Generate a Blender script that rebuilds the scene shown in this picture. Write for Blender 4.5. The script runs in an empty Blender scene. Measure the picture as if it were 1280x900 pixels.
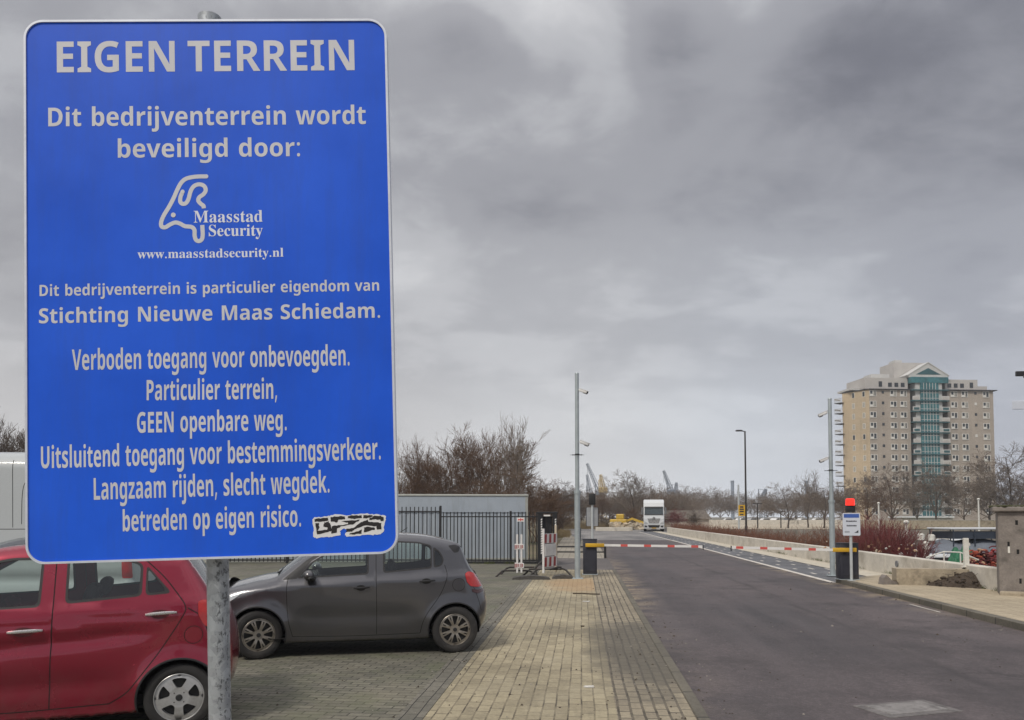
import bpy, bmesh, math, random
import numpy as np
from mathutils import Vector, Matrix
from mathutils.geometry import delaunay_2d_cdt

R = math.radians
SC = bpy.context.scene
COL = SC.collection

# ------------------------------------------------------------------ camera
FPX = 980.0                      # focal length in pixels of a 1280 px wide picture
CAM_H = 1.75
PITCH, YAW = R(2.5), R(5.1)      # the road runs along world +Y, the camera looks a little left of it
HORIZON = 646.0
CY = HORIZON - FPX * math.tan(PITCH)
cam_d = bpy.data.cameras.new('camera')
cam = bpy.data.objects.new('camera', cam_d)
COL.objects.link(cam)
cam.location = (0, 0, CAM_H)
cam.rotation_euler = (R(90) + PITCH, 0, YAW)
cam_d.sensor_width = 36.0
cam_d.lens = FPX / 1280 * 36.0
cam_d.shift_y = (CY - 450) / 1280
cam_d.clip_start = 0.05
cam_d.clip_end = 6000
SC.camera = cam

# ------------------------------------------------------------------ sky
SUN_EL, SUN_AZ = R(48), R(-152)          # azimuth clockwise from +Y: behind the camera, from the left
world = bpy.data.worlds.new('World')
SC.world = world
world.use_nodes = True
wn, wl = world.node_tree.nodes, world.node_tree.links
wn.clear()

def wnode(t, **kw):
    n = wn.new(t)
    for k, v in kw.items():
        setattr(n, k, v)
    return n

def wmath(op, a, b=None, c=None, clamp=False):
    n = wnode('ShaderNodeMath', operation=op, use_clamp=clamp)
    for i, v in enumerate((a, b, c)):
        if v is None:
            continue
        if isinstance(v, (int, float)):
            n.inputs[i].default_value = v
        else:
            wl.new(v, n.inputs[i])
    return n.outputs[0]

def wramp(fac, stops, mode='EASE'):
    n = wnode('ShaderNodeValToRGB')
    n.color_ramp.interpolation = mode
    el = n.color_ramp.elements
    while len(el) > 1:
        el.remove(el[-1])
    for i, (p, c) in enumerate(stops):
        e = el[0] if i == 0 else el.new(p)
        e.position = p
        e.color = (*c, 1) if len(c) == 3 else c
    wl.new(fac, n.inputs[0])
    return n.outputs[0]

def wmix(fac, a, b, mode='MIX'):
    n = wnode('ShaderNodeMix', data_type='RGBA', blend_type=mode)
    for i, v in ((0, fac), (6, a), (7, b)):
        if isinstance(v, (int, float)):
            n.inputs[i].default_value = v
        elif isinstance(v, tuple):
            n.inputs[i].default_value = (*v, 1)
        else:
            wl.new(v, n.inputs[i])
    return n.outputs[2]

nishita = wnode('ShaderNodeTexSky', sky_type='NISHITA', sun_disc=False)
nishita.sun_elevation, nishita.sun_rotation = SUN_EL, SUN_AZ
nishita.air_density, nishita.dust_density = 1.0, 3.0
tc = wnode('ShaderNodeTexCoord')
sep = wnode('ShaderNodeSeparateXYZ')
wl.new(tc.outputs['Generated'], sep.inputs[0])
dx, dy, dz = sep.outputs[0], sep.outputs[1], sep.outputs[2]
zc = wmath('MAXIMUM', dz, 0.0)
den = wmath('ADD', zc, 0.26)
comb = wnode('ShaderNodeCombineXYZ')
wl.new(wmath('DIVIDE', dx, den), comb.inputs[0])
wl.new(wmath('DIVIDE', dy, den), comb.inputs[1])
comb.inputs[2].default_value = 3.7

def wnoise(scale, detail, rough, dist, off):
    mp = wnode('ShaderNodeMapping')
    mp.inputs['Location'].default_value = off
    mp.inputs['Rotation'].default_value = (0, 0, R(-20))
    mp.inputs['Scale'].default_value = (1.0, 1.2, 1.0)
    wl.new(comb.outputs[0], mp.inputs[0])
    n = wnode('ShaderNodeTexNoise')
    n.inputs['Scale'].default_value = scale
    n.inputs['Detail'].default_value = detail
    n.inputs['Roughness'].default_value = rough
    n.inputs['Distortion'].default_value = dist
    wl.new(mp.outputs[0], n.inputs[0])
    return n.outputs[0]

n1 = wnoise(1.1, 5, 0.48, 0.25, (2.3, 0.4, 0))
n2 = wnoise(2.8, 7, 0.56, 0.35, (7.1, 3.4, 1))
n3 = wnoise(7.5, 6, 0.6, 0.5, (1.1, 9.4, 2))
dens = wmath('ADD', wmath('ADD', wmath('MULTIPLY', n1, 0.62), wmath('MULTIPLY', n2, 0.42)), wmath('MULTIPLY', n3, 0.16))
dens = wmath('SUBTRACT', dens, 0.10)

def wblob(px, py, sx, sy):
    """soft dark or bright patch of the cloud deck around a direction of the sky"""
    u, v = (px - 640) / FPX, -(py - CY) / FPX
    d = (cam.matrix_basis.to_3x3() @ Vector((u, v, -1))).normalized()
    az0, z0 = math.atan2(d.x, d.y), d.z
    az = wmath('ARCTAN2', dx, dy)
    a = wmath('DIVIDE', wmath('SUBTRACT', az, az0), sx)
    b = wmath('DIVIDE', wmath('SUBTRACT', dz, z0), sy)
    q = wmath('ADD', wmath('MULTIPLY', a, a), wmath('MULTIPLY', b, b))
    return wmath('POWER', 2.718, wmath('MULTIPLY', q, -1.0))

for px, py, sx, sy, amt in ((835, 45, .075, .05, .17), (990, 120, .17, .045, .045),
                            (585, 40, .06, .035, .09), (1240, 270, .12, .10, .06), (760, 250, .25, .04, .03),
                            (765, 105, .04, .07, -.07), (700, 15, .10, .03, -.07), (930, 60, .05, .05, -.05), (900, 190, .10, .03, -.04),
                            (560, 360, .12, .12, -.04), (1120, 210, .12, .04, -.035)):
    dens = wmath('ADD', dens, wmath('MULTIPLY', wblob(px, py, sx, sy), amt * 1.25))
cloud = wramp(dens, ((.30, (.45, .453, .464)), (.42, (.348, .350, .366)), (.53, (.258, .259, .277)), (.76, (.138, .139, .157))))
# the deck brightens towards the horizon, cooler on the right-hand (eastern) side
hz = wramp(zc, ((0.0, (1, 1, 1)), (.10, (.68, .68, .68)), (.22, (.24, .24, .24)), (.42, (0, 0, 0))))
azn = wmath('ADD', wmath('MULTIPLY', wmath('ARCTAN2', dx, dy), 1.25), 0.45, clamp=True)
low = wramp(azn, ((0.0, (.55, .535, .52)), (.42, (.66, .665, .67)), (.75, (.60, .63, .67)), (1.0, (.42, .44, .49))))
sky = wmix(wmath('MULTIPLY', hz, 0.85), cloud, low)
right = wmath('MULTIPLY', wmath('SUBTRACT', azn, .45, clamp=True), 0.55)
sky = wmix(right, sky, (.80, .83, .90), 'MULTIPLY')
# unseen sky overhead, outside the picture, boosted to brighten the ground
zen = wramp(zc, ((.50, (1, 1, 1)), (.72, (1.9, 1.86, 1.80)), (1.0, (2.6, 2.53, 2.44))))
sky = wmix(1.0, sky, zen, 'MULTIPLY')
SKY_STRENGTH = 0.10
k = 1.0 / SKY_STRENGTH
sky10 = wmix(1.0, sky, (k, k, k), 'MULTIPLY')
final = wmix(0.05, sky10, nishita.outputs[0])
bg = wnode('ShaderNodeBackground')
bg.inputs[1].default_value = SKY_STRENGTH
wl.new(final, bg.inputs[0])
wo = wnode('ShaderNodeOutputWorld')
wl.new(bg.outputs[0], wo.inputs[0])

# ------------------------------------------------------------------ sun behind the clouds
sun_d = bpy.data.lights.new('sun', 'SUN')
sun_d.energy = 1.5
sun_d.angle = R(11)
sun_d.color = (1.0, .93, .82)
sun = bpy.data.objects.new('sun', sun_d)
COL.objects.link(sun)
sdir = Vector((math.sin(SUN_AZ) * math.cos(SUN_EL), math.cos(SUN_AZ) * math.cos(SUN_EL), math.sin(SUN_EL)))
sun.rotation_euler = sdir.to_track_quat('Z', 'Y').to_euler()

SC.view_settings.view_transform = 'Standard'
SC.view_settings.look = 'None'
SC.view_settings.gamma = 1.0
SC.view_settings.exposure = 0.5
SC.view_settings.use_curve_mapping = False
SC.cycles.max_bounces = 8
SC.cycles.transparent_max_bounces = 24
SC.cycles.volume_bounces = 0
SC.cycles.sample_clamp_indirect = 1.2
SC.cycles.sample_clamp_direct = 6.0
SC.cycles.use_denoising = True
SC.cycles.denoiser = 'OPENIMAGEDENOISE'
SC.cycles.denoising_input_passes = 'RGB_ALBEDO_NORMAL'
SC.cycles.denoising_prefilter = 'ACCURATE'

# ------------------------------------------------------------------ placing by the photograph's pixels
_f = Vector((-math.sin(YAW), math.cos(YAW), 0))
_r = Vector((math.cos(YAW), math.sin(YAW), 0))
_z = Vector((0, 0, 1))
_fw = _f * math.cos(PITCH) + _z * math.sin(PITCH)
_up = -_f * math.sin(PITCH) + _z * math.cos(PITCH)
_c = Vector((0, 0, CAM_H))

def ray(px, py):
    return _fw + _r * ((px - 640) / FPX) - _up * ((py - CY) / FPX)

def P(px, py, D):
    """point seen at a pixel, D metres ahead"""
    d = ray(px, py)
    return _c + d * (D / d.dot(_f))

def G(px, py, z=0.0):
    """point on the level z seen at a pixel"""
    d = ray(px, py)
    return _c + d * ((z - CAM_H) / d.z)

def XY(px, D):
    p = P(px, HORIZON, D)
    return p.x, p.y

# ------------------------------------------------------------------ objects
def tag(o, label=None, cat=None, group=None, kind=None):
    if label: o['label'] = label
    if cat: o['category'] = cat
    if group: o['group'] = group
    if kind: o['kind'] = kind
    return o

def thing(name, label, cat, loc=(0, 0, 0), rz=0.0, group=None):
    o = bpy.data.objects.new(name, None)
    o.empty_display_size = .2
    COL.objects.link(o)
    o.location = loc
    o.rotation_euler = (0, 0, rz)
    return tag(o, label, cat, group)

def copy_tree(o, parent=None):
    c = o.copy()
    COL.objects.link(c)
    c.parent = parent
    for ch in list(o.children):
        copy_tree(ch, c)
    return c

class MB:
    """collects shapes, then links them as ONE mesh object"""
    def __init__(self):
        self.v, self.f, self.m = [], [], []
        self.mi = 0

    def add(self, vs, fs, M=None):
        b = len(self.v)
        if M is not None:
            vs = [M @ Vector(p) for p in vs]
        self.v += [tuple(p) for p in vs]
        self.f += [tuple(i + b for i in f) for f in fs]
        self.m += [self.mi] * len(fs)
        return self

    def box(self, x0, x1, y0, y1, z0, z1, M=None, bev=0.0):
        if bev > 0:
            b = min(bev, (x1 - x0) * .45, (y1 - y0) * .45, (z1 - z0) * .45)
            bm = bmesh.new()
            bmesh.ops.create_cube(bm, size=1.0)
            for v in bm.verts:
                v.co = Vector(((x0 + x1) / 2 + v.co.x * (x1 - x0), (y0 + y1) / 2 + v.co.y * (y1 - y0), (z0 + z1) / 2 + v.co.z * (z1 - z0)))
            bmesh.ops.bevel(bm, geom=bm.edges[:], offset=b, segments=2, profile=.5, affect='EDGES')
            bm.verts.index_update()
            vs = [v.co.copy() for v in bm.verts]
            fs = [[v.index for v in f.verts] for f in bm.faces]
            bm.free()
            return self.add(vs, fs, M)
        vs = [(x0, y0, z0), (x1, y0, z0), (x1, y1, z0), (x0, y1, z0), (x0, y0, z1), (x1, y0, z1), (x1, y1, z1), (x0, y1, z1)]
        fs = [(3, 2, 1, 0), (4, 5, 6, 7), (0, 1, 5, 4), (1, 2, 6, 5), (2, 3, 7, 6), (3, 0, 4, 7)]
        return self.add(vs, fs, M)

    def tube(self, p0, p1, r0, r1=None, n=10, caps=True, M=None):
        r1 = r0 if r1 is None else r1
        p0, p1 = Vector(p0), Vector(p1)
        d = (p1 - p0).normalized()
        a = d.orthogonal().normalized()
        b = d.cross(a)
        vs = []
        for p, r in ((p0, r0), (p1, r1)):
            for i in range(n):
                t = 2 * math.pi * i / n
                vs.append(p + (a * math.cos(t) + b * math.sin(t)) * r)
        fs = [(i, (i + 1) % n, n + (i + 1) % n, n + i) for i in range(n)]
        if caps:
            fs += [tuple(range(n - 1, -1, -1)), tuple(range(n, 2 * n))]
        return self.add(vs, fs, M)

    def path(self, pts, r, n=8, M=None):
        """round bar along a polyline, one continuous skin"""
        pts = [Vector(p) for p in pts]
        vs, fs = [], []
        prev = None
        for i, p in enumerate(pts):
            if i == 0: d = pts[1] - p
            elif i == len(pts) - 1: d = p - pts[-2]
            else: d = (pts[i + 1] - p).normalized() + (p - pts[i - 1]).normalized()
            d.normalize()
            a = d.orthogonal().normalized() if prev is None else (prev - d * prev.dot(d)).normalized()
            prev = a
            b = d.cross(a)
            for j in range(n):
                t = 2 * math.pi * j / n
                vs.append(p + (a * math.cos(t) + b * math.sin(t)) * r)
        for i in range(len(pts) - 1):
            for j in range(n):
                k2 = (j + 1) % n
                fs.append((i * n + j, i * n + k2, (i + 1) * n + k2, (i + 1) * n + j))
        fs += [tuple(range(n - 1, -1, -1)), tuple(range((len(pts) - 1) * n, len(pts) * n))]
        return self.add(vs, fs, M)

    def lathe(self, prof, n=32, M=None):
        """(r, y) profile turned about the local Y axis"""
        vs, fs = [], []
        for r, y in prof:
            for i in range(n):
                t = 2 * math.pi * i / n
                vs.append((r * math.cos(t), y, r * math.sin(t)))
        for j in range(len(prof) - 1):
            for i in range(n):
                k2 = (i + 1) % n
                fs.append((j * n + i, j * n + k2, (j + 1) * n + k2, (j + 1) * n + i))
        return self.add(vs, fs, M)

    def prism(self, poly, y0, y1, M=None):
        """(x, z) polygon given thickness along Y"""
        n = len(poly)
        tri = tess([poly])
        vs = [(x, y0, z) for x, z in tri[0]] + [(x, y1, z) for x, z in tri[0]]
        m = len(tri[0])
        fs = [tuple(t) for t in tri[1]] + [tuple(i + m for i in reversed(t)) for t in tri[1]]
        self.add(vs, fs, M)
        vs = [(x, y0, z) for x, z in poly] + [(x, y1, z) for x, z in poly]
        return self.add(vs, [(i, (i + 1) % n, n + (i + 1) % n, n + i) for i in range(n)], M)

    def ball(self, c, rx, ry=None, rz=None, n=12, m=8, M=None):
        ry = rx if ry is None else ry
        rz = rx if rz is None else rz
        vs, fs = [], []
        for j in range(m + 1):
            ph = math.pi * j / m
            for i in range(n):
                t = 2 * math.pi * i / n
                vs.append((c[0] + rx * math.sin(ph) * math.cos(t), c[1] + ry * math.sin(ph) * math.sin(t), c[2] + rz * math.cos(ph)))
        for j in range(m):
            for i in range(n):
                k2 = (i + 1) % n
                fs.append((j * n + i, (j + 1) * n + i, (j + 1) * n + k2, j * n + k2))
        return self.add(vs, fs, M)

    def build(self, name, mats, parent=None, smooth=False, loc=None):
        me = bpy.data.meshes.new(name)
        me.from_pydata(self.v, [], self.f)
        for m in (mats if isinstance(mats, (list, tuple)) else [mats]):
            me.materials.append(m)
        if self.m and max(self.m) > 0:
            me.polygons.foreach_set('material_index', self.m)
        bm = bmesh.new()
        bm.from_mesh(me)
        bmesh.ops.remove_doubles(bm, verts=bm.verts[:], dist=1e-5)
        bmesh.ops.recalc_face_normals(bm, faces=bm.faces[:])
        bm.to_mesh(me)
        bm.free()
        if smooth:
            me.polygons.foreach_set('use_smooth', [True] * len(me.polygons))
            me.set_sharp_from_angle(angle=R(38))
        o = bpy.data.objects.new(name, me)
        COL.objects.link(o)
        o.parent = parent
        if loc: o.location = loc
        return o

def tess(polys):
    """polygons with holes (even-odd) -> vertices, triangles"""
    vs, es = [], []
    for p in polys:
        b = len(vs)
        vs += [Vector((x, z)) for x, z in p]
        es += [(b + i, b + (i + 1) % len(p)) for i in range(len(p))]
    r = delaunay_2d_cdt(vs, es, [], 0, 1e-7)
    out = []
    rv = [(v.x, v.y) for v in r[0]]
    arrs = [np.array(p, float) for p in polys]
    tr = [t for t in r[2] if len(t) == 3]
    if not tr:
        return rv, []
    cen = np.array([[(rv[a][0] + rv[b][0] + rv[c][0]) / 3, (rv[a][1] + rv[b][1] + rv[c][1]) / 3] for a, b, c in tr])
    ins = np.zeros(len(tr), int)
    for a in arrs:
        ins += inpoly(cen, a).astype(int)
    return rv, [t for t, k2 in zip(tr, ins) if k2 % 2 == 1]

def inpoly(pts, poly):
    x, y = pts[:, 0], pts[:, 1]
    res = np.zeros(len(pts), bool)
    n = len(poly)
    j = n - 1
    for i in range(n):
        xi, yi = poly[i]
        xj, yj = poly[j]
        if yi != yj:
            c = ((yi > y) != (yj > y)) & (x < (xj - xi) * (y - yi) / (yj - yi) + xi)
            res ^= c
        j = i
    return res

# ------------------------------------------------------------------ materials
def lin(r, g, b):
    def q(c):
        c /= 255.0
        return c / 12.92 if c <= .04045 else ((c + .055) / 1.055) ** 2.4
    return (q(r), q(g), q(b))

class NT:
    def __init__(self, name):
        self.mat = bpy.data.materials.new(name)
        self.mat.use_nodes = True
        self.n, self.l = self.mat.node_tree.nodes, self.mat.node_tree.links
        self.b = self.n['Principled BSDF']
        self.out = self.n['Material Output']

    def node(self, t, ins=None, **kw):
        n = self.n.new(t)
        for a, v in kw.items():
            setattr(n, a, v)
        for a, v in (ins or {}).items():
            self.set(n.inputs[a], v)
        return n

    def set(self, sock, v):
        if hasattr(v, 'is_output') or isinstance(v, bpy.types.NodeSocket):
            self.l.new(v, sock)
        elif isinstance(v, tuple) and len(v) == 3 and sock.type == 'RGBA':
            sock.default_value = (*v, 1)
        else:
            sock.default_value = v

    def coord(self, which='Object'):
        return self.node('ShaderNodeTexCoord').outputs[which]

    def pos(self):
        return self.node('ShaderNodeNewGeometry').outputs['Position']

    def noise(self, vec, scale, detail=5, rough=.55, dist=0, mscale=None, rot=None):
        if mscale or rot:
            m = self.node('ShaderNodeMapping')
            if mscale: m.inputs['Scale'].default_value = mscale
            if rot: m.inputs['Rotation'].default_value = rot
            self.l.new(vec, m.inputs[0])
            vec = m.outputs[0]
        n = self.node('ShaderNodeTexNoise', {'Scale': scale, 'Detail': detail, 'Roughness': rough, 'Distortion': dist})
        self.l.new(vec, n.inputs['Vector'])
        return n.outputs[0]

    def ramp(self, fac, stops, mode='LINEAR'):
        n = self.node('ShaderNodeValToRGB')
        n.color_ramp.interpolation = mode
        el = n.color_ramp.elements
        while len(el) > 1:
            el.remove(el[-1])
        for i, (p, c) in enumerate(stops):
            e = el[0] if i == 0 else el.new(p)
            e.position = p
            if isinstance(c, (int, float)): c = (c, c, c)
            e.color = (*c, 1)
        self.l.new(fac, n.inputs[0])
        return n.outputs[0]

    def mix(self, fac, a, b, mode='MIX'):
        n = self.node('ShaderNodeMix', data_type='RGBA', blend_type=mode)
        self.set(n.inputs[0], fac)
        self.set(n.inputs[6], a)
        self.set(n.inputs[7], b)
        return n.outputs[2]

    def math(self, op, a, b=None, clamp=False):
        n = self.node('ShaderNodeMath', operation=op, use_clamp=clamp)
        self.set(n.inputs[0], a)
        if b is not None: self.set(n.inputs[1], b)
        return n.outputs[0]

    def bump(self, h, strength=.3, dist=.01, prev=None):
        n = self.node('ShaderNodeBump', {'Strength': strength, 'Distance': dist})
        self.l.new(h, n.inputs['Height'])
        if prev is not None: self.l.new(prev, n.inputs['Normal'])
        self.l.new(n.outputs[0], self.b.inputs['Normal'])
        return n.outputs[0]

    def fin(self, base=None, rough=.6, metal=0.0, **kw):
        if base is not None: self.set(self.b.inputs['Base Color'], base)
        self.set(self.b.inputs['Roughness'], rough)
        self.set(self.b.inputs['Metallic'], metal)
        for a, v in kw.items():
            self.set(self.b.inputs[a], v)
        return self.mat

def pm(name, col, rough=.6, metal=0.0, var=.15, scale=6.0, bump=0.0, bscale=60.0, dirt=None, coord='Object', **kw):
    """plain surface with uneven colour: two sizes of noise, optional dirt blotches and fine relief"""
    t = NT(name)
    v = t.coord(coord)
    a = t.noise(v, scale, 6, .6)
    b = t.noise(v, scale * 7, 4, .6)
    f = t.math('ADD', t.math('MULTIPLY', a, .65), t.math('MULTIPLY', b, .35))
    lo = tuple(c * (1 - var) for c in col)
    hi = tuple(min(1, c * (1 + var)) for c in col)
    c = t.ramp(f, ((.3, lo), (.7, hi)))
    if dirt:
        d = t.ramp(t.noise(v, scale * .6, 7, .65), ((.52, 0), (.68, 1)))
        c = t.mix(t.math('MULTIPLY', d, dirt[1]), c, dirt[0])
    if bump:
        t.bump(t.noise(v, bscale, 5, .6), bump, .01)
    rr = t.ramp(b, ((.25, max(0, rough - .08)), (.75, min(1, rough + .08))))
    return t.fin(c, rr, metal, **kw)

def glass_mat(name, tint, refl=.9, shade=.55):
    t = NT(name)
    t.n.remove(t.b)
    tr = t.node('ShaderNodeBsdfTransparent', {'Color': tint})
    gl = t.node('ShaderNodeBsdfGlossy', {'Color': (.9, .93, .95), 'Roughness': .03})
    fr = t.node('ShaderNodeFresnel', {'IOR': 1.5})
    f = t.math('MULTIPLY', t.math('ADD', fr.outputs[0], .05), refl, True)
    mx = t.node('ShaderNodeMixShader')
    t.l.new(f, mx.inputs[0])
    t.l.new(tr.outputs[0], mx.inputs[1])
    t.l.new(gl.outputs[0], mx.inputs[2])
    t.l.new(mx.outputs[0], t.out.inputs[0])
    return t.mat
GLYPHS = {}
def _g(k, adv, *contours):
    GLYPHS[k] = (adv, [[tuple(map(int, p.split(','))) for p in c.split()] for c in contours])
_g('s,',180,'28,-87 47,-3 61,78 124,78 129,71 122,46 114,20 104,-8 71,-87')
_g('s.',180,'89,-9 79,-8 69,-5 60,1 54,10 50,22 48,36 50,51 54,63 60,71 69,77 79,80 89,81 100,80 110,77 119,71 126,63 130,51 132,36 130,22 126,10 119,1 110,-5 100,-8')
_g('s:',180,'89,278 79,279 69,283 60,289 54,297 50,309 48,324 50,339 54,351 60,359 69,365 79,368 89,369 100,368 110,365 119,359 126,351 130,339 132,324 130,309 126,297 119,289 110,283 100,279','89,-9 79,-8 69,-5 60,1 54,10 50,22 48,36 50,51 54,63 60,71 69,77 79,80 89,81 100,80 110,77 119,71 126,63 130,51 132,36 130,22 126,10 119,1 110,-5 100,-8')
_g('sD',497,'60,0 60,480 211,480 259,477 302,468 342,453 376,432 404,406 427,374 444,336 455,293 458,244 450,170 427,109 389,61 337,27 273,7 196,0','162,84 206,84 287,101 336,154 353,242 349,290 337,329 318,359 291,380 257,392 216,396 162,396')
_g('sE',376,'60,0 60,480 336,480 336,396 162,396 162,291 324,291 324,208 162,208 162,84 336,84 336,0')
_g('sG',486,'262,-7 196,0 141,21 97,56 65,105 45,166 39,240 42,288 52,332 68,371 91,405 119,433 153,456 193,473 238,483 289,486 315,485 340,483 365,478 389,472 411,465 432,457 398,375 383,383 366,389 348,394 329,398 309,401 289,402 261,399 235,393 212,381 192,366 175,347 162,325 152,299 146,270 144,238 145,208 149,181 156,155 167,133 180,114 197,98 217,87 241,80 269,78 305,80 333,85 333,185 242,185 242,269 433,269 433,21 407,13 381,6 354,1 326,-3 295,-6')
_g('sI',261,'21,0 21,58 80,85 80,395 21,422 21,480 240,480 240,422 181,395 181,85 240,58 240,0')
_g('sL',379,'60,0 60,480 162,480 162,84 357,84 357,0')
_g('sM',633,'60,0 60,480 199,480 312,113 314,113 435,480 573,480 573,0 478,0 478,227 479,279 481,335 483,375 480,375 357,0 263,0 148,376 145,376 148,336 150,278 151,223 151,0')
_g('sN',546,'60,0 60,480 189,480 397,120 399,120 396,187 394,253 394,480 486,480 486,0 357,0 148,363 145,363 149,294 151,226 151,0')
_g('sP',422,'60,0 60,480 214,480 270,475 315,462 349,440 373,410 387,373 392,330 390,303 384,276 374,252 360,229 340,209 316,193 286,180 249,173 206,171 162,171 162,0','162,254 195,254 222,256 245,261 264,271 278,285 286,303 289,326 280,365 253,388 208,396 162,396')
_g('sR',443,'60,0 60,480 200,480 260,476 308,464 345,444 371,416 386,380 392,336 390,315 386,296 379,278 370,263 359,249 346,237 332,226 318,217 302,209 443,0 330,0 216,184 162,184 162,0','162,267 195,267 225,268 249,274 267,283 279,296 286,313 289,333 286,354 278,370 266,382 247,390 223,395 193,396 162,396')
_g('sS',370,'167,-7 118,-4 73,6 31,22 31,117 102,90 126,83 150,79 175,77 197,79 215,84 228,92 237,102 242,114 244,128 241,145 232,160 217,172 198,183 176,195 150,207 114,225 101,233 89,243 77,253 66,265 56,279 48,293 41,310 38,329 36,350 41,390 56,423 80,450 113,470 152,482 199,486 223,485 247,482 270,478 293,471 317,463 341,453 308,373 249,394 232,398 214,401 195,402 178,400 163,396 151,388 143,378 137,367 136,353 138,337 146,324 158,313 176,302 199,290 226,277 250,265 271,253 289,241 305,227 318,212 329,196 337,178 342,157 343,133 338,93 323,59 297,31 262,10 219,-2')
_g('sT',389,'144,0 144,395 13,395 13,480 375,480 375,395 245,395 245,0')
_g('sU',508,'252,-7 193,-1 145,15 107,42 79,78 63,121 57,171 57,480 158,480 158,186 161,151 169,123 183,103 201,89 225,81 255,79 285,81 309,90 327,105 339,126 347,153 349,187 349,480 451,480 451,169 448,137 441,107 429,80 412,55 390,34 363,16 331,4 294,-4')
_g('sV',437,'163,0 0,480 103,480 193,194 200,167 211,125 218,89 225,125 236,167 243,194 334,480 437,480 273,0')
_g('sa',406,'142,-7 111,-4 84,6 60,22 43,44 32,73 28,109 33,145 46,174 69,196 101,212 142,222 192,226 256,228 256,244 254,262 249,276 241,287 229,294 215,299 199,300 181,299 164,297 146,292 95,273 62,341 83,351 105,359 128,365 152,370 177,373 203,374 248,371 286,360 316,342 338,317 351,285 355,244 355,0 285,0 266,50 263,50 247,32 231,17 214,7 194,-1 170,-5','179,66 200,69 218,75 234,86 246,100 253,118 256,140 256,170 217,169 188,166 166,160 150,151 139,139 133,125 131,109 132,95 137,84 144,76 154,71 166,68')
_g('sb',425,'254,-7 229,-5 208,0 190,8 176,18 163,29 152,40 146,40 129,0 52,0 52,510 152,510 152,392 151,351 148,319 152,319 163,333 177,346 192,358 210,366 232,372 257,373 295,368 328,352 357,325 378,288 391,241 395,184 391,126 378,79 356,42 327,15 293,-1','226,75 245,78 261,87 275,103 285,125 291,152 293,185 291,218 285,245 274,266 261,281 244,290 224,293 201,291 183,283 170,269 161,250 155,226 152,195 152,185 154,152 159,125 168,103 182,87 201,78')
_g('sc',345,'201,-7 151,-2 109,13 75,39 50,75 35,122 30,181 33,223 40,260 53,291 70,317 91,337 117,353 145,364 176,371 210,373 234,373 256,370 276,366 293,361 310,355 324,349 295,271 251,287 237,290 224,292 210,293 167,281 141,244 132,182 135,148 141,121 153,101 168,86 187,77 210,75 230,75 249,78 266,83 282,89 298,97 313,106 313,21 297,12 281,5 265,0 247,-4 226,-6')
_g('sd',425,'169,-7 130,-1 97,15 69,41 47,78 35,125 30,183 35,240 48,288 69,325 98,352 132,368 171,373 196,372 218,367 236,358 252,347 266,334 277,320 280,320 275,351 273,393 273,510 373,510 373,0 296,0 277,48 273,48 262,33 248,20 233,9 215,0 193,-5','203,73 228,76 248,84 262,98 271,117 277,141 279,171 279,182 278,215 272,242 263,264 249,280 229,289 202,292 182,289 165,279 150,264 140,242 134,214 132,181 134,148 140,121 150,100 165,85 182,76')
_g('se',397,'218,-7 183,-4 151,2 121,14 95,30 73,50 54,76 41,106 33,141 30,181 33,221 40,257 52,288 69,314 89,335 113,352 140,364 170,371 203,373 251,369 291,354 324,330 348,297 363,256 368,207 368,158 132,158 135,132 143,110 157,92 175,79 197,71 223,68 246,69 267,71 287,75 307,80 327,88 347,97 347,19 329,11 310,5 290,0 269,-4 245,-6','134,225 274,225 272,246 266,265 257,280 243,293 226,300 204,302 186,300 170,294 156,283 145,269 138,249')
_g('sg',425,'189,-161 164,-161 140,-159 117,-156 95,-153 74,-147 52,-140 52,-60 98,-75 146,-85 195,-88 238,-79 264,-51 273,-5 273,3 274,26 275,48 273,48 259,30 244,16 228,6 209,-1 190,-5 169,-7 128,-1 94,16 67,43 46,81 34,127 30,183 34,238 47,285 68,323 96,351 131,368 171,373 213,367 249,350 277,320 280,320 288,367 373,367 373,-1 368,-49 352,-89 326,-120 291,-143 245,-157','204,72 227,74 246,82 261,94 271,112 277,137 279,170 279,182 277,218 271,246 261,267 247,281 227,289 203,292 164,280 140,243 132,181 140,121 164,84')
_g('sh',441,'52,0 52,510 152,510 152,406 151,355 148,320 153,320 166,337 181,350 198,361 217,368 238,372 259,373 296,370 328,359 355,342 375,316 387,282 391,239 391,0 291,0 291,214 284,258 265,285 232,293 205,290 184,280 170,262 160,238 154,209 152,173 152,0')
_g('si',205,'103,412 88,414 75,417 64,423 55,432 50,445 48,461 50,478 55,491 64,500 75,506 88,509 103,510 117,509 130,506 141,500 150,491 155,478 157,461 155,445 150,432 141,423 130,417 117,414','52,0 52,367 152,367 152,0')
_g('sj',205,'103,412 88,414 75,417 64,423 55,432 50,445 48,461 50,478 55,491 64,500 75,506 88,509 103,510 117,509 130,506 141,500 150,491 155,478 157,461 155,445 150,432 141,423 130,417 117,414','23,-161 -12,-159 -43,-153 -43,-75 -20,-79 4,-81 17,-79 28,-76 38,-69 46,-59 51,-44 52,-25 52,367 152,367 152,-40 151,-61 147,-82 140,-101 129,-118 116,-133 98,-145 77,-154 52,-159')
_g('sk',416,'52,0 52,510 152,510 152,282 151,241 147,199 148,199 169,228 192,255 295,367 408,367 262,208 416,0 301,0 195,148 152,114 152,0')
_g('sl',205,'52,0 52,510 152,510 152,0')
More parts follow.
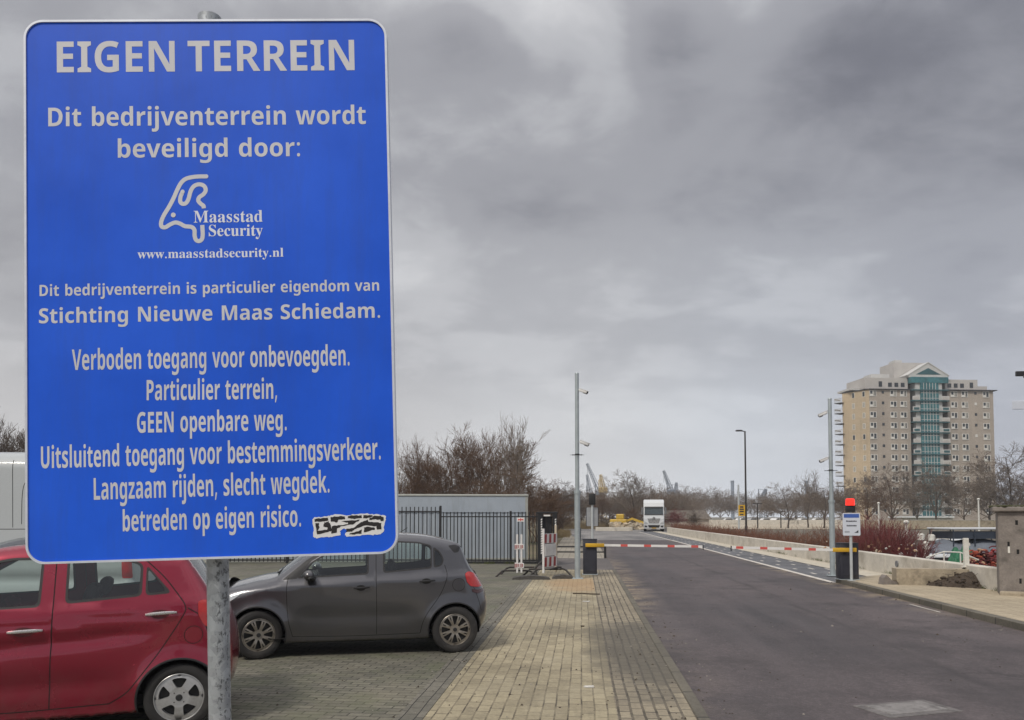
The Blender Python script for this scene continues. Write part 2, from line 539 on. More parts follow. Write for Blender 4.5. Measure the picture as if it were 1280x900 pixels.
_g('sm',660,'52,0 52,367 129,367 142,320 148,320 160,337 176,350 194,361 213,368 234,372 255,373 280,372 303,368 323,360 340,350 355,336 366,320 375,320 387,337 403,350 421,361 442,368 462,372 483,373 521,370 553,359 577,342 595,316 606,282 609,239 609,0 509,0 509,214 503,258 485,285 454,293 430,290 411,281 398,265 388,244 383,217 381,184 381,0 281,0 281,214 275,258 256,285 226,293 201,290 182,280 168,262 159,238 154,209 152,173 152,0')
_g('sn',441,'52,0 52,367 129,367 142,320 148,320 161,337 177,350 196,361 217,368 238,372 261,373 297,370 329,359 355,342 375,316 387,282 391,239 391,0 291,0 291,214 289,238 285,258 277,274 265,285 250,291 232,293 204,290 184,280 169,262 160,238 154,209 152,173 152,0')
_g('so',416,'207,-7 174,-4 144,3 116,15 91,32 70,54 53,80 40,111 33,145 30,184 36,240 51,287 78,324 114,352 157,368 209,373 242,371 272,364 300,351 325,334 346,313 363,287 375,257 383,223 385,184 380,128 364,81 337,43 302,15 258,-1','208,74 232,77 251,86 266,102 276,123 281,151 283,184 281,217 276,244 266,266 251,281 232,290 208,293 184,290 164,281 150,266 140,244 134,217 132,184 134,151 140,123 150,102 164,86 184,77')
_g('sp',425,'52,-161 52,367 134,367 148,319 152,319 163,333 177,346 192,357 210,366 232,372 257,373 295,368 328,352 357,325 378,288 391,241 395,184 390,127 377,79 355,42 326,15 293,-1 254,-7 229,-5 208,0 191,8 176,18 163,29 152,40 147,40 150,22 152,4 152,-13 152,-161','226,75 247,78 263,87 276,103 286,125 291,152 293,185 285,245 262,281 224,293 201,291 183,283 170,269 161,250 155,226 152,195 152,185 154,152 159,125 168,103 182,87 201,78')
_g('sr',305,'52,0 52,367 128,367 143,305 148,305 160,323 175,339 192,353 212,364 234,371 257,373 275,373 291,371 283,277 270,279 254,280 237,279 221,276 205,271 190,264 178,254 167,242 159,227 154,208 152,187 152,0')
_g('ss',334,'152,-7 127,-6 106,-4 86,-2 68,2 49,8 31,15 31,97 51,89 72,82 95,75 117,70 137,67 155,66 173,67 187,70 197,75 204,82 208,89 210,98 209,104 207,110 204,115 200,120 193,126 183,132 130,156 109,166 90,175 74,185 60,195 49,207 41,220 35,235 31,252 30,271 35,303 48,328 70,348 99,362 134,371 175,373 198,373 219,370 240,367 261,361 283,354 304,345 274,273 223,292 207,296 190,299 174,300 149,297 135,289 130,275 130,270 132,264 135,260 140,255 148,250 157,244 206,223 226,214 244,206 261,196 275,187 286,175 296,162 303,147 307,129 308,109 304,75 291,46 269,23 238,7 199,-3')
_g('st',291,'178,-7 157,-6 137,-2 119,4 103,13 90,25 78,41 70,61 65,86 63,115 63,291 15,291 15,334 71,367 99,445 163,445 163,367 266,367 266,291 163,291 163,115 165,102 169,92 175,84 184,78 195,74 207,73 239,77 270,85 270,10 230,-2 214,-4 196,-6')
_g('su',441,'181,-7 144,-3 112,7 86,25 66,51 54,85 50,128 50,367 150,367 150,152 152,129 157,109 165,93 176,82 191,75 210,73 237,77 258,87 272,104 281,128 287,158 289,194 289,367 389,367 389,0 312,0 299,47 293,47 280,30 264,16 245,6 225,-1 203,-5')
_g('sv',382,'140,0 0,367 105,367 175,158 185,119 189,83 192,83 195,107 200,132 207,158 277,367 382,367 242,0')
_g('sw',575,'111,0 7,367 106,367 148,204 157,164 164,119 169,84 171,84 174,109 179,142 184,172 188,191 233,367 343,367 386,191 393,161 399,118 402,84 405,84 410,117 417,163 426,204 470,367 568,367 463,0 354,0 326,128 318,162 307,211 296,258 288,290 285,290 278,258 267,211 256,162 248,127 218,0')
_g('sz',328,'18,0 18,59 188,290 28,290 28,367 302,367 302,302 136,77 308,77 308,0')
_g('r.',180,'89,-9 79,-8 69,-5 60,1 54,10 50,22 48,36 50,51 54,63 60,71 69,77 79,80 89,81 100,80 110,77 119,71 126,63 130,51 132,36 130,22 126,10 119,1 110,-5 100,-8')
_g('rM',634,'14,0 14,17 34,20 50,24 61,32 69,43 74,58 75,79 75,382 75,396 73,407 71,416 66,423 61,428 53,432 43,435 30,437 15,439 15,455 185,455 317,142 449,455 617,455 617,439 598,436 583,430 573,423 566,412 561,397 560,378 560,85 561,68 562,54 565,43 569,34 574,28 582,23 591,20 602,18 617,17 617,0 396,0 396,17 410,19 423,22 433,25 440,29 446,36 450,44 453,54 454,68 455,83 455,399 288,0 270,0 105,389 105,80 107,57 112,41 120,30 131,23 148,19 169,17 169,0')
_g('rS',390,'43,-11 43,158 62,158 75,113 91,77 111,50 136,30 164,19 197,15 220,17 241,24 257,36 269,51 276,69 279,89 273,117 255,140 225,160 163,191 127,210 99,231 77,253 62,276 53,302 50,332 52,358 57,381 67,403 80,421 96,437 115,449 136,459 160,464 185,466 229,461 282,448 291,446 300,445 310,447 317,454 320,466 339,466 339,319 322,319 315,343 305,365 293,385 280,402 265,417 248,429 231,438 213,443 194,445 173,443 155,437 140,426 128,413 122,398 120,380 121,364 127,349 137,336 151,325 168,314 189,303 253,273 279,260 300,247 317,233 331,219 342,204 350,188 355,171 358,153 359,133 357,106 350,80 339,58 323,38 304,21 281,8 254,-2 225,-8 192,-10 158,-8 126,1 98,9 85,12 78,12 73,10 69,7 61,-11')
_g('ra',344,'255,-10 226,-5 208,10 200,35 168,11 133,-4 95,-9 74,-6 55,0 40,11 29,26 22,43 20,63 25,91 39,115 63,136 98,155 143,173 199,190 199,241 197,258 193,272 187,282 177,290 164,294 148,296 123,293 109,286 104,274 113,257 119,248 122,239 123,231 121,220 117,210 110,202 100,196 90,192 77,191 64,192 54,196 45,203 38,212 34,223 33,236 35,252 40,266 49,278 62,290 77,300 95,308 115,314 137,317 162,318 205,315 239,307 263,292 280,271 290,244 293,210 293,62 295,40 297,37 300,35 304,34 309,35 314,38 320,42 329,28 306,7 281,-6','151,34 158,34 165,37 174,41 183,47 191,54 199,63 199,169 154,151 127,123 118,84 122,56 133,39')
_g('rc',293,'156,-10 131,-8 108,-1 87,11 67,26 51,45 38,68 28,93 21,120 19,150 22,181 29,210 40,237 55,260 74,280 96,297 120,309 146,317 175,319 204,317 230,310 250,298 265,283 274,265 277,245 276,233 272,223 266,215 258,209 248,205 236,204 214,209 201,225 196,251 197,261 197,271 194,286 185,294 169,297 138,285 118,248 112,187 115,142 123,105 137,76 156,55 178,42 204,38 227,42 250,53 271,72 285,60 248,21 205,-2')
_g('rd',370,'140,-10 117,-8 97,-1 78,10 61,26 47,44 35,66 26,91 21,118 19,147 21,180 27,210 36,237 48,261 63,281 81,297 101,309 123,316 146,318 175,314 201,301 223,280 223,401 222,413 218,423 212,430 203,435 191,438 176,439 176,455 319,455 319,75 320,60 322,49 325,41 330,35 340,30 353,28 353,11 315,8 271,1 223,-10 223,39 201,12 173,-5','171,28 182,30 192,34 202,41 211,51 218,62 223,76 223,242 220,252 214,262 206,270 196,276 186,279 174,281 155,277 141,267 130,250 123,225 119,193 118,153 119,115 123,83 130,58 140,42 153,32')
_g('re',301,'154,-10 129,-8 106,-1 85,10 66,26 50,45 37,69 27,95 21,125 19,157 21,187 28,215 38,240 51,263 68,282 87,298 109,309 132,316 157,318 193,314 224,301 249,280 268,251 279,216 283,173 283,166 117,166 127,97 154,56 199,42 225,47 248,62 270,86 285,73 248,27 205,-1','116,192 201,192 201,215 201,241 198,261 193,277 186,288 175,295 161,297 136,286 121,255 116,203')
_g('ri',198,'101,362 87,364 75,368 65,376 57,387 52,399 50,412 52,426 57,438 65,449 75,457 87,462 101,463 114,462 126,457 137,449 145,438 150,426 151,412 149,399 145,387 136,376 126,368 114,364','18,0 18,16 30,18 39,21 45,26 49,32 52,43 52,56 52,252 52,267 50,278 47,285 41,289 32,292 20,293 21,310 148,310 148,56 149,43 151,33 154,26 160,21 168,18 180,16 180,0')
_g('rl',199,'18,0 18,16 30,18 39,21 45,26 49,32 52,43 52,56 52,398 52,411 50,421 47,429 42,434 33,438 20,439 20,455 148,455 148,56 149,43 151,33 154,26 160,21 168,18 180,16 180,0')
_g('rm',554,'18,0 18,16 30,17 39,21 45,26 49,33 52,43 52,56 52,253 52,266 49,276 46,284 40,289 31,293 19,294 19,310 146,310 146,265 173,294 204,312 237,318 277,312 305,293 320,261 348,293 381,312 418,318 465,306 494,271 504,212 504,56 504,43 507,33 510,26 516,21 524,17 536,16 536,0 377,0 377,16 389,18 397,21 403,26 407,34 409,44 410,56 410,217 409,234 407,247 404,258 398,265 389,270 377,271 358,268 341,256 324,237 324,56 325,44 327,34 331,26 336,21 345,18 356,16 356,0 199,0 199,16 211,18 219,21 225,26 229,34 231,44 232,56 232,217 231,233 229,247 226,258 220,265 211,270 199,271 180,267 162,255 146,235 146,56 147,44 149,34 152,27 158,21 166,18 177,16 177,0')
_g('rn',381,'18,0 18,16 30,17 39,21 45,26 49,33 52,43 52,56 52,253 52,266 49,276 46,284 40,289 31,293 19,294 19,310 148,310 148,267 175,296 207,313 243,318 292,306 321,271 330,212 330,56 331,43 333,33 337,26 343,21 352,17 363,16 363,0 202,0 202,16 207,16 223,21 232,34 235,56 235,217 234,234 232,247 229,258 223,265 215,270 203,271 183,267 164,255 148,235 148,56 148,43 151,33 154,26 160,21 168,17 180,16 180,0')
_g('rr',287,'18,0 18,16 30,18 39,21 45,26 49,32 52,43 52,56 52,252 52,267 50,278 46,285 41,289 32,292 20,293 21,310 146,310 146,252 158,272 172,288 187,301 203,311 218,316 233,318 250,317 264,312 275,304 283,293 288,281 289,266 288,254 284,243 278,234 270,228 260,224 248,222 237,223 229,226 222,231 207,250 202,255 196,259 189,260 179,258 171,252 162,241 155,228 151,211 149,192 149,56 150,42 153,32 159,25 167,21 180,18 197,16 197,0')
_g('rs',288,'151,-10 132,-8 110,-3 87,6 73,9 64,7 56,1 51,-9 36,-9 36,105 53,105 61,79 72,57 87,39 103,26 121,17 140,15 156,16 168,20 179,27 186,35 191,46 192,58 188,76 176,92 156,105 107,130 85,142 68,155 54,169 45,185 39,202 37,220 40,247 49,270 65,291 86,306 111,316 141,319 166,316 199,308 206,306 213,305 220,306 226,311 230,319 244,319 244,222 228,222 220,244 209,262 196,277 182,288 166,294 149,296 136,295 125,292 116,286 110,278 106,269 105,259 106,249 109,240 115,232 123,225 134,218 146,212 191,189 212,178 229,165 241,151 250,136 255,117 257,95 254,65 244,39 228,18 206,2 181,-7')
_g('rt',228,'124,-9 99,-7 80,-1 66,10 56,26 50,46 48,71 48,279 20,279 20,300 88,369 105,389 118,407 129,424 144,424 144,310 208,310 208,279 144,279 144,82 145,69 147,59 149,51 154,45 160,41 168,40 183,44 195,56 206,75 222,66 198,24 165,-1')
_g('ru',375,'131,-10 103,-7 81,2 65,17 54,38 48,65 46,97 46,248 45,262 43,274 39,282 33,289 24,293 11,294 11,310 142,310 142,74 143,63 146,54 151,46 158,40 166,37 177,36 196,39 213,49 228,66 228,248 228,263 225,275 221,283 214,289 204,293 189,294 189,310 324,310 324,70 325,56 327,46 331,39 338,34 347,31 360,30 360,13 321,10 277,3 228,-10 228,40 216,26 202,13 186,3 169,-4 150,-9')
_g('rw',435,'122,-10 17,265 6,284 1,289 -4,292 -11,293 -11,310 138,310 138,293 130,293 124,291 120,289 117,286 115,282 114,276 116,266 120,253 167,127 211,235 201,266 197,276 193,283 190,288 185,292 177,294 168,295 168,310 323,310 323,293 308,291 299,285 296,276 296,269 298,262 336,141 382,256 387,275 386,281 384,286 380,289 356,295 356,310 445,310 445,295 437,293 430,290 425,284 412,258 304,-10 289,-10 223,197 140,-10')
_g('ry',300,'52,-140 36,-139 22,-133 10,-125 1,-113 -5,-100 -7,-84 -5,-73 -2,-62 5,-53 13,-46 24,-41 36,-40 46,-41 56,-44 64,-49 70,-57 73,-65 75,-76 74,-81 74,-87 75,-94 79,-97 86,-99 94,-96 104,-88 114,-74 129,-44 140,-5 36,251 25,275 15,287 11,291 4,293 -3,293 -5,293 -5,310 162,310 162,293 136,289 132,286 129,281 128,275 130,267 133,257 185,119 230,241 236,260 238,274 237,281 234,286 229,289 223,292 214,293 203,293 203,310 300,310 300,293 291,292 283,288 277,281 259,242 162,-24 151,-53 140,-77 129,-96 118,-111 107,-122 95,-131 83,-136 68,-139')
_g('s ',260)
# ================================================================== SETTING
def brick_mat(name, c1, c2, mortar, width, height, along_y=True, mortar_size=.06, rough=.85, stain=None, offset=.5, vary=.9, bump=.5, rot=0.0, moss=None, light=None, spots=(), faint=0.0):
    t = NT(name)
    p = t.pos()
    m = t.node('ShaderNodeMapping')
    m.inputs['Rotation'].default_value = (0, 0, (R(90) if along_y else 0) + rot)
    t.l.new(p, m.inputs[0])
    wob = t.noise(p, 1.3, 3, .5)
    addv = t.node('ShaderNodeVectorMath', operation='ADD')
    sc = t.node('ShaderNodeVectorMath', operation='SCALE')
    cv = t.node('ShaderNodeCombineXYZ')
    t.l.new(wob, cv.inputs[0]); t.l.new(t.noise(p, 1.7, 3, .5, mscale=(1, 1, 1), rot=(0, 0, 1)), cv.inputs[1])
    t.l.new(cv.outputs[0], sc.inputs[0]); sc.inputs['Scale'].default_value = .026
    t.l.new(m.outputs[0], addv.inputs[0]); t.l.new(sc.outputs[0], addv.inputs[1])
    b = t.node('ShaderNodeTexBrick', {'Color1': c1, 'Color2': c2, 'Mortar': mortar, 'Scale': 1.0,
                                      'Mortar Size': mortar_size * height, 'Mortar Smooth': .35, 'Bias': 0.0,
                                      'Brick Width': width, 'Row Height': height}, offset=offset)
    t.l.new(addv.outputs[0], b.inputs['Vector'])
    if faint:
        mk = t.ramp(t.noise(p, 2.6, 6, .7), ((.38, mortar), (.54, tuple(x * faint for x in c2))))
        t.l.new(mk, b.inputs['Mortar'])
    col = b.outputs['Color']
    n = t.noise(p, .35, 8, .62)
    f = t.noise(p, 22, 6, .65)
    col = t.mix(1.0, col, t.ramp(n, ((.3, (1 - .35 * vary,) * 3), (.68, (1 + .25 * vary,) * 3))), 'MULTIPLY')
    col = t.mix(1.0, col, t.ramp(f, ((.25, (.72,) * 3), (.75, (1.2,) * 3))), 'MULTIPLY')
    if light:
        # worn, paler areas
        col = t.mix(t.math('MULTIPLY', t.ramp(t.noise(p, .8, 6, .6, mscale=(1, .6, 1)), ((.52, 0), (.7, 1))), light[1]), col, light[0])
    if moss:
        g = t.ramp(t.noise(p, .9, 7, .68), ((.48, 0), (.66, 1)))
        col = t.mix(t.math('MULTIPLY', g, moss[1]), col, moss[0])
    for (sx0, sy0, rx0, ry0, sc0, am0) in spots:
        sp_ = t.node('ShaderNodeSeparateXYZ'); t.l.new(p, sp_.inputs[0])
        ex = t.math('POWER', t.math('ABSOLUTE', t.math('DIVIDE', t.math('SUBTRACT', sp_.outputs[0], sx0), rx0)), 2.0)
        ey = t.math('POWER', t.math('ABSOLUTE', t.math('DIVIDE', t.math('SUBTRACT', sp_.outputs[1], sy0), ry0)), 2.0)
        dd = t.math('ADD', t.math('ADD', ex, ey), t.math('MULTIPLY', t.math('SUBTRACT', t.noise(p, 1.6, 7, .7), .5), 1.8))
        col = t.mix(t.math('MULTIPLY', t.ramp(dd, ((.25, 1), (1.0, 0))), am0), col, sc0)
    if stain:
        s = t.ramp(t.noise(p, 1.1, 6, .7, mscale=(1.4, .5, 1)), ((.55, 0), (.72, 1)))
        col = t.mix(t.math('MULTIPLY', s, stain[1]), col, stain[0])
    h = t.math('SUBTRACT', t.math('MULTIPLY', f, .35), b.outputs['Fac'])
    t.bump(h, bump, .012)
    return t.fin(col, rough)

M = {}
M['walk'] = brick_mat('walk_pavers', (.375, .325, .218), (.285, .245, .165), (.070, .058, .042), .232, .118, True, .07, .82, faint=.85,
                      spots=((.42, 11.2, .45, 3.6, (.10, .09, .07), .75), (-.1, 20.6, 1.0, 2.6, (.40, .25, .125), .6)),
                      stain=((.10, .088, .066), .6), vary=1.1, light=((.46, .41, .295), .5), bump=.6)
M['park'] = brick_mat('parking_pavers', (.178, .168, .132), (.115, .11, .088), (.05, .048, .038), .21, .105, False, .08, .85,
                      moss=((.10, .115, .058), .5), stain=((.06, .057, .046), .5), rot=R(3), light=((.24, .215, .155), .45))
M['edging'] = brick_mat('edging_slabs', (.18, .168, .138), (.135, .128, .105), (.03, .029, .025), .23, .12, True, .05, .85, stain=((.05, .05, .04), .5))
M['kerb'] = brick_mat('kerb_slabs', (.15, .135, .105), (.11, .10, .08), (.045, .042, .036), 1.0, .6, True, .03, .8, stain=((.06, .056, .046), .7))
M['gutter'] = brick_mat('gutter_bricks', (.33, .285, .205), (.245, .21, .155), (.04, .034, .025), .232, .112, True, .12, .85, stain=((.09, .08, .06), .7),
                        spots=((.75, 10.6, .8, 3.4, (.085, .078, .064), .8),), faint=.6)
M['lane'] = brick_mat('lane_pavers', (.145, .15, .165), (.11, .115, .128), (.08, .08, .085), .21, .105, True, .08, .8, light=((.22, .22, .23), .4))

def asphalt(name, base, seam=True):
    t = NT(name)
    p = t.pos()
    fine = t.noise(p, 95, 3, .75)
    grit = t.noise(p, 24, 6, .95)
    big = t.noise(p, .22, 7, .6, mscale=(1.5, .5, 1))
    mid = t.noise(p, 1.6, 6, .62)
    c = t.ramp(grit, ((.30, tuple(x * .40 for x in base)), (.5, base), (.68, tuple(x * 2.4 for x in base))))
    c = t.mix(1.0, c, t.ramp(fine, ((.3, (.75,) * 3), (.7, (1.25,) * 3))), 'MULTIPLY')
    c = t.mix(1.0, c, t.ramp(big, ((.34, (.52, .52, .53)), (.62, (1.30, 1.27, 1.26)))), 'MULTIPLY')
    c = t.mix(1.0, c, t.ramp(mid, ((.3, (.86,) * 3), (.7, (1.12,) * 3))), 'MULTIPLY')
    if seam:
        sx = t.node('ShaderNodeSeparateXYZ')
        t.l.new(p, sx.inputs[0])
        w = t.math('ADD', sx.outputs[0], t.math('MULTIPLY', t.noise(p, .5, 5, .6), .55))
        line = t.math('SUBTRACT', 1.0, t.math('DIVIDE', t.math('ABSOLUTE', t.math('SUBTRACT', w, 4.62)), .11), True)
        line = t.math('MULTIPLY', line, t.ramp(t.noise(p, .8, 4, .6), ((.36, .1), (.6, .8))))
        c = t.mix(line, c, tuple(x * .42 for x in base))
        oil = t.math('SUBTRACT', 1.0, t.math('DIVIDE', t.math('ABSOLUTE', t.math('SUBTRACT', w, 2.6)), .55), True)
        c = t.mix(t.math('MULTIPLY', oil, t.ramp(mid, ((.45, 0), (.7, .45)))), c, tuple(x * .6 for x in base))
    # fine cracks, and pale dust washed up along the two kerbs
    wv = t.node('ShaderNodeVectorMath', operation='ADD')
    nz = t.node('ShaderNodeTexNoise', {'Scale': 1.2, 'Detail': 5.0}); t.l.new(p, nz.inputs['Vector'])
    sv = t.node('ShaderNodeVectorMath', operation='SCALE'); t.l.new(nz.outputs['Color'], sv.inputs[0]); sv.inputs['Scale'].default_value = .9
    t.l.new(p, wv.inputs[0]); t.l.new(sv.outputs[0], wv.inputs[1])
    vr = t.node('ShaderNodeTexVoronoi', {'Scale': .55}, feature='DISTANCE_TO_EDGE'); t.l.new(wv.outputs[0], vr.inputs['Vector'])
    crack = t.math('MULTIPLY', t.ramp(vr.outputs['Distance'], ((.0, 1), (.012, 0))), t.ramp(t.noise(p, .33, 4, .6), ((.5, 0), (.62, .8))))
    c = t.mix(crack, c, tuple(x * .35 for x in base))
    if seam:
        x_ = sx.outputs[0]
        d1 = t.math('SUBTRACT', 1.0, t.math('DIVIDE', t.math('ABSOLUTE', t.math('SUBTRACT', x_, 1.05)), .75), True)
        d2 = t.math('SUBTRACT', 1.0, t.math('DIVIDE', t.math('ABSOLUTE', t.math('SUBTRACT', x_, 7.0)), .8), True)
        far = t.ramp(t.math('MULTIPLY', sx.outputs[1], .03), ((.42, .12), (.55, 1), (.85, 1), (1.0, .4)))
        dust = t.math('MULTIPLY', t.math('MULTIPLY', t.math('ADD', d1, d2, True), far), t.ramp(mid, ((.40, 0), (.62, 1))))
        c = t.mix(dust, c, (.33, .26, .17))
        # worn, paler wheel tracks and a darker mottle on the left-hand lane
        tr = t.math('MULTIPLY', t.ramp(t.noise(p, .9, 5, .6, mscale=(1.6, .12, 1)), ((.42, 0), (.64, 1))), .34)
        c = t.mix(tr, c, tuple(x * 1.6 for x in base))
        dk = t.math('MULTIPLY', t.ramp(t.noise(p, .55, 7, .7), ((.50, 0), (.62, 1))), .62)
        c = t.mix(dk, c, tuple(x * .55 for x in base))
    t.bump(t.math('ADD', t.math('MULTIPLY', grit, .7), t.math('MULTIPLY', fine, .3)), .5, .008)
    return t.fin(c, t.ramp(big, ((.3, .58), (.7, .8))))

M['asphalt'] = asphalt('asphalt', (.069, .058, .060))
M['apron'] = asphalt('pale_asphalt', (.185, .18, .175), False)
M['drive'] = asphalt('drive_asphalt', (.10, .09, .085), False)

def earth(name, c1, c2, c3, scale=1.0):
    t = NT(name)
    p = t.pos()
    a = t.noise(p, .12 * scale, 8, .62)
    b = t.noise(p, 9 * scale, 6, .7)
    c = t.ramp(a, ((.34, c1), (.5, c2), (.66, c3)))
    c = t.mix(1.0, c, t.ramp(b, ((.25, (.55,) * 3), (.75, (1.35,) * 3))), 'MULTIPLY')
    t.bump(b, .8, .04)
    return t.fin(c, .95)

M['earth'] = earth('dry_earth', (.11, .10, .05), (.15, .12, .075), (.085, .095, .04))
M['sand'] = earth('sandy_quay', (.40, .34, .25), (.48, .42, .33), (.36, .31, .22))
M['soil'] = earth('dark_soil', (.05, .037, .027), (.075, .056, .042), (.038, .028, .02), 4)
M['path'] = brick_mat('path_slabs', (.33, .30, .25), (.28, .25, .2), (.12, .11, .09), .3, .3, True, .04, .85)
M['pave'] = brick_mat('pale_pavement', (.43, .365, .26), (.375, .315, .225), (.25, .21, .15), .3, .3, True, .03, .85, stain=((.22, .175, .11), .5), vary=.6)

def grit(name, label, regions, n, mats, seed, lo=.004, hi=.016):
    rg = random.Random(seed)
    mb = MB()
    for i in range(n):
        x0, x1, y0, y1, z = rg.choice(regions)
        x = x0 + (x1 - x0) * rg.random(); y = y0 + (y1 - y0) * rg.random() ** 1.4
        r = rg.uniform(lo, hi) * (2 if rg.random() < .04 else 1)
        a = rg.uniform(0, 6.28)
        mb.mi = rg.randrange(len(mats))
        b = [(x + r * math.cos(a + k2 * 1.57) * rg.uniform(.6, 1.3), y + r * math.sin(a + k2 * 1.57) * rg.uniform(.6, 1.3), z) for k2 in range(4)]
        mb.add(b + [(x, y, z + r * rg.uniform(.5, 1.0))], [(0, 1, 4), (1, 2, 4), (2, 3, 4), (3, 0, 4)])
    return tag(mb.build(name, mats), label, None, None, 'stuff')

def sheet(name, poly, z, mat, kind='structure', cut=0):
    mb = MB()
    n = len(poly)
    mb.add([(x, y, z) for x, y in poly], [tuple(range(n))])
    o = mb.build(name, mat)
    return tag(o, kind=kind)

def rect(x0, x1, y0, y1):
    return [(x0, y0), (x1, y0), (x1, y1), (x0, y1)]

BASIN = [(12.6, 24), (130, 24), XY(1900, 116), XY(862, 116), (12.6, 108)]
v_, t_ = tess([rect(-1800, 1800, -300, 3000), BASIN])
mb = MB(); mb.add([(x, y, -.15) for x, y in v_], t_)
tag(mb.build('ground', M['earth']), kind='structure')

def water_mat():
    t = NT('harbour_water')
    p = t.pos()
    h = t.noise(p, 1.4, 5, .6, .4, mscale=(.7, 1.6, 1))
    t.bump(h, .35, .08)
    return t.fin((.05, .058, .055), .12, IOR=1.33)
M['water'] = water_mat()
sheet('water', [(x * 1.0, y) for x, y in rect(5, 260, 18, 140)], -1.75, M['water'])
M['quay'] = pm('quay_stone', (.26, .235, .2), .85, var=.3, scale=1.2, bump=.4, bscale=12, dirt=((.09, .09, .06), .6))
mb = MB()
for i in range(len(BASIN)):
    (x0, y0), (x1, y1) = BASIN[i], BASIN[(i + 1) % len(BASIN)]
    mb.add([(x0, y0, -2.6), (x1, y1, -2.6), (x1, y1, -.15), (x0, y0, -.15)], [(0, 1, 2, 3)])
tag(mb.build('basin_wall', M['quay']), kind='structure')
# far bank strips
FB = [XY(850, 117), XY(1075, 117), XY(1075, 260), XY(850, 260)]
sheet('far_quay_ground', FB, -.10, M['sand'])
M['lawn'] = earth('rough_lawn', (.10, .115, .04), (.15, .15, .062), (.19, .175, .09))
sheet('far_lawn', [XY(1078, 117), XY(1500, 117), XY(1500, 190), XY(1078, 190)], -.10, M['lawn'])

# parking, pavement, kerb, road
sheet('parking_ground', rect(-45, -1.62, -4, 30.3), 0.0, M['park'])
tag(MB().box(-1.62, -1.38, -4, 26.2, -.16, .006).build('edging_strip', M['edging']), kind='structure')
sheet('pavement', rect(-1.38, .30, -4, 26.2), 0.0, M['walk'])
sheet('gutter_strip', rect(.30, .99, -4, 26.2), -.002, M['gutter'])
tag(MB().box(.99, 1.10, -4, 26.2, -.16, .010, bev=.012).build('kerb', M['kerb']), kind='structure')
sheet('road', rect(1.10, 6.97, -5, 62), -.06, M['asphalt'])
sheet('driveway', rect(-45, 1.10, 26.2, 33), -.05, M['drive']) if False else None
sheet('driveway', rect(-1.62, 1.10, 26.2, 34), -.03, M['drive'])
sheet('side_path', [(-1.5, 34), (-.25, 34), (-.25, 112), (-1.9, 112)], -.10, M['path'])
sheet('verge', [(-.25, 34), (1.10, 34), (1.10, 62), (-.25, 62)], -.10, M['path'])
sheet('apron', [(-.25, 62), (9.5, 62), (12.4, 90), (12.4, 118), (-3, 118)], -.07, M['apron'])
sheet('paved_lane', rect(6.97, 8.75, 22.4, 100), -.056, M['lane'])
M['pale'] = pm('pale_paving', (.50, .46, .38), .85, var=.2, scale=1.5, coord='Object')
sheet('pale_strip', rect(8.55, 9.5, 24, 100), -.04, M['pale'])
tag(MB().box(6.95, 7.14, -4, 22.4, -.16, .055, bev=.012).build('kerb', M['kerb']), kind='structure')
sheet('pavement', [(7.14, -4), (9.55, -4), (9.55, 24), (8.75, 24), (7.14, 22.4)], .05, M['pave'])
sheet('bank_ground', [(9.55, -4), (60, -4), (60, 24), (12.6, 24), (12.6, 108), (9.75, 108), (9.75, 24), (9.55, 24)], -.12, M['soil'])

def paint(name, c, wear=.5):
    t = NT(name)
    p = t.pos()
    n = t.noise(p, 7, 6, .7)
    col = t.mix(t.math('MULTIPLY', t.ramp(n, ((.48, 0), (.66, 1))), wear), c, (.2, .19, .18))
    return t.fin(col, .7)
M['paint'] = paint('road_paint', (.66, .62, .56), .75)
sheet('edge_line', rect(6.80, 6.97, 22.4, 61.9), -.054, M['paint'])
sheet('edge_line', rect(6.80, 6.96, 62, 96), -.064, M['paint'])
mb = MB()
rr = random.Random(5)
for y in np.arange(25.5, 88, 2.4):
    for x in (7.35, 7.95, 8.45):
        L = .35 + rr.random() * .3
        q = y + rr.uniform(-.2, .2)
        mb.add([(x - .05, q, -.052), (x + .05, q, -.052), (x + .05, q + L, -.052), (x - .05, q + L, -.052)], [(0, 1, 2, 3)])
tag(mb.build('lane_markings', M['paint']), kind='structure')
# thin worn dash of paint beside the right-hand kerb
sheet('edge_line', rect(6.73, 6.77, 15.6, 17.0), -.055, M['paint'])

# pale concrete cover set in the asphalt, bottom right
M['cover'] = pm('cover_concrete', (.15, .14, .138), .85, var=.45, scale=7, bump=.6, dirt=((.06, .054, .054), .8))
g0 = G(1134, 886, -.06)
cv = thing('manhole_cover', 'pale square concrete manhole cover set flush in the dark asphalt', 'manhole cover', (g0.x, g0.y, -.06), R(22))
MB().box(-.42, .42, -.24, .24, -.03, .008, bev=.006).build('frame', M['cover'], cv)
M['cover2'] = pm('cover_metal', (.215, .205, .20), .8, var=.35, scale=9, bump=.6, dirt=((.085, .078, .078), .75))
MB().box(-.33, .33, -.17, .17, -.02, .014, bev=.005).build('lid', M['cover2'], cv)

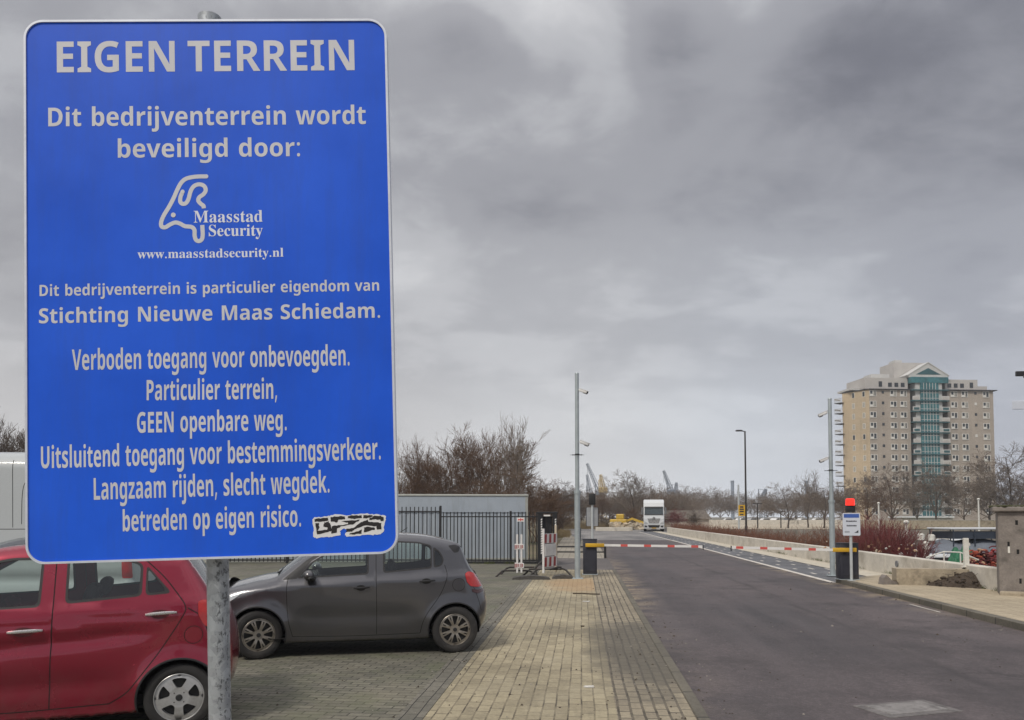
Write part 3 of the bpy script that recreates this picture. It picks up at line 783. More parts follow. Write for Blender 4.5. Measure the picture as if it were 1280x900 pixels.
def small_sheet(name, label, cat, px, py, w, d, rz, mat, z=.004, seed=1):
    g = G(px, py, z)
    rg = random.Random(seed)
    mb = MB()
    n = 9
    pts = [(w * .5 * math.cos(2 * math.pi * i / n) * rg.uniform(.7, 1.1), d * .5 * math.sin(2 * math.pi * i / n) * rg.uniform(.7, 1.1)) for i in range(n)]
    top = [(x, y, .006 + rg.random() * .012) for x, y in pts]
    mb.add(top + [(x, y, 0) for x, y in pts], [tuple(range(n))] + [(i, (i + 1) % n, n + (i + 1) % n, n + i) for i in range(n)])
    o = mb.build(name, mat, loc=(g.x, g.y, z))
    o.rotation_euler.z = rz
    return tag(o, label, cat)
M['paper'] = pm('paper', (.62, .61, .58), .8, var=.1)
M['old_grit'] = pm('grit_stones', (.24, .22, .19), .9, var=.4)
M['stick'] = pm('dead_wood', (.06, .045, .03), .9, var=.3)
small_sheet('paper_scrap', 'flat white scrap of paper in the middle of the near pavement', 'litter', 737, 859, .12, .05, .1, M['paper'], seed=3)
small_sheet('paper_scrap', 'small crumpled white paper far along the pavement near the camera mast', 'litter', 733, 752, .17, .10, .4, M['paper'], seed=4)
small_sheet('leaf_scrap', 'dark dead leaf on the middle of the pavement, beyond the paper scrap', 'litter', 728, 783, .07, .05, .4, M['stick'], seed=6)
a, b = G(716, 742, .01), G(750, 743, .01)
mbs = MB(); mbs.path([(a.x, a.y, .015), ((a.x * 2 + b.x) / 3, (a.y * 2 + b.y) / 3 + .03, .02), ((a.x + 2 * b.x) / 3, (a.y + 2 * b.y) / 3, .014), (b.x, b.y, .018)], .014, 6)
tag(mbs.build('dead_branch', M['stick']), 'thin dark dead branch lying across the pavement near the mast', 'branch')

grit('grit', 'small stones and leaf crumbs scattered along the kerbs and pavers', [(1.12, 1.5, 5, 26, -.06), (.35, 1.0, 5, 24, .001), (-1.7, -1.3, 5, 24, .006), (-1.3, .9, 5, 22, .001), (6.4, 6.9, 8, 24, -.06), (1.2, 6.8, 6, 24, -.06), (-6, -1.7, 6, 20, .001)], 1500, [M['stick'], M['old_grit'], M['soil']], 17)
# ================================================================== THE BLUE NOTICE SIGN
SIGN_C = Vector((-0.81585208, 1.6455063, 2.26002558))
SIGN_M = (Matrix.Rotation(0.12678097, 3, 'Z') @ Matrix.Rotation(-0.02868889, 3, 'Y') @ Matrix.Rotation(0.00254878, 3, 'X'))
SW, SH = .80, 1.204

def S(px, py):
    """pixel -> point (x, z) on the sign's face"""
    d = ray(px, py)
    n = SIGN_M @ Vector((0, 1, 0))
    p = _c + d * ((SIGN_C - _c).dot(n) / d.dot(n))
    q = SIGN_M.transposed() @ (p - SIGN_C)
    return Vector((q.x, q.z))

def sign_mats():
    t = NT('blue_sign_film')
    v = t.coord()
    a = t.noise(v, 3.5, 6, .6)
    b = t.noise(v, 90, 3, .6)
    c = t.ramp(a, ((.3, (.010, .088, .62)), (.7, (.015, .118, .78))))
    c = t.mix(t.math('MULTIPLY', t.ramp(t.noise(v, 55, 5, .8), ((.70, 0), (.76, 1))), .55), c, (.03, .07, .28))
    c = t.mix(t.math('MULTIPLY', t.ramp(t.noise(v, 5, 6, .7, mscale=(4, 1, .5)), ((.46, 0), (.72, 1))), .38), c, (.03, .085, .42))
    c = t.mix(t.math('MULTIPLY', t.ramp(t.noise(v, 1.6, 7, .65), ((.44, 0), (.70, 1))), .30), c, (.018, .13, .85))
    t.bump(b, .04, .002)
    M['sblue'] = t.fin(c, t.ramp(a, ((.3, .34), (.7, .48))), 0, **{'Specular IOR Level': .25})
    t = NT('sign_letter_film')
    v = t.coord()
    c = t.ramp(t.noise(v, 8, 6, .65), ((.3, (.54, .55, .59)), (.7, (.63, .64, .68))))
    M['sletter'] = t.fin(c, .5)
    M['sbright'] = pm('sign_bright_film', (.72, .76, .86), .5, var=.06)
    M['srim'] = pm('sign_rim', (.62, .66, .74), .45, .2, var=.12, scale=20)
    M['sback'] = pm('sign_back_aluminium', (.45, .46, .47), .45, .8, var=.12)
    t = NT('galvanised_post')
    v = t.coord()
    a = t.noise(v, 9, 6, .65, mscale=(1, 1, .5))
    vo = t.node('ShaderNodeTexVoronoi', {'Scale': 70.0})
    t.l.new(v, vo.inputs['Vector'])
    c = t.ramp(a, ((.3, (.25, .275, .30)), (.55, (.38, .405, .43)), (.75, (.50, .52, .535))))
    bw = t.node('ShaderNodeRGBToBW')
    t.l.new(vo.outputs['Color'], bw.inputs[0])
    c = t.mix(.22, c, bw.outputs[0], 'OVERLAY')
    # pitted, rusting zinc gathered in an uneven stripe down one side
    sx = t.node('ShaderNodeSeparateXYZ'); t.l.new(v, sx.inputs[0])
    xx = t.math('ADD', sx.outputs[0], t.math('MULTIPLY', sx.outputs[2], .0306))
    xx = t.math('ADD', t.math('MULTIPLY', xx, 20.0), t.math('ADD', t.math('MULTIPLY', t.noise(v, 7, 4, .6), .5), .1))
    side = t.ramp(xx, ((.26, 0), (.55, 1)))
    sp = t.noise(v, 125, 5, .75, mscale=(1, 1, .55))
    spots = t.math('MULTIPLY', t.ramp(sp, ((.54, 0), (.60, 1))), t.math('ADD', t.math('MULTIPLY', side, .9), .10))
    low = t.ramp(sx.outputs[2], ((0.0, 1), (1.0, .75)))
    spots = t.math('MULTIPLY', spots, low)
    c = t.mix(spots, c, (.035, .038, .042))
    t.bump(t.math('SUBTRACT', 1.0, spots), .5, .002)
    M['galv_post'] = t.fin(c, t.ramp(a, ((.3, .42), (.7, .62))), .35)
sign_mats()
M['galv'] = pm('galvanised_steel', (.40, .45, .47), .5, .45, var=.16, scale=5, bump=.1)
M['black_ink'] = pm('black_sticker_ink', (.015, .014, .016), .55, var=.2)
M['white_ink'] = pm('white_sticker_paper', (.72, .73, .74), .6, var=.1)

pb = P(274.5, 860, 1.772)
pt = P(262, 24.5, 1.770)
axis = (pt - pb).normalized()
base = pb - axis * (pb.z / axis.z)
SG = thing('notice_sign', 'tall blue private-ground notice board with white Dutch lettering on a galvanised post', 'sign', base)
T4 = Matrix.Translation(SIGN_C - base) @ SIGN_M.to_4x4()

def rrect(w, h, r, n=8):
    pts = []
    for cx, cz, a0 in ((w / 2 - r, h / 2 - r, 0), (-w / 2 + r, h / 2 - r, 90), (-w / 2 + r, -h / 2 + r, 180), (w / 2 - r, -h / 2 + r, 270)):
        for i in range(n + 1):
            a = R(a0 + 90 * i / n)
            pts.append((cx + r * math.cos(a), cz + r * math.sin(a)))
    return pts

def flat(mb, polys, y, T=None):
    v, t = tess(polys)
    mb.add([(x, y, z) for x, z in v], t, T)

mb = MB(); mb.prism(rrect(SW - .0096, SH - .0096, .0362), .0, .006, T4)
mb.build('board', M['sblue'], SG)
# folded aluminium rim: a ring with real depth, 3 mm proud of the film
ro, ri = rrect(SW, SH, .041, 10), rrect(SW - .0095, SH - .0095, .0363, 10)
mb = MB()
n = len(ro)
vs = [(x, -.003, z) for x, z in ro] + [(x, -.003, z) for x, z in ri] + [(x, .022, z) for x, z in ro] + [(x, .022, z) for x, z in ri]
fs = []
for i in range(n):
    j = (i + 1) % n
    fs += [(i, j, n + j, n + i), (i, 2 * n + i, 2 * n + j, j), (n + i, n + j, 3 * n + j, 3 * n + i), (2 * n + i, 3 * n + i, 3 * n + j, 2 * n + j)]
mb.add(vs, fs, T4)
mb.build('rim', M['srim'], SG)
mb = MB(); mb.prism(rrect(SW - .014, SH - .014, .034), .0065, .009, T4)
mb.build('back_plate', M['sback'], SG)

def text_polys(s, font, space=None):
    """glyph contours of a string, its left and right edge, in font units"""
    x = 0
    out = []
    for ch in s:
        if ch == ' ':
            x += space or (225 if font == 's' else 200)
            continue
        adv, cs = GLYPHS[font + ch]
        out.append([[(px + x, py) for px, py in c] for c in cs])
        x += adv
    xs = [p[0] for g in out for c in g for p in c]
    return out, min(xs), max(xs)

def text_on(mb, s, font, xl, xr, bl, br, cap_px, y=-.0004, capu=480.0, space=None):
    a, b = S(xl, bl), S(xr, br)
    u = (b - a)
    w = u.length
    u.normalize()
    v = Vector((-u.y, u.x))
    gl, x0, x1 = text_polys(s, font, space)
    sx = w / (x1 - x0)
    xm, bm_ = (xl + xr) / 2, (bl + br) / 2
    sz = (S(xm, bm_ - cap_px) - S(xm, bm_)).length / capu
    for g in gl:
        polys = [[tuple(a + u * ((px - x0) * sx) + v * (py * sz)) for px, py in c] for c in g]
        flat(mb, polys, y, T4)

mb = MB(); text_on(mb, 'EIGEN TERREIN', 's', 71.2, 443.4, 90.6, 87.8, 38.2, space=140)
mb.build('heading_lettering', M['sletter'], SG)
mb = MB(); text_on(mb, 'Dit bedrijventerrein wordt', 's', 60.4, 457.4, 158.0, 155.0, 23.0)
mb.build('intro_lettering', M['sletter'], SG)
mb = MB(); text_on(mb, 'beveiligd door:', 's', 147.4, 375.2, 197.2, 195.2, 22.6)
mb.build('intro_lettering', M['sletter'], SG)
mb = MB(); text_on(mb, 'Maasstad', 'r', 242.2, 328.3, 278.3, 277.2, 14.6, capu=455)
mb.build('company_lettering', M['sbright'], SG)
mb = MB(); text_on(mb, 'Security', 'r', 261.1, 328.6, 295.2, 294.6, 14.4, capu=470)
mb.build('company_lettering', M['sbright'], SG)
mb = MB(); text_on(mb, 'www.maasstadsecurity.nl', 'r', 172.0, 354.4, 323.2, 320.8, 11.0, capu=455)
mb.build('company_lettering', M['sbright'], SG)
mb = MB(); text_on(mb, 'Dit bedrijventerrein is particulier eigendom van', 's', 49.6, 474.0, 370.2, 363.3, 13.8)
mb.build('owner_lettering', M['sletter'], SG)
mb = MB(); text_on(mb, 'Stichting Nieuwe Maas Schiedam.', 's', 48.8, 475.2, 404.2, 397.0, 18.4)
mb.build('owner_lettering', M['sletter'], SG)
mb = MB(); text_on(mb, 'Verboden toegang voor onbevoegden.', 's', 90.0, 437.0, 462.6, 456.6, 25.4)
mb.build('rules_lettering', M['sletter'], SG)
mb = MB(); text_on(mb, 'Particulier terrein,', 's', 183.4, 346.4, 500.4, 498.4, 25.2)
mb.build('rules_lettering', M['sletter'], SG)
mb = MB(); text_on(mb, 'GEEN openbare weg.', 's', 171.4, 358.4, 541.0, 537.6, 25.6)
mb.build('rules_lettering', M['sletter'], SG)
mb = MB(); text_on(mb, 'Uitsluitend toegang voor bestemmingsverkeer.', 's', 51.4, 476.0, 585.4, 574.0, 27.0)
mb.build('rules_lettering', M['sletter'], SG)
mb = MB(); text_on(mb, 'Langzaam rijden, slecht wegdek.', 's', 117.4, 412.0, 624.8, 615.4, 27.0)
mb.build('rules_lettering', M['sletter'], SG)
mb = MB(); text_on(mb, 'betreden op eigen risico.', 's', 153.6, 376.4, 664.2, 657.8, 26.0)
mb.build('rules_lettering', M['sletter'], SG)

def catmull(pts, per=8, closed=False):
    pts = [Vector(p) for p in pts]
    n = len(pts)
    out = []
    for i in range(n if closed else n - 1):
        if closed:
            a, b, c, d = pts[i - 1], pts[i], pts[(i + 1) % n], pts[(i + 2) % n]
        else:
            a = pts[i - 1] if i else pts[0] * 2 - pts[1]
            b, c = pts[i], pts[i + 1]
            d = pts[i + 2] if i + 2 < n else pts[-1] * 2 - pts[-2]
        for k2 in range(per):
            t = k2 / per
            out.append(.5 * ((2 * b) + (c - a) * t + (2 * a - 5 * b + 4 * c - d) * t * t + (3 * b - a - 3 * c + d) * t ** 3))
    if not closed:
        out.append(pts[-1])
    return out

def ribbon(mb, pts, w, y, T):
    n = len(pts)
    vs = []
    for i, p in enumerate(pts):
        d = (pts[min(i + 1, n - 1)] - pts[max(i - 1, 0)]).normalized()
        nn = Vector((-d.y, d.x)) * w / 2
        vs += [(p.x + nn.x, y, p.y + nn.y), (p.x - nn.x, y, p.y - nn.y)]
    mb.add(vs, [(2 * i, 2 * i + 1, 2 * i + 3, 2 * i + 2) for i in range(n - 1)], T)

def zpx(x, y):                       # from the enlarged emblem to the sign's face
    return S(185 + x / 6.922, 205 + y / 6.922)
mb = MB()
outer = [(505, 108), (450, 108), (390, 113), (330, 128), (290, 160), (258, 215), (220, 300), (180, 375), (140, 440), (115, 500), (118, 540), (150, 548), (190, 525), (235, 507), (275, 515), (320, 538), (375, 545), (402, 570), (404, 620), (415, 655), (440, 668), (466, 652), (474, 615), (472, 565), (470, 528)]
inner = [(300, 240), (282, 285), (280, 325), (300, 345), (330, 338), (352, 300), (368, 240), (395, 195), (440, 176), (485, 190), (500, 228), (480, 262), (445, 288), (436, 318), (458, 345), (480, 362), (484, 384)]
wst = (zpx(36, 0) - zpx(0, 0)).length
ribbon(mb, catmull([zpx(*p) for p in outer], 6), wst, -.0004, T4)
ribbon(mb, catmull([zpx(*p) for p in inner], 6), wst, -.0004, T4)
for cx, cy, rad in ((505, 108, 18), (300, 240, 18), (220, 442, 21)):
    flat(mb, [[tuple(zpx(cx + rad * math.cos(2 * math.pi * i / 16), cy + rad * math.sin(2 * math.pi * i / 16))) for i in range(16)]], -.0007, T4)
mb.build('emblem', M['sletter'], SG)

# torn remains of a black and white sticker
def s4(x, y):
    return tuple(S(370 + x / 9.846, 630 + y / 9.846))
mb = MB()
edge = [(205, 190), (230, 165), (300, 160), (400, 150), (430, 132), (520, 128), (620, 138), (720, 124), (880, 118), (960, 128), (1030, 128), (1110, 150), (1105, 190), (1085, 250), (1080, 340), (1040, 372), (950, 380), (860, 378), (760, 395), (620, 405), (600, 375), (640, 330), (590, 300), (545, 330), (545, 380), (440, 410), (380, 402), (250, 420), (212, 400), (215, 300)]
rg = random.Random(3)
edge2 = []
for i, p in enumerate(edge):
    q = edge[(i + 1) % len(edge)]
    for k2 in range(4):
        t = k2 / 4
        edge2.append((p[0] + (q[0] - p[0]) * t + rg.uniform(-6, 6), p[1] + (q[1] - p[1]) * t + rg.uniform(-6, 6)))
flat(mb, [[s4(*p) for p in edge2]], -.0005, T4)
mb.mi = 1
for blob in ([(225, 190), (300, 175), (395, 168), (400, 205), (330, 215), (235, 218)], [(235, 235), (280, 230), (290, 290), (270, 325), (380, 318), (395, 290), (340, 280), (345, 228), (400, 215), (432, 260), (440, 330), (400, 345), (260, 372)],
             [(425, 160), (520, 150), (600, 150), (605, 185), (520, 195), (510, 225), (430, 215)], [(450, 270), (520, 262), (640, 250), (640, 230), (560, 215), (690, 200), (790, 195), (700, 250), (560, 275), (505, 300), (500, 350), (440, 365), (435, 300)],
             [(640, 145), (720, 138), (810, 140), (815, 170), (720, 182), (640, 176)], [(830, 140), (940, 140), (945, 158), (870, 178), (826, 176)], [(620, 310), (700, 295), (800, 225), (880, 195), (890, 220), (980, 225), (1050, 235), (1048, 310), (1000, 318), (990, 275), (880, 260), (800, 280), (720, 310), (690, 340), (620, 345)],
             [(840, 290), (900, 278), (970, 290), (965, 315), (860, 345), (838, 350)], [(650, 368), (720, 345), (812, 318), (808, 360), (720, 378)], [(965, 145), (1040, 145), (1080, 165), (1075, 210), (1045, 210), (1030, 190), (960, 190), (900, 195), (900, 180)]):
    b2 = []
    for i, p in enumerate(blob):
        q = blob[(i + 1) % len(blob)]
        for k2 in range(4):
            t = k2 / 4
            b2.append((p[0] + (q[0] - p[0]) * t + rg.uniform(-5, 5), p[1] + (q[1] - p[1]) * t + rg.uniform(-5, 5)))
    flat(mb, [[s4(*p) for p in b2]], -.0009, T4)
mb.build('torn_sticker', [M['white_ink'], M['black_ink']], SG)

mb = MB(); mb.tube((0, 0, 0), pt - base, .0240, .0240, 28)
mb.build('post', M['galv_post'], SG, smooth=True)
mb = MB(); mb.tube(pt - base - axis * .02, pt - base + axis * .004, .0262, .0262, 24)
mb.tube(pt - base + axis * .004, pt - base + axis * .012, .0262, .012, 24)
mb.build('post_cap', M['galv_post'], SG, smooth=True)
for fz in (.42, -.42):
    mb = MB()
    mb.box(-.16, .16, .0225, .034, fz - .02, fz + .02, T4, .003)
    mb.build('clamp_bracket', M['sback'], SG)
# ================================================================== CARS
M['glass'] = glass_mat('car_glass', (.86, .93, .90), 1.0)
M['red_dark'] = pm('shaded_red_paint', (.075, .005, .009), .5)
M['glass_dark'] = glass_mat('tinted_car_glass', (.30, .34, .34), .9)
M['rubber'] = pm('black_rubber', (.018, .018, .019), .6, var=.25, scale=12)
M['trim'] = pm('black_plastic_trim', (.016, .016, .018), .6, var=.2, scale=10)
M['gap'] = pm('dark_panel_gap', (.008, .008, .008), .9)
M['tyre'] = pm('tyre_rubber', (.022, .021, .021), .78, var=.35, scale=9, bump=.2, bscale=40, dirt=((.07, .062, .052), .35))
M['seat_cloth'] = pm('seat_cloth', (.028, .028, .031), .9, var=.25, scale=20)
M['cabin'] = pm('cabin_plastic', (.035, .035, .037), .8, var=.2)
M['rim_silver'] = pm('wheel_cover_silver', (.48, .48, .48), .36, .55, var=.15, scale=10, dirt=((.2, .18, .15), .5))
M['rim_bronze'] = pm('wheel_cover_grey', (.30, .275, .24), .35, .65, var=.15, scale=12, dirt=((.12, .1, .08), .5))
M['chrome'] = pm('satin_chrome', (.62, .61, .60), .28, .75, var=.08)
M['red_lens'] = pm('red_lamp_lens', (.42, .014, .012), .16, var=.2, scale=12, **{'Coat Weight': .6})
M['clear_lens'] = pm('clear_lamp_lens', (.55, .58, .60), .12, .3, var=.1, **{'Coat Weight': .8})

def paint_mat(name, col, metal, rough, flake=.12, dirt=.25):
    t = NT(name)
    v = t.coord()
    a = t.noise(v, 1.4, 6, .6)
    f = t.noise(v, 420, 2, .5)
    c = t.ramp(f, ((.3, tuple(x * (1 - flake) for x in col)), (.7, tuple(x * (1 + flake) for x in col))))
    sx = t.node('ShaderNodeSeparateXYZ'); t.l.new(v, sx.inputs[0])
    lowd = t.ramp(sx.outputs[2], ((.2, 1), (.62, 0)))
    dn = t.ramp(t.noise(v, 5, 7, .7), ((.38, 0), (.7, 1)))
    c = t.mix(t.math('MULTIPLY', t.math('MULTIPLY', lowd, dn), dirt), c, (.16, .14, .115))
    c = t.mix(t.math('MULTIPLY', t.ramp(a, ((.45, 0), (.75, 1))), dirt * .25), c, (.2, .19, .17))
    t.bump(t.noise(v, 2.2, 2, .4), .02, .05)
    return t.fin(c, t.ramp(a, ((.3, rough), (.7, rough + .08))), metal, **{'Coat Weight': 1.0, 'Coat Roughness': .04})
M['red_paint'] = paint_mat('red_car_paint', (.27, .008, .032), .5, .22)
M['grey_paint'] = paint_mat('grey_car_paint', (.098, .098, .108), .75, .27, .05)
M['claw_lens'] = pm('dark_lamp_lens', (.05, .012, .012), .12, **{'Coat Weight': .6})
M['white_paint'] = paint_mat('white_van_paint', (.40, .43, .445), 0, .45)

def offset_band(path, w):
    """narrow closed polygon round an open path"""
    p = [Vector(q) for q in path]
    n = len(p)
    L, Rr = [], []
    for i in range(n):
        d = (p[min(i + 1, n - 1)] - p[max(i - 1, 0)]).normalized()
        k2 = Vector((-d.y, d.x)) * w
        L.append(tuple(p[i] + k2)); Rr.append(tuple(p[i] - k2))
    return L + Rr[::-1]

def inset(poly, d):
    p = [Vector(q) for q in poly]
    n = len(p)
    area = sum(p[i].x * p[(i + 1) % n].y - p[(i + 1) % n].x * p[i].y for i in range(n))
    s = 1 if area > 0 else -1
    out = []
    for i in range(n):
        a = (p[i] - p[i - 1]).normalized(); b = (p[(i + 1) % n] - p[i]).normalized()
        na, nb = Vector((-a.y, a.x)) * s, Vector((-b.y, b.x)) * s
        m = (na + nb)
        m = m / max(.4, m.dot(na))
        out.append(tuple(p[i] + m * d))
    return out

def rounded(poly, r=.03, n=4):
    p = [Vector(q) for q in poly]
    out = []
    for i in range(len(p)):
        a, b, c = p[i - 1], p[i], p[(i + 1) % len(p)]
        u, v = (a - b), (c - b)
        k2 = min(r, u.length * .4, v.length * .4)
        s, e = b + u.normalized() * k2, b + v.normalized() * k2
        for j in range(n + 1):
            t = j / n
            out.append(tuple((1 - t) ** 2 * s + 2 * t * (1 - t) * b + t * t * e))
    return out

class Shell:
    """car body skin: a side view in (s = metres behind the nose, z) swelled to half-width w(s, z), its outline rounded over"""
    def __init__(self, hull, width, s0, step=.045):
        self.s0, self.width = s0, width
        cp = [Vector((h[0], h[1], h[2])) for h in hull]
        tags = [h[3] for h in hull]
        per = 6
        pts = catmull(cp, per, True)
        self.tags = [tags[i // per] for i in range(len(pts))]
        self.h = np.array([[p.x, p.y] for p in pts])
        self.hr = np.maximum(np.array([p.z for p in pts]), .02)
        n = len(self.h)
        area = sum(self.h[i][0] * self.h[(i + 1) % n][1] - self.h[(i + 1) % n][0] * self.h[i][1] for i in range(n))
        e = np.roll(self.h, -1, 0) - np.roll(self.h, 1, 0)
        e /= np.linalg.norm(e, axis=1)[:, None]
        self.on = np.stack([e[:, 1], -e[:, 0]], 1) * (1 if area > 0 else -1)   # outward normals of the outline
        self.step = step

    def near(self, p):
        a = self.h; b = np.roll(self.h, -1, 0)
        ab = b - a
        t = np.clip(((p[:, None, :] - a[None]) * ab[None]).sum(2) / (ab ** 2).sum(1)[None], 0, 1)
        q = a[None] + ab[None] * t[:, :, None]
        d = np.linalg.norm(p[:, None, :] - q, axis=2)
        i = d.argmin(1)
        k2 = np.arange(len(p))
        tt = t[k2, i]
        j = (i + 1) % len(a)
        r = self.hr[i] * (1 - tt) + self.hr[j] * tt
        nn = self.on[i] * (1 - tt)[:, None] + self.on[j] * tt[:, None]
        nn /= np.linalg.norm(nn, axis=1)[:, None]
        return d[k2, i], r, nn

    def surf(self, p, push=0.0):
        """side-view points -> half-width and normal (ns, ny, nz)"""
        p = np.asarray(p, float).reshape(-1, 2)
        d, r, on = self.near(p)
        w = self.width(p[:, 0], p[:, 1])
        e = 1e-3
        ws = (self.width(p[:, 0] + e, p[:, 1]) - self.width(p[:, 0] - e, p[:, 1])) / (2 * e)
        wz = (self.width(p[:, 0], p[:, 1] + e) - self.width(p[:, 0], p[:, 1] - e)) / (2 * e)
        t = np.clip(1 - d / r, 0, 1)
        y = w - r * (1 - np.sqrt(1 - t * t))
        c = np.sqrt(1 - t * t)
        n = np.stack([-ws * c + on[:, 0] * t, c, -wz * c + on[:, 1] * t], 1)
        n /= np.linalg.norm(n, axis=1)[:, None]
        return y + push, n

    def at(self, s, z, push=0.0, side=1):
        y, n = self.surf([(s, z)])
        v = Vector((self.s0 - s, side * (y[0]), z)) + Vector((-n[0][0], side * n[0][1], n[0][2])) * push
        return v

    def cut(self, features):
        """one triangulation of the side view that follows every feature's outline"""
        pts = [tuple(p) for p in self.h]
        es = [(i, (i + 1) % len(pts)) for i in range(len(pts))]
        for poly in features:
            b = len(pts)
            dense = []
            for i, p in enumerate(poly):
                q = poly[(i + 1) % len(poly)]
                L = math.hypot(q[0] - p[0], q[1] - p[1])
                k2 = max(1, int(L / (self.step * 1.2)))
                dense += [(p[0] + (q[0] - p[0]) * t / k2, p[1] + (q[1] - p[1]) * t / k2) for t in range(k2)]
            pts += dense
            es += [(b + i, b + (i + 1) % len(dense)) for i in range(len(dense))]
        extra = []
        for fr in (.012, .05, .11, .2, .32, .48, .68, .9):
            extra += [tuple(self.h[i] - self.on[i] * self.hr[i] * fr) for i in range(len(self.h))]
        lo, hi = self.h.min(0), self.h.max(0)
        gx = np.arange(lo[0], hi[0], self.step); gz = np.arange(lo[1], hi[1], self.step)
        extra += [(x + (self.step * .5 if j % 2 else 0), z) for j, z in enumerate(gz) for x in gx]
        ex = np.array(extra)
        ex = ex[inpoly(ex, self.h)]
        d, r, _ = self.near(ex)
        ex = ex[d > .0015]
        pts += [tuple(p) for p in ex]
        r_ = delaunay_2d_cdt([Vector(p) for p in pts], es, [], 1, 1e-6)
        v = np.array([[q.x, q.y] for q in r_[0]])
        t = np.array([f for f in r_[2] if len(f) == 3])
        cen = v[t].mean(1)
        return v, t, cen

    def mesh(self, name, v, tris, mats, parent, push=0.0, mid=None, sides=(1, -1), flip_hull=None, caps=None):
        """one object: the given side triangles on both flanks, plus strips across the car (caps)"""
        V, N, F, MI = [], [], [], []
        if len(tris):
            used, inv = np.unique(tris, return_inverse=True)
            tri = inv.reshape(-1, 3)
            y, n = self.surf(v[used])
            for side in sides:
                b = len(V)
                for k2, (s, z) in enumerate(v[used]):
                    nn = (-n[k2][0], side * n[k2][1], n[k2][2])
                    pu = push
                    V.append((self.s0 - s + nn[0] * pu, side * y[k2] + nn[1] * pu, z + nn[2] * pu))
                    N.append(nn)
                for k2, f in enumerate(tri):
                    f = [int(i) + b for i in f]
                    F.append(f)
                    MI.append(0 if mid is None else int(mid[k2]))
        for seg in (caps or []):
            idx, mi, crown, pu = seg
            m = 10
            y, _ = self.surf(self.h[idx])
            b = len(V)
            for k2, i in enumerate(idx):
                for j in range(m + 1):
                    q = 2 * j / m - 1
                    o = crown * (1 - q * q) + pu
                    V.append((self.s0 - (self.h[i][0] + self.on[i][0] * o), q * y[k2], self.h[i][1] + self.on[i][1] * o))
                    tilt = 2 * crown * q / max(y[k2], .2)
                    N.append((-self.on[i][0], tilt, self.on[i][1]))
            for k2 in range(len(idx) - 1):
                for j in range(m):
                    a = b + k2 * (m + 1) + j
                    F.append([a, a + 1, a + m + 2, a + m + 1]); MI.append(mi)
        Va, Na = np.array(V), np.array(N)
        Na /= np.linalg.norm(Na, axis=1)[:, None]
        FF = []
        for f in F:
            g = np.cross(Va[f[1]] - Va[f[0]], Va[f[2]] - Va[f[0]])
            FF.append(f if g @ Na[f].sum(0) >= 0 else f[::-1])
        me = bpy.data.meshes.new(name)
        me.from_pydata([tuple(p) for p in Va], [], FF)
        for m in (mats if isinstance(mats, (list, tuple)) else [mats]):
            me.materials.append(m)
        me.polygons.foreach_set('material_index', MI)
        me.polygons.foreach_set('use_smooth', [True] * len(FF))
        me.update()
        me.normals_split_custom_set_from_vertices([tuple(p) for p in Na])
        o = bpy.data.objects.new(name, me)
        COL.objects.link(o)
        o.parent = parent
        return o

def circ(cx, cz, r, n=28, a0=0, a1=360):
    full = a1 - a0 >= 360
    m = n if full else n + 1
    return [(cx + r * math.cos(R(a0 + (a1 - a0) * i / n)), cz + r * math.sin(R(a0 + (a1 - a0) * i / n))) for i in range(m)]

def wheel(parent, x, y, r, wdt, rim_r, holes, rim_mat, side, steer=0.0, bolts=0):
    """tyre and rim; the outer face looks along side*Y"""
    w = bpy.data.objects.new('wheel', None)
    COL.objects.link(w); w.parent = parent
    w.location = (x, y, r); w.rotation_euler = (0, 0, steer)
    T = Matrix.Rotation(math.pi, 4, 'Z') if side < 0 else Matrix.Identity(4)
    h = wdt / 2
    prof = [(rim_r * .93, -h * .8), (rim_r * 1.02, -h * .98), (r * .86, -h), (r * .955, -h * .88), (r * .99, -h * .7), (r, -h * .45), (r, -h * .1), (r * .99, -.0 * h), (r, h * .1), (r, h * .45), (r * .99, h * .7),
            (r * .955, h * .9), (r * .86, h * 1.02), (r * .80, h * 1.03), (rim_r * 1.06, h * .99), (rim_r * 1.01, h * .92), (rim_r * .97, h * .72)]
    mb = MB(); mb.lathe(prof, 44, T)
    mb.build('tyre', M['tyre'], w, smooth=True)
    outer = circ(0, 0, rim_r, 48)
    polys = [outer] + holes
    v, t = tess(polys)
    dome = lambda x_, z_: h * .80 + .018 * (1 - (math.hypot(x_, z_) / rim_r) ** 2) - .012 * max(0, 1 - abs(math.hypot(x_, z_) / rim_r - .30) / .12)
    mb = MB()
    mb.add([(x_, dome(x_, z_), z_) for x_, z_ in v], t, T)
    for p in holes:
        n = len(p)
        mb.add([(x_, dome(x_, z_), z_) for x_, z_ in p] + [(x_ * .97, h * .45, z_ * .97) for x_, z_ in p], [(i, (i + 1) % n, n + (i + 1) % n, n + i) for i in range(n)], T)
    mb.lathe([(rim_r, h * .80), (rim_r * 1.025, h * .93), (rim_r * 1.0, h * .97), (rim_r * .97, h * .86)], 44, T)
    mb.mi = 1
    mb.lathe([(rim_r * .96, h * .35), (.0001, h * .30)], 32, T)
    for i in range(bolts):
        a = 2 * math.pi * (i + .5) / bolts
        mb.ball((.052 * math.cos(a), dome(.052, 0) + .001, .052 * math.sin(a)), .012, .006, .012, 8, 6, T)
    mb.lathe([(.0001, dome(0, 0) + .004), (.022, dome(0, 0) + .003), (.027, dome(0, 0) - .002)], 16, T)
    mb.build('rim', [rim_mat, M['rubber']], w, smooth=True)
    return w

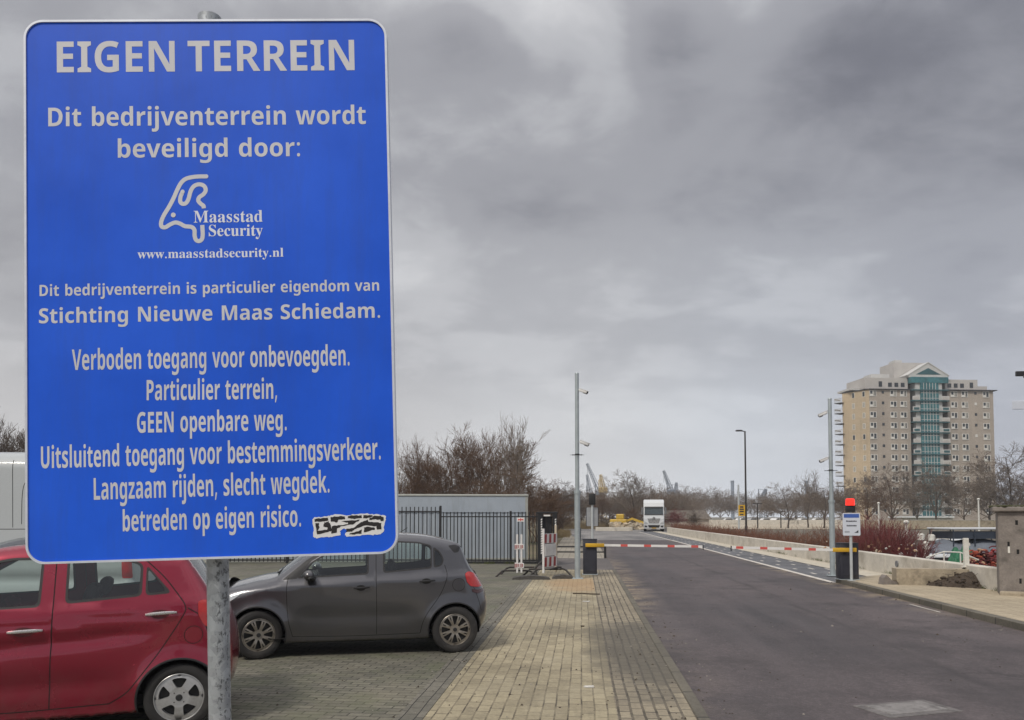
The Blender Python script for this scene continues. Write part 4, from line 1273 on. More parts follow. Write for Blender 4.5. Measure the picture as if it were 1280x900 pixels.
def spoke_holes(n, r0, r1, f0, f1, rot=0.0, rad=.02):
    out = []
    for i in range(n):
        a = 2 * math.pi * i / n + rot
        h0, h1 = f0 * math.pi / n, f1 * math.pi / n
        p = []
        for k2 in range(4):
            b = a - h1 + 2 * h1 * k2 / 3
            p.append((r1 * math.cos(b), r1 * math.sin(b)))
        p += [(r0 * math.cos(a + h0), r0 * math.sin(a + h0)), (r0 * math.cos(a - h0), r0 * math.sin(a - h0))]
        out.append(rounded(p, rad, 3))
    return out

def twin_holes(n, r0, r1, rot=0.0):
    """many narrow wedge openings in two lengths, as on a multi-spoke cover"""
    out = []
    for i in range(n):
        a = 2 * math.pi * i / n + rot
        f = math.pi / n
        rr0 = r0 if i % 2 else r0 * 1.35
        g0, g1 = f * (.42 if i % 2 else .50), f * (.60 if i % 2 else .70)
        p = [(r1 * math.cos(a - g1), r1 * math.sin(a - g1)), (r1 * 1.02 * math.cos(a), r1 * 1.02 * math.sin(a)), (r1 * math.cos(a + g1), r1 * math.sin(a + g1)),
             (rr0 * math.cos(a + g0), rr0 * math.sin(a + g0)), (rr0 * math.cos(a - g0), rr0 * math.sin(a - g0))]
        out.append(rounded(p, .008, 2))
    return out

def make_seat(parent, x, y, zb=.36, head=True, wide=.46):
    st = bpy.data.objects.new('seat', None)
    COL.objects.link(st); st.parent = parent; st.location = (x, y, zb)
    MB().box(-.26, .26, -wide / 2, wide / 2, -.1, .12, bev=.06).build('cushion', M['seat_cloth'], st, True)
    T = Matrix.Translation((-.26, 0, .08)) @ Matrix.Rotation(R(-20), 4, 'Y')
    MB().box(-.06, .07, -wide / 2, wide / 2, 0, .56, T, bev=.055).build('backrest', M['seat_cloth'], st, True)
    if head:
        mb = MB()
        for q in (-.06, .06): mb.tube((-.0, q, .55), (0, q, .66), .007, n=6, M=T)
        mb.box(-.05, .05, -.125, .125, .63, .80, T, bev=.045)
        mb.build('headrest', M['seat_cloth'], st, True)
    return st

def make_car(name, label, loc, rz, S_):
    """S_ holds the car's own side view"""
    car = thing(name, label, 'car', loc, rz)
    sh = Shell(S_['hull'], S_['width'], S_['s0'], S_.get('step', .045))
    pm_ = S_['paint']
    feats = {}
    order = []
    for c in S_['wheels']:
        feats['arch%d' % c[2]] = circ(c[0], c[1], S_['arch'], 40)
    lip = {i: circ(c[0], c[1], S_['arch'] + .016, 40) for i, c in enumerate(S_['wheels'])}
    win = {k2: rounded(p, .045, 4) for k2, p in S_['windows'].items()}
    glass = {k2: rounded(inset(p, .020), .035, 4) for k2, p in S_['windows'].items()}
    seams = [offset_band(catmull(p, 5) if len(p) > 2 else p, .0042) for p in S_['seams']]
    polys = list(feats.values()) + list(lip.values()) + list(win.values()) + list(glass.values()) + seams + [d for d in S_['doors'].values()] + [l[0] for l in S_['lamps']]
    if 'flap' in S_:
        fc = S_['flap']
        fo, fi = circ(fc[0], fc[1], fc[2], 26), circ(fc[0], fc[1], fc[2] - .006, 26)
        polys += [fo, fi]
    for b in S_.get('blackouts', []): polys.append(b)
    v, t, cen = sh.cut(polys)
    lab = np.zeros(len(t), int)          # 0 body paint
    owner = np.array(['body'] * len(t), dtype=object)
    for k2, p in S_['doors'].items():
        owner[inpoly(cen, p)] = k2
    for p in S_.get('blackouts', []):
        lab[inpoly(cen, p)] = 2
    if 'flap' in S_:
        a, b = inpoly(cen, fo), inpoly(cen, fi)
        lab[a & ~b] = 1
        owner[b] = 'flap'
    for p in seams: lab[inpoly(cen, p)] = 1
    for i, p in lip.items():
        m = inpoly(cen, p); lab[m] = 2
    for k2, p in win.items():
        m = inpoly(cen, p); lab[m] = 2; owner[m] = 'w:' + k2
    for k2, p in glass.items():
        m = inpoly(cen, p); owner[m] = 'g:' + k2
    for i, (p, mt, nm) in enumerate(S_['lamps']):
        m = inpoly(cen, p); owner[m] = 'l%d' % i; lab[m] = 0
    for k2, p in feats.items(): owner[inpoly(cen, p)] = 'none'
    owner[~inpoly(cen, sh.h)] = 'none'
    mats = [pm_, M['gap'], S_.get('trim', M['trim'])]
    # strips across the car, one run per tag
    runs, cur = [], None
    n = len(sh.h)
    st = next(i for i in range(n) if sh.tags[i] != sh.tags[i - 1])
    for k2 in range(n):
        i = (st + k2) % n
        if cur is None or sh.tags[i] != cur[0]:
            if cur: cur[1].append(i)
            cur = [sh.tags[i], [i]]; runs.append(cur)
        else: cur[1].append(i)
    cur[1].append(st)
    caps = {}
    for tg, idx in runs: caps.setdefault(tg, []).append(idx)
    crown = S_.get('crown', {})
    bc = []
    for tg in ('front', 'hood', 'roof', 'rear', 'under', 'spoiler'):
        for idx in caps.get(tg, []):
            bc.append((idx, 2 if tg in ('under',) else 0, crown.get(tg, .015), 0))
    m = owner == 'body'
    body = sh.mesh('body', v, t[m], mats, car, mid=lab[m], caps=bc)
    for tg, nm in (('screen', 'windscreen'), ('backlight', 'rear_window')):
        if tg in caps:
            sh.mesh(nm, v, t[:0], M['glass'], car, caps=[(idx, 0, crown.get(tg, .04), 0) for idx in caps[tg]])
    for side in (1, -1):
        for k2 in S_['doors']:
            m = owner == k2
            wk = S_['door_windows'].get(k2, [])
            m2 = np.isin(owner, ['w:' + w for w in wk])
            d = sh.mesh('door', v, t[m | m2], mats, car, mid=lab[m | m2], sides=(side,))
            for w in wk:
                sh.mesh('window', v, t[owner == 'g:' + w], S_.get('glass', M['glass']), d, push=-.006, sides=(side,))
            hs = S_['handles'].get(k2)
            if hs:
                s_, z_, L, dz_ = hs
                mb = MB()
                pts = []
                for q in np.linspace(-1, 1, 9):
                    pu = .030 * (1 - abs(q) ** 3.0) + .004
                    pts.append(sh.at(s_ + q * L / 2, z_ + q * dz_, pu, side))
                for a in range(len(pts) - 1):
                    pass
                prof = []
                vs, fs = [], []
                for i, p in enumerate(pts):
                    q = np.linspace(-1, 1, 9)[i]
                    hh = .0135 * (1 - .35 * abs(q) ** 4)
                    for k3 in range(8):
                        an = 2 * math.pi * k3 / 8
                        vs.append((p.x, p.y + side * .009 * math.cos(an), p.z + hh * math.sin(an)))
                for i in range(8):
                    for k3 in range(8):
                        fs.append((i * 8 + k3, i * 8 + (k3 + 1) % 8, (i + 1) * 8 + (k3 + 1) % 8, (i + 1) * 8 + k3))
                fs += [tuple(range(8)), tuple(range(64, 72))]
                mb.add(vs, fs)
                mb.build('handle', S_['handle_mat'], d, True)
                mb = MB()                       # flat disc, its dark colour standing in for the shade of the handle recess
                vs = []
                cup = circ(0, 0, 1, 20)
                vs = [tuple(sh.at(s_ - L * .05 + x * L * .30, z_ - .004 + z * .036, .0022, side)) for x, z in cup]
                vs.append(tuple(sh.at(s_ - L * .05, z_, .0022, side)))
                mb.add(vs, [(i, (i + 1) % 20, 20) for i in range(20)])
                mb.build('handle_recess', S_.get('recess', M['gap']), d, True)
        for k2 in S_['windows']:
            if not any(k2 in w for w in S_['door_windows'].values()):
                f = sh.mesh('quarter_window', v, t[owner == 'g:' + k2], S_.get('qglass', M['glass_dark']), car, push=-.005, sides=(side,))
                sh.mesh('window_seal', v, t[owner == 'w:' + k2], M['trim'], f, sides=(side,))
        for i, (p, mt, nm) in enumerate(S_['lamps']):
            sh.mesh(nm, v, t[owner == 'l%d' % i], mt, car, push=.006, sides=(side,))
        if 'flap' in S_:
            if side == S_.get('flap_side', 1):
                sh.mesh('fuel_flap', v, t[owner == 'flap'], pm_, car, sides=(side,))
            else:
                sh.mesh('rear_panel', v, t[owner == 'flap'], pm_, car, sides=(side,))
        for c in S_['wheels']:
            # wheel well
            mb = MB()
            a = [(x, z) for x, z in circ(c[0], c[1], S_['arch'], 36) if z > .215]
            a.sort(key=lambda q: math.atan2(q[1] - c[1], q[0] - c[0]) if q[1] - c[1] > -.2 else 9)
            yy, _ = sh.surf(a)
            nn = len(a)
            vs = [(sh.s0 - x, side * (yy[i] - .002), z) for i, (x, z) in enumerate(a)] + [(sh.s0 - x, side * .48, z) for x, z in a]
            fs = [(i, i + 1, nn + i + 1, nn + i) for i in range(nn - 1)] + [tuple(range(nn, 2 * nn))]
            mb.add(vs, fs)
            mb.build('arch_liner', M['gap'], car)
            yw = float(sh.width(np.array([c[0]]), np.array([.62]))[0]) - S_['wheel_in']
            wheel(car, sh.s0 - c[0], side * (yw - S_['tyre_w'] / 2), S_['wheel_r'], S_['tyre_w'], S_['rim_r'], S_['holes'], S_['rim_mat'], side,
                  steer=S_.get('steer', 0) if c[2] == 0 else 0, bolts=S_.get('bolts', 0))
        if 'mirror' in S_:
            ms, mz = S_['mirror']
            p = sh.at(ms, mz, 0, side)
            mr = bpy.data.objects.new('mirror', None); COL.objects.link(mr); mr.parent = car
            mr.location = (p.x, p.y, p.z)
            mb = MB(); mb.ball((0.02, side * .115, .012), .075, .105, .068, 16, 10)
            mb.build('mirror_cap', pm_, mr, True)
            mb = MB(); mb.ball((.0, side * .115, -.02), .07, .106, .05, 14, 8)
            mb.tube((.02, side * -.02, -.05), (.0, side * .07, -.03), .028, .022, 8)
            mb.build('mirror_base', M['trim'], mr, True)
    # cabin
    L0, L1 = S_['cabin']
    mb = MB()
    mb.box(sh.s0 - L1, sh.s0 - L0, -.66, .66, .20, .30)
    mb.box(sh.s0 - L0 - .45, sh.s0 - L0 + .05, -.66, .66, .3, S_['dash_z'], bev=.06)
    mb.box(sh.s0 - L1, sh.s0 - L1 + .62, -.60, .60, .3, S_['shelf_z'] - .06, bev=.03)
    mb.build('cabin_floor', M['cabin'], car)
    sx = sh.s0 - S_['seat_s']
    for y in (.36, -.36): make_seat(car, sx, y, .36)
    make_seat(car, sx - .82, 0, .38, False, 1.16)
    for y in (.36, -.36):
        T = Matrix.Translation((sx - 1.12, y, .50)) @ Matrix.Rotation(R(-18), 4, 'Y')
        MB().box(-.045, .045, -.12, .12, .50, .66, T, bev=.04).build('headrest', M['seat_cloth'], car, True)
    T = Matrix.Translation((sx + .42, .36, .93)) @ Matrix.Rotation(R(-62), 4, 'Y')
    pts = [(T @ Vector((.18 * math.cos(a), .18 * math.sin(a), 0))) for a in np.linspace(0, 2 * math.pi, 25)]
    mb = MB(); mb.path(pts, .014, 6); mb.tube(T @ Vector((-.17, 0, 0)), T @ Vector((.17, 0, 0)), .02, n=6)
    mb.build('steering_wheel', M['cabin'], car, True)
    return car, sh

def sstep(a, b, x):
    t = np.clip((x - a) / (b - a), 0, 1)
    return t * t * (3 - 2 * t)

# ---- grey five-door hatchback
def grey_w(s, z):
    w = .870 - .045 * sstep(.50, .20, z)
    belt = .99 + .045 * (s - 1.2)
    w = w - .33 * np.maximum(0, z - belt) - .05 * sstep(belt - .10, belt + .02, z)
    w = w - .10 * np.clip((.95 - s) / .95, 0, 1) ** 2.0 - .10 * np.clip((s - 2.9) / .95, 0, 1) ** 2
    w = w - .022 * np.exp(-((z - .50) / .12) ** 2) * sstep(1.15, 1.5, s) * sstep(2.95, 2.6, s)
    for cs in (.80, 3.34):
        r = np.hypot(s - cs, z - .31)
        w = w + .026 * np.clip(1 - (r - .36) / .16, 0, 1) ** 2 * (z < .95)
    return w
GREY = dict(
    hull=[(.10, .22, .10, 'under'), (.02, .34, .30, 'front'), (.0, .50, .36, 'front'), (.04, .64, .34, 'front'), (.16, .76, .26, 'front'), (.40, .89, .20, 'hood'), (.75, .98, .17, 'hood'), (1.03, 1.045, .13, 'screen'),
          (1.34, 1.26, .11, 'screen'), (1.72, 1.465, .11, 'screen'), (2.02, 1.545, .12, 'roof'), (2.45, 1.58, .12, 'roof'), (2.9, 1.56, .12, 'roof'), (3.22, 1.505, .12, 'spoiler'), (3.41, 1.445, .10, 'spoiler'), (3.45, 1.385, .09, 'backlight'),
          (3.55, 1.16, .16, 'backlight'), (3.655, 1.01, .24, 'rear'), (3.765, .83, .28, 'rear'), (3.82, .64, .30, 'rear'), (3.805, .46, .26, 'rear'), (3.72, .30, .18, 'rear'), (3.58, .24, .08, 'under'), (2.9, .19, .05, 'under'), (2.0, .18, .05, 'under'), (1.25, .18, .05, 'under'), (.5, .20, .06, 'under')],
    width=grey_w, s0=2.07, arch=.352, wheels=[(.80, .31, 0), (3.34, .31, 1)], wheel_r=.31, tyre_w=.19, rim_r=.205, wheel_in=.015, steer=R(16),
    holes=spoke_holes(8, .066, .182, .42, .60, 0, .010) + spoke_holes(8, .125, .176, .10, .13, R(22.5), .006), rim_mat=M['rim_bronze'], paint=M['grey_paint'],
    windows=dict(front=[(1.28, 1.015), (1.70, 1.035), (2.20, 1.058), (2.20, 1.485), (2.02, 1.475), (1.74, 1.392), (1.46, 1.225)],
                 rear=[(2.385, 1.072), (3.035, 1.125), (3.035, 1.432), (2.85, 1.478), (2.385, 1.500)],
                 quarter=[(3.055, 1.128), (3.165, 1.155), (3.20, 1.235), (3.155, 1.34), (3.055, 1.418)]),
    blackouts=[rounded([(1.10, 1.0), (1.28, 1.01), (1.46, 1.235), (1.74, 1.405), (1.70, 1.42), (1.40, 1.25)], .02), rounded([(3.26, 1.425), (3.36, 1.44), (3.43, 1.40), (3.40, 1.335), (3.34, 1.325)], .02)],
    seams=[[(1.175, 1.03), (1.16, .85), (1.185, .5), (1.24, .275)], [(2.295, 1.52), (2.295, 1.05), (2.305, .6), (2.305, .275)],
           [(3.205, 1.17), (3.232, 1.02), (3.145, .79), (2.98, .555), (2.91, .42), (2.875, .275)], [(1.24, .275), (2.0, .262), (2.875, .275)],
           [(3.48, 1.06), (3.54, 1.0), (3.66, .72), (3.71, .55)]],
    doors=dict(front_door=[(1.165, 1.03), (1.16, .85), (1.185, .5), (1.24, .275), (2.305, .275), (2.305, .6), (2.295, 1.05), (2.295, 1.505), (2.02, 1.495), (1.72, 1.405), (1.43, 1.23)],
               rear_door=[(2.31, .275), (2.875, .275), (2.91, .42), (2.98, .555), (3.145, .79), (3.232, 1.02), (3.205, 1.17), (3.215, 1.24), (3.165, 1.36), (3.06, 1.44), (2.86, 1.498), (2.305, 1.52)]),
    door_windows=dict(front_door=['front'], rear_door=['rear', 'quarter']),
    handles=dict(front_door=(2.11, .89, .21, .004), rear_door=(2.965, .965, .21, .006)), handle_mat=M['trim'], recess=M['gap'],
    lamps=[(rounded([(3.475, 1.045), (3.53, 1.075), (3.62, 1.045), (3.71, .96), (3.745, .865), (3.66, .86), (3.55, .88), (3.50, .94)], .02), M['red_lens'], 'taillight'),
           (rounded([(3.57, .842), (3.66, .825), (3.755, .835), (3.75, .79), (3.66, .775), (3.58, .80)], .015), M['claw_lens'], 'taillight'),
           (rounded([(.14, .68), (.30, .76), (.62, .86), (.60, .83), (.38, .68), (.20, .64)], .02), M['clear_lens'], 'headlight')],
    flap=(3.39, .905, .088), mirror=(1.46, 1.05), cabin=(1.05, 3.2), dash_z=1.03, shelf_z=1.05, seat_s=2.02, crown=dict(roof=.02, hood=.03, front=.10, rear=.06, screen=.06, backlight=.05))

# ---- red five-door hatchback
def red_w(s, z):
    w = .800 - .035 * sstep(.42, .20, z)
    crease = .83 + .075 * (s - 1.6)
    belt = 1.0 + .05 * (s - 1.2)
    w = w - .36 * np.maximum(0, z - belt) - .030 * sstep(belt - .09, belt + .02, z)
    w = w - .16 * np.clip(z - crease, 0, .06) - .022 * np.exp(-((z - crease + .10) / .055) ** 2) * sstep(2.95, 2.4, s)
    w = w - .028 * np.exp(-((z - .42) / .10) ** 2) * sstep(.9, 1.3, s) * sstep(2.75, 2.3, s)
    w = w - .09 * np.clip((.8 - s) / .8, 0, 1) ** 2.0 - .07 * np.clip((s - 2.7) / .8, 0, 1) ** 2
    for cs in (.605, 2.995):
        r = np.hypot(s - cs, z - .272)
        w = w + .022 * np.clip(1 - (r - .33) / .14, 0, 1) ** 2 * (z < .9)
    return w
RED = dict(
    hull=[(.10, .19, .10, 'under'), (.02, .33, .28, 'front'), (0, .50, .32, 'front'), (.05, .70, .28, 'front'), (.22, .85, .22, 'hood'), (.55, .98, .17, 'hood'), (.85, 1.05, .12, 'screen'),
          (1.17, 1.26, .10, 'screen'), (1.50, 1.455, .10, 'screen'), (1.80, 1.525, .11, 'roof'), (2.3, 1.53, .11, 'roof'), (2.70, 1.495, .11, 'spoiler'), (2.99, 1.43, .09, 'spoiler'), (3.05, 1.375, .09, 'backlight'),
          (3.18, 1.18, .13, 'backlight'), (3.27, 1.03, .18, 'rear'), (3.36, .86, .22, 'rear'), (3.41, .66, .24, 'rear'), (3.41, .44, .22, 'rear'), (3.35, .28, .14, 'rear'), (3.24, .21, .06, 'under'), (2.5, .165, .04, 'under'), (1.6, .16, .04, 'under'), (.95, .165, .04, 'under'), (.42, .18, .06, 'under')],
    width=red_w, s0=1.79, arch=.315, wheels=[(.605, .272, 0), (2.995, .272, 1)], wheel_r=.275, tyre_w=.175, rim_r=.190, wheel_in=.02,
    holes=spoke_holes(5, .078, .158, .36, .62, R(90), .016), rim_mat=M['rim_silver'], bolts=4, paint=M['red_paint'],
    windows=dict(front=[(1.02, 1.015), (1.98, 1.043), (1.98, 1.425), (1.75, 1.425), (1.53, 1.375), (1.22, 1.19)],
                 rear=[(2.15, 1.062), (2.70, 1.105), (2.70, 1.365), (2.55, 1.415), (2.14, 1.432)],
                 quarter=[(2.725, 1.107), (2.925, 1.122), (2.725, 1.355)]),
    seams=[[(.985, 1.0), (.965, .8), (.985, .5), (1.06, .255)], [(2.065, 1.44), (2.07, 1.0), (2.065, .6), (2.06, .255)],
           [(2.97, 1.115), (3.031, 1.015), (3.01, .93), (2.86, .684), (2.705, .47), (2.60, .34), (2.48, .262)], [(1.06, .255), (1.8, .245), (2.48, .262)],
           [(2.70, 1.41), (2.86, 1.255), (2.97, 1.115)], [(3.05, 1.0), (3.17, .90), (3.25, .62)]],
    doors=dict(front_door=[(.985, 1.0), (.965, .8), (.985, .5), (1.06, .255), (2.06, .255), (2.065, .6), (2.065, 1.0), (2.06, 1.44), (1.75, 1.44), (1.51, 1.385), (1.19, 1.195)],
               rear_door=[(2.065, .255), (2.48, .262), (2.60, .34), (2.705, .47), (2.86, .684), (3.01, .93), (3.031, 1.015), (2.97, 1.115), (2.86, 1.255), (2.70, 1.41), (2.55, 1.432), (2.065, 1.45), (2.07, 1.0), (2.07, .6)]),
    door_windows=dict(front_door=['front'], rear_door=['rear', 'quarter']),
    handles=dict(front_door=(1.89, .865, .24, .004), rear_door=(2.85, .963, .235, .005)), handle_mat=M['chrome'], recess=M['red_dark'],
    lamps=[(rounded([(3.125, 1.05), (3.18, 1.06), (3.24, 1.0), (3.31, .85), (3.24, .81), (3.17, .86), (3.13, .94)], .02), M['red_lens'], 'taillight'),
           (rounded([(.12, .72), (.25, .83), (.55, .94), (.52, .88), (.32, .73), (.18, .66)], .02), M['clear_lens'], 'headlight')],
    flap=(3.097, .78, .074), mirror=(1.15, 1.04), cabin=(.9, 2.9), dash_z=1.03, shelf_z=1.03, seat_s=1.78, crown=dict(roof=.02, hood=.03, front=.09, rear=.05, screen=.06, backlight=.05))

red_car, red_shell = make_car('parked_car', 'red hatchback with silver five-spoke wheel covers parked nearest, behind the blue sign', (-4.707, 6.415, 0), 3.573, RED)
grey_car, grey_shell = make_car('parked_car', 'dark grey hatchback with multi-spoke wheels parked beside the paved footpath', (-3.0393, 10.5177, 0), 3.42339, GREY)
grey_car.scale = (.9636,) * 3
# wipers and roof aerial
mb = MB(); mb.path([(2.07 - 2.60, 0, 1.56), (2.07 - 2.75, 0, 1.66)], .005, 5); mb.box(2.07 - 2.66, 2.07 - 2.52, -.03, .03, 1.56, 1.60, bev=.015)
mb.build('aerial', M['trim'], grey_car)
mb = MB(); mb.path([(2.07 - 1.02, .55, 1.075), (2.07 - 1.12, .1, 1.16)], .010, 5); mb.path([(2.07 - 1.02, 0, 1.09), (2.07 - 1.12, -.45, 1.15)], .010, 5)
mb.build('wiper', M['trim'], grey_car)

# ---- white van behind the red car (only a sliver shows left of the sign)
def van_w(s, z):
    w = .98 - .05 * sstep(.5, .25, z) - .10 * np.maximum(0, z - 1.25) - .025 * np.exp(-((z - 1.0) / .05) ** 2)
    w = w - .10 * np.clip((.9 - s) / .9, 0, 1) ** 2
    return w
vw = dict(front=rounded([(1.05, 1.33), (1.95, 1.33), (1.95, 2.0), (1.62, 1.98), (1.35, 1.75)], .05))
VAN = dict(
    hull=[(.10, .25, .1, 'under'), (.0, .45, .3, 'front'), (.02, .75, .3, 'front'), (.15, .98, .25, 'hood'), (.75, 1.22, .2, 'hood'), (.95, 1.32, .14, 'screen'), (1.35, 1.85, .12, 'screen'), (1.6, 2.12, .14, 'screen'), (2.0, 2.46, .2, 'roof'), (2.6, 2.55, .22, 'roof'),
          (4.2, 2.56, .22, 'roof'), (5.2, 2.52, .16, 'roof'), (5.34, 2.30, .10, 'rear'), (5.42, 1.4, .10, 'rear'), (5.44, .6, .10, 'rear'), (5.40, .40, .08, 'rear'), (5.2, .32, .05, 'under'), (3.5, .30, .05, 'under'), (1.6, .30, .05, 'under'), (.6, .28, .06, 'under')],
    width=van_w, s0=2.6, arch=.39, wheels=[(.95, .34, 0), (4.35, .34, 1)], wheel_r=.34, tyre_w=.2, rim_r=.2, wheel_in=.02, step=.10,
    holes=spoke_holes(6, .09, .16, .4, .55, 0, .02), rim_mat=M['rim_silver'], paint=M['white_paint'],
    windows=vw, seams=[[(1.0, 1.3), (1.02, .5), (1.35, .36)], [(2.08, 2.30), (2.06, .36)], [(2.10, 2.26), (3.38, 2.26)], [(3.40, 2.26), (3.42, .36)], [(2.12, 1.60), (5.3, 1.60)], [(3.92, 2.45), (3.95, 2.1), (3.99, 1.62)], [(4.9, 2.24), (4.22, 2.24), (4.10, 2.18), (4.07, 2.02), (4.09, 1.66)], offset_band(rounded([(2.3, 1.42), (3.2, 1.42), (3.2, 2.08), (2.3, 2.08)], .1), .0) and [(2.25, 1.45), (2.28, 1.95), (2.42, 2.10), (3.2, 2.10)]],
    doors=dict(front_door=[(1.0, 1.3), (1.02, .5), (1.35, .36), (2.06, .36), (2.08, 2.30), (1.6, 2.05), (1.3, 1.75)], sliding_door=[(2.07, .36), (3.42, .36), (3.40, 2.26), (2.09, 2.26)]),
    door_windows=dict(front_door=['front']), handles=dict(front_door=(1.9, 1.16, .2, 0), sliding_door=(2.24, 1.16, .2, 0)), handle_mat=M['trim'], recess=M['gap'],
    lamps=[(rounded([(5.30, 1.0), (5.41, 1.0), (5.39, 1.7), (5.30, 1.7)], .02), M['red_lens'], 'taillight')],
    mirror=(1.2, 1.45), cabin=(1.0, 2.2), dash_z=1.3, shelf_z=1.0, seat_s=1.8, crown=dict(roof=.03))
vp = XY(-70, 10.4)
van, van_shell = make_car('parked_van', 'white panel van behind the red hatchback, partly hidden by the blue sign', (vp[0], vp[1], 0), 3.30, VAN)
van['category'] = 'van'
# ================================================================== STREET FURNITURE
M['cab_dark'] = pm('barrier_cabinet_paint', (.028, .029, .042), .45, var=.2, scale=3, dirt=((.08, .075, .07), .4))
M['boom_white'] = pm('boom_white', (.78, .77, .75), .4, var=.06)
M['boom_red'] = pm('boom_red', (.62, .10, .085), .4, var=.1)
M['yellow'] = pm('yellow_paint', (.62, .36, .02), .45, var=.12)
M['black'] = pm('black_powder_coat', (.016, .016, .018), .5, var=.25, scale=8)
M['cam_white'] = pm('white_camera_housing', (.70, .70, .70), .4, var=.08)
M['lens'] = pm('dark_lens', (.01, .01, .012), .12)
M['pole_dark'] = pm('dark_lamp_pole', (.045, .04, .038), .5, .2, var=.2)
M['blue_band'] = pm('blue_sign_band', (.05, .12, .42), .5, var=.1)
M['panel_white'] = pm('white_sign_panel', (.62, .66, .74), .45, var=.06)
M['ink'] = pm('dark_lettering', (.03, .035, .05), .6)
M['pole_grey'] = pm('pale_grey_pole', (.50, .53, .54), .5, .2, var=.12, scale=4)

def text_flat(mb, s, x0, x1, z0, h, y, T=None, font='s', capu=480.0):
    gl, a, b = text_polys(s, font)
    for g in gl:
        flat(mb, [[(x0 + (px - a) / (b - a) * (x1 - x0), z0 + py / capu * h) for px, py in c] for c in g], y, T)

def cctv(parent, z, side, tilt=18, turn=0, r=.09):
    c = bpy.data.objects.new('cctv_camera', None)
    COL.objects.link(c); c.parent = parent; c.location = (0, 0, z); c.rotation_euler = (0, 0, R(turn))
    c.scale = (.78,) * 3
    MB().path([(side * .03, 0, .06), (side * .16, 0, .08), (side * .22, 0, .03)], .022, 8).build('bracket', M['cam_white'], c, True)
    T = Matrix.Translation((side * .26, 0, 0)) @ Matrix.Rotation(R(side * tilt), 4, 'Y')
    mb = MB()
    mb.box(-.17, .17, -.055, .055, -.05, .055, T, bev=.03)
    mb.box(-.18, .22, -.065, .065, .05, .066, T, bev=.006)
    mb.build('housing', M['cam_white'], c, True)
    mb = MB(); mb.tube(T @ Vector((side * .165, 0, 0)), T @ Vector((side * .185, 0, 0)), .045, .045, 14)
    mb.box(min(side * .02, side * .165), max(side * .02, side * .165), -.05, .05, -.068, -.048, T, bev=.008)
    mb.build('lens', M['lens'], c)
    return c

def mast(name, label, x, y, z0, top, cams, side):
    m = thing(name, label, 'camera mast', (x, y, z0))
    H = top - z0
    mb = MB(); mb.tube((0, 0, 0), (0, 0, H * .41), .080, .080, 16); mb.tube((0, 0, H * .41), (0, 0, H * .425), .098, .098, 16)
    mb.build('lower_pole', M['galv'], m, True)
    mb = MB(); mb.tube((0, 0, H * .425), (0, 0, H - .03), .060, .056, 16); mb.tube((0, 0, H - .03), (0, 0, H), .064, .05, 16)
    mb.build('upper_pole', M['galv'], m, True)
    mb = MB()
    for a, b in ((.12, .12), (-.12, .12), (-.12, -.12), (.12, -.12)): mb.tube((a, b, .01), (a, b, .05), .012, n=6)
    mb.box(-.16, .16, -.16, .16, 0, .018, bev=.004)
    mb.build('base_plate', M['galv'], m)
    mb = MB(); mb.box(.074, .084, -.035, .035, .55, .80, bev=.004)
    mb.build('service_door', M['galv'], m)
    mb = MB()
    zc_ = cams[0] - .28
    for k2 in range(8):
        a = 2 * math.pi * k2 / 8
        mb.tube((.06 * math.cos(a), .06 * math.sin(a), zc_ - .05), (.20 * math.cos(a), .20 * math.sin(a), zc_ - .14 + .09), .006, n=5)
    mb.tube((0, 0, zc_ - .06), (0, 0, zc_ - .02), .068, .068, 14)
    mb.build('spike_collar', M['black'], m)
    for z, tn in zip(cams, (0, -25)):
        cctv(m, z, side, 22, tn)
    return m

p0 = P(722, 724, 22.3)
dz = lambda py, D: CAM_H + (HORIZON - py) * D / FPX
mast('camera_mast', 'galvanised mast with two white cameras standing on the pavement beside the left barrier', p0.x, p0.y, 0.0, dz(465, 22.3), (dz(554, 22.3), dz(489, 22.3)), 1)
p0 = P(1041, 718, 23.9)
mast('camera_mast', 'galvanised mast with two white cameras beside the red signal lamp at the right barrier', p0.x, p0.y, -.04, dz(497, 23.9), (dz(573, 23.9), dz(515, 23.9)), -1)

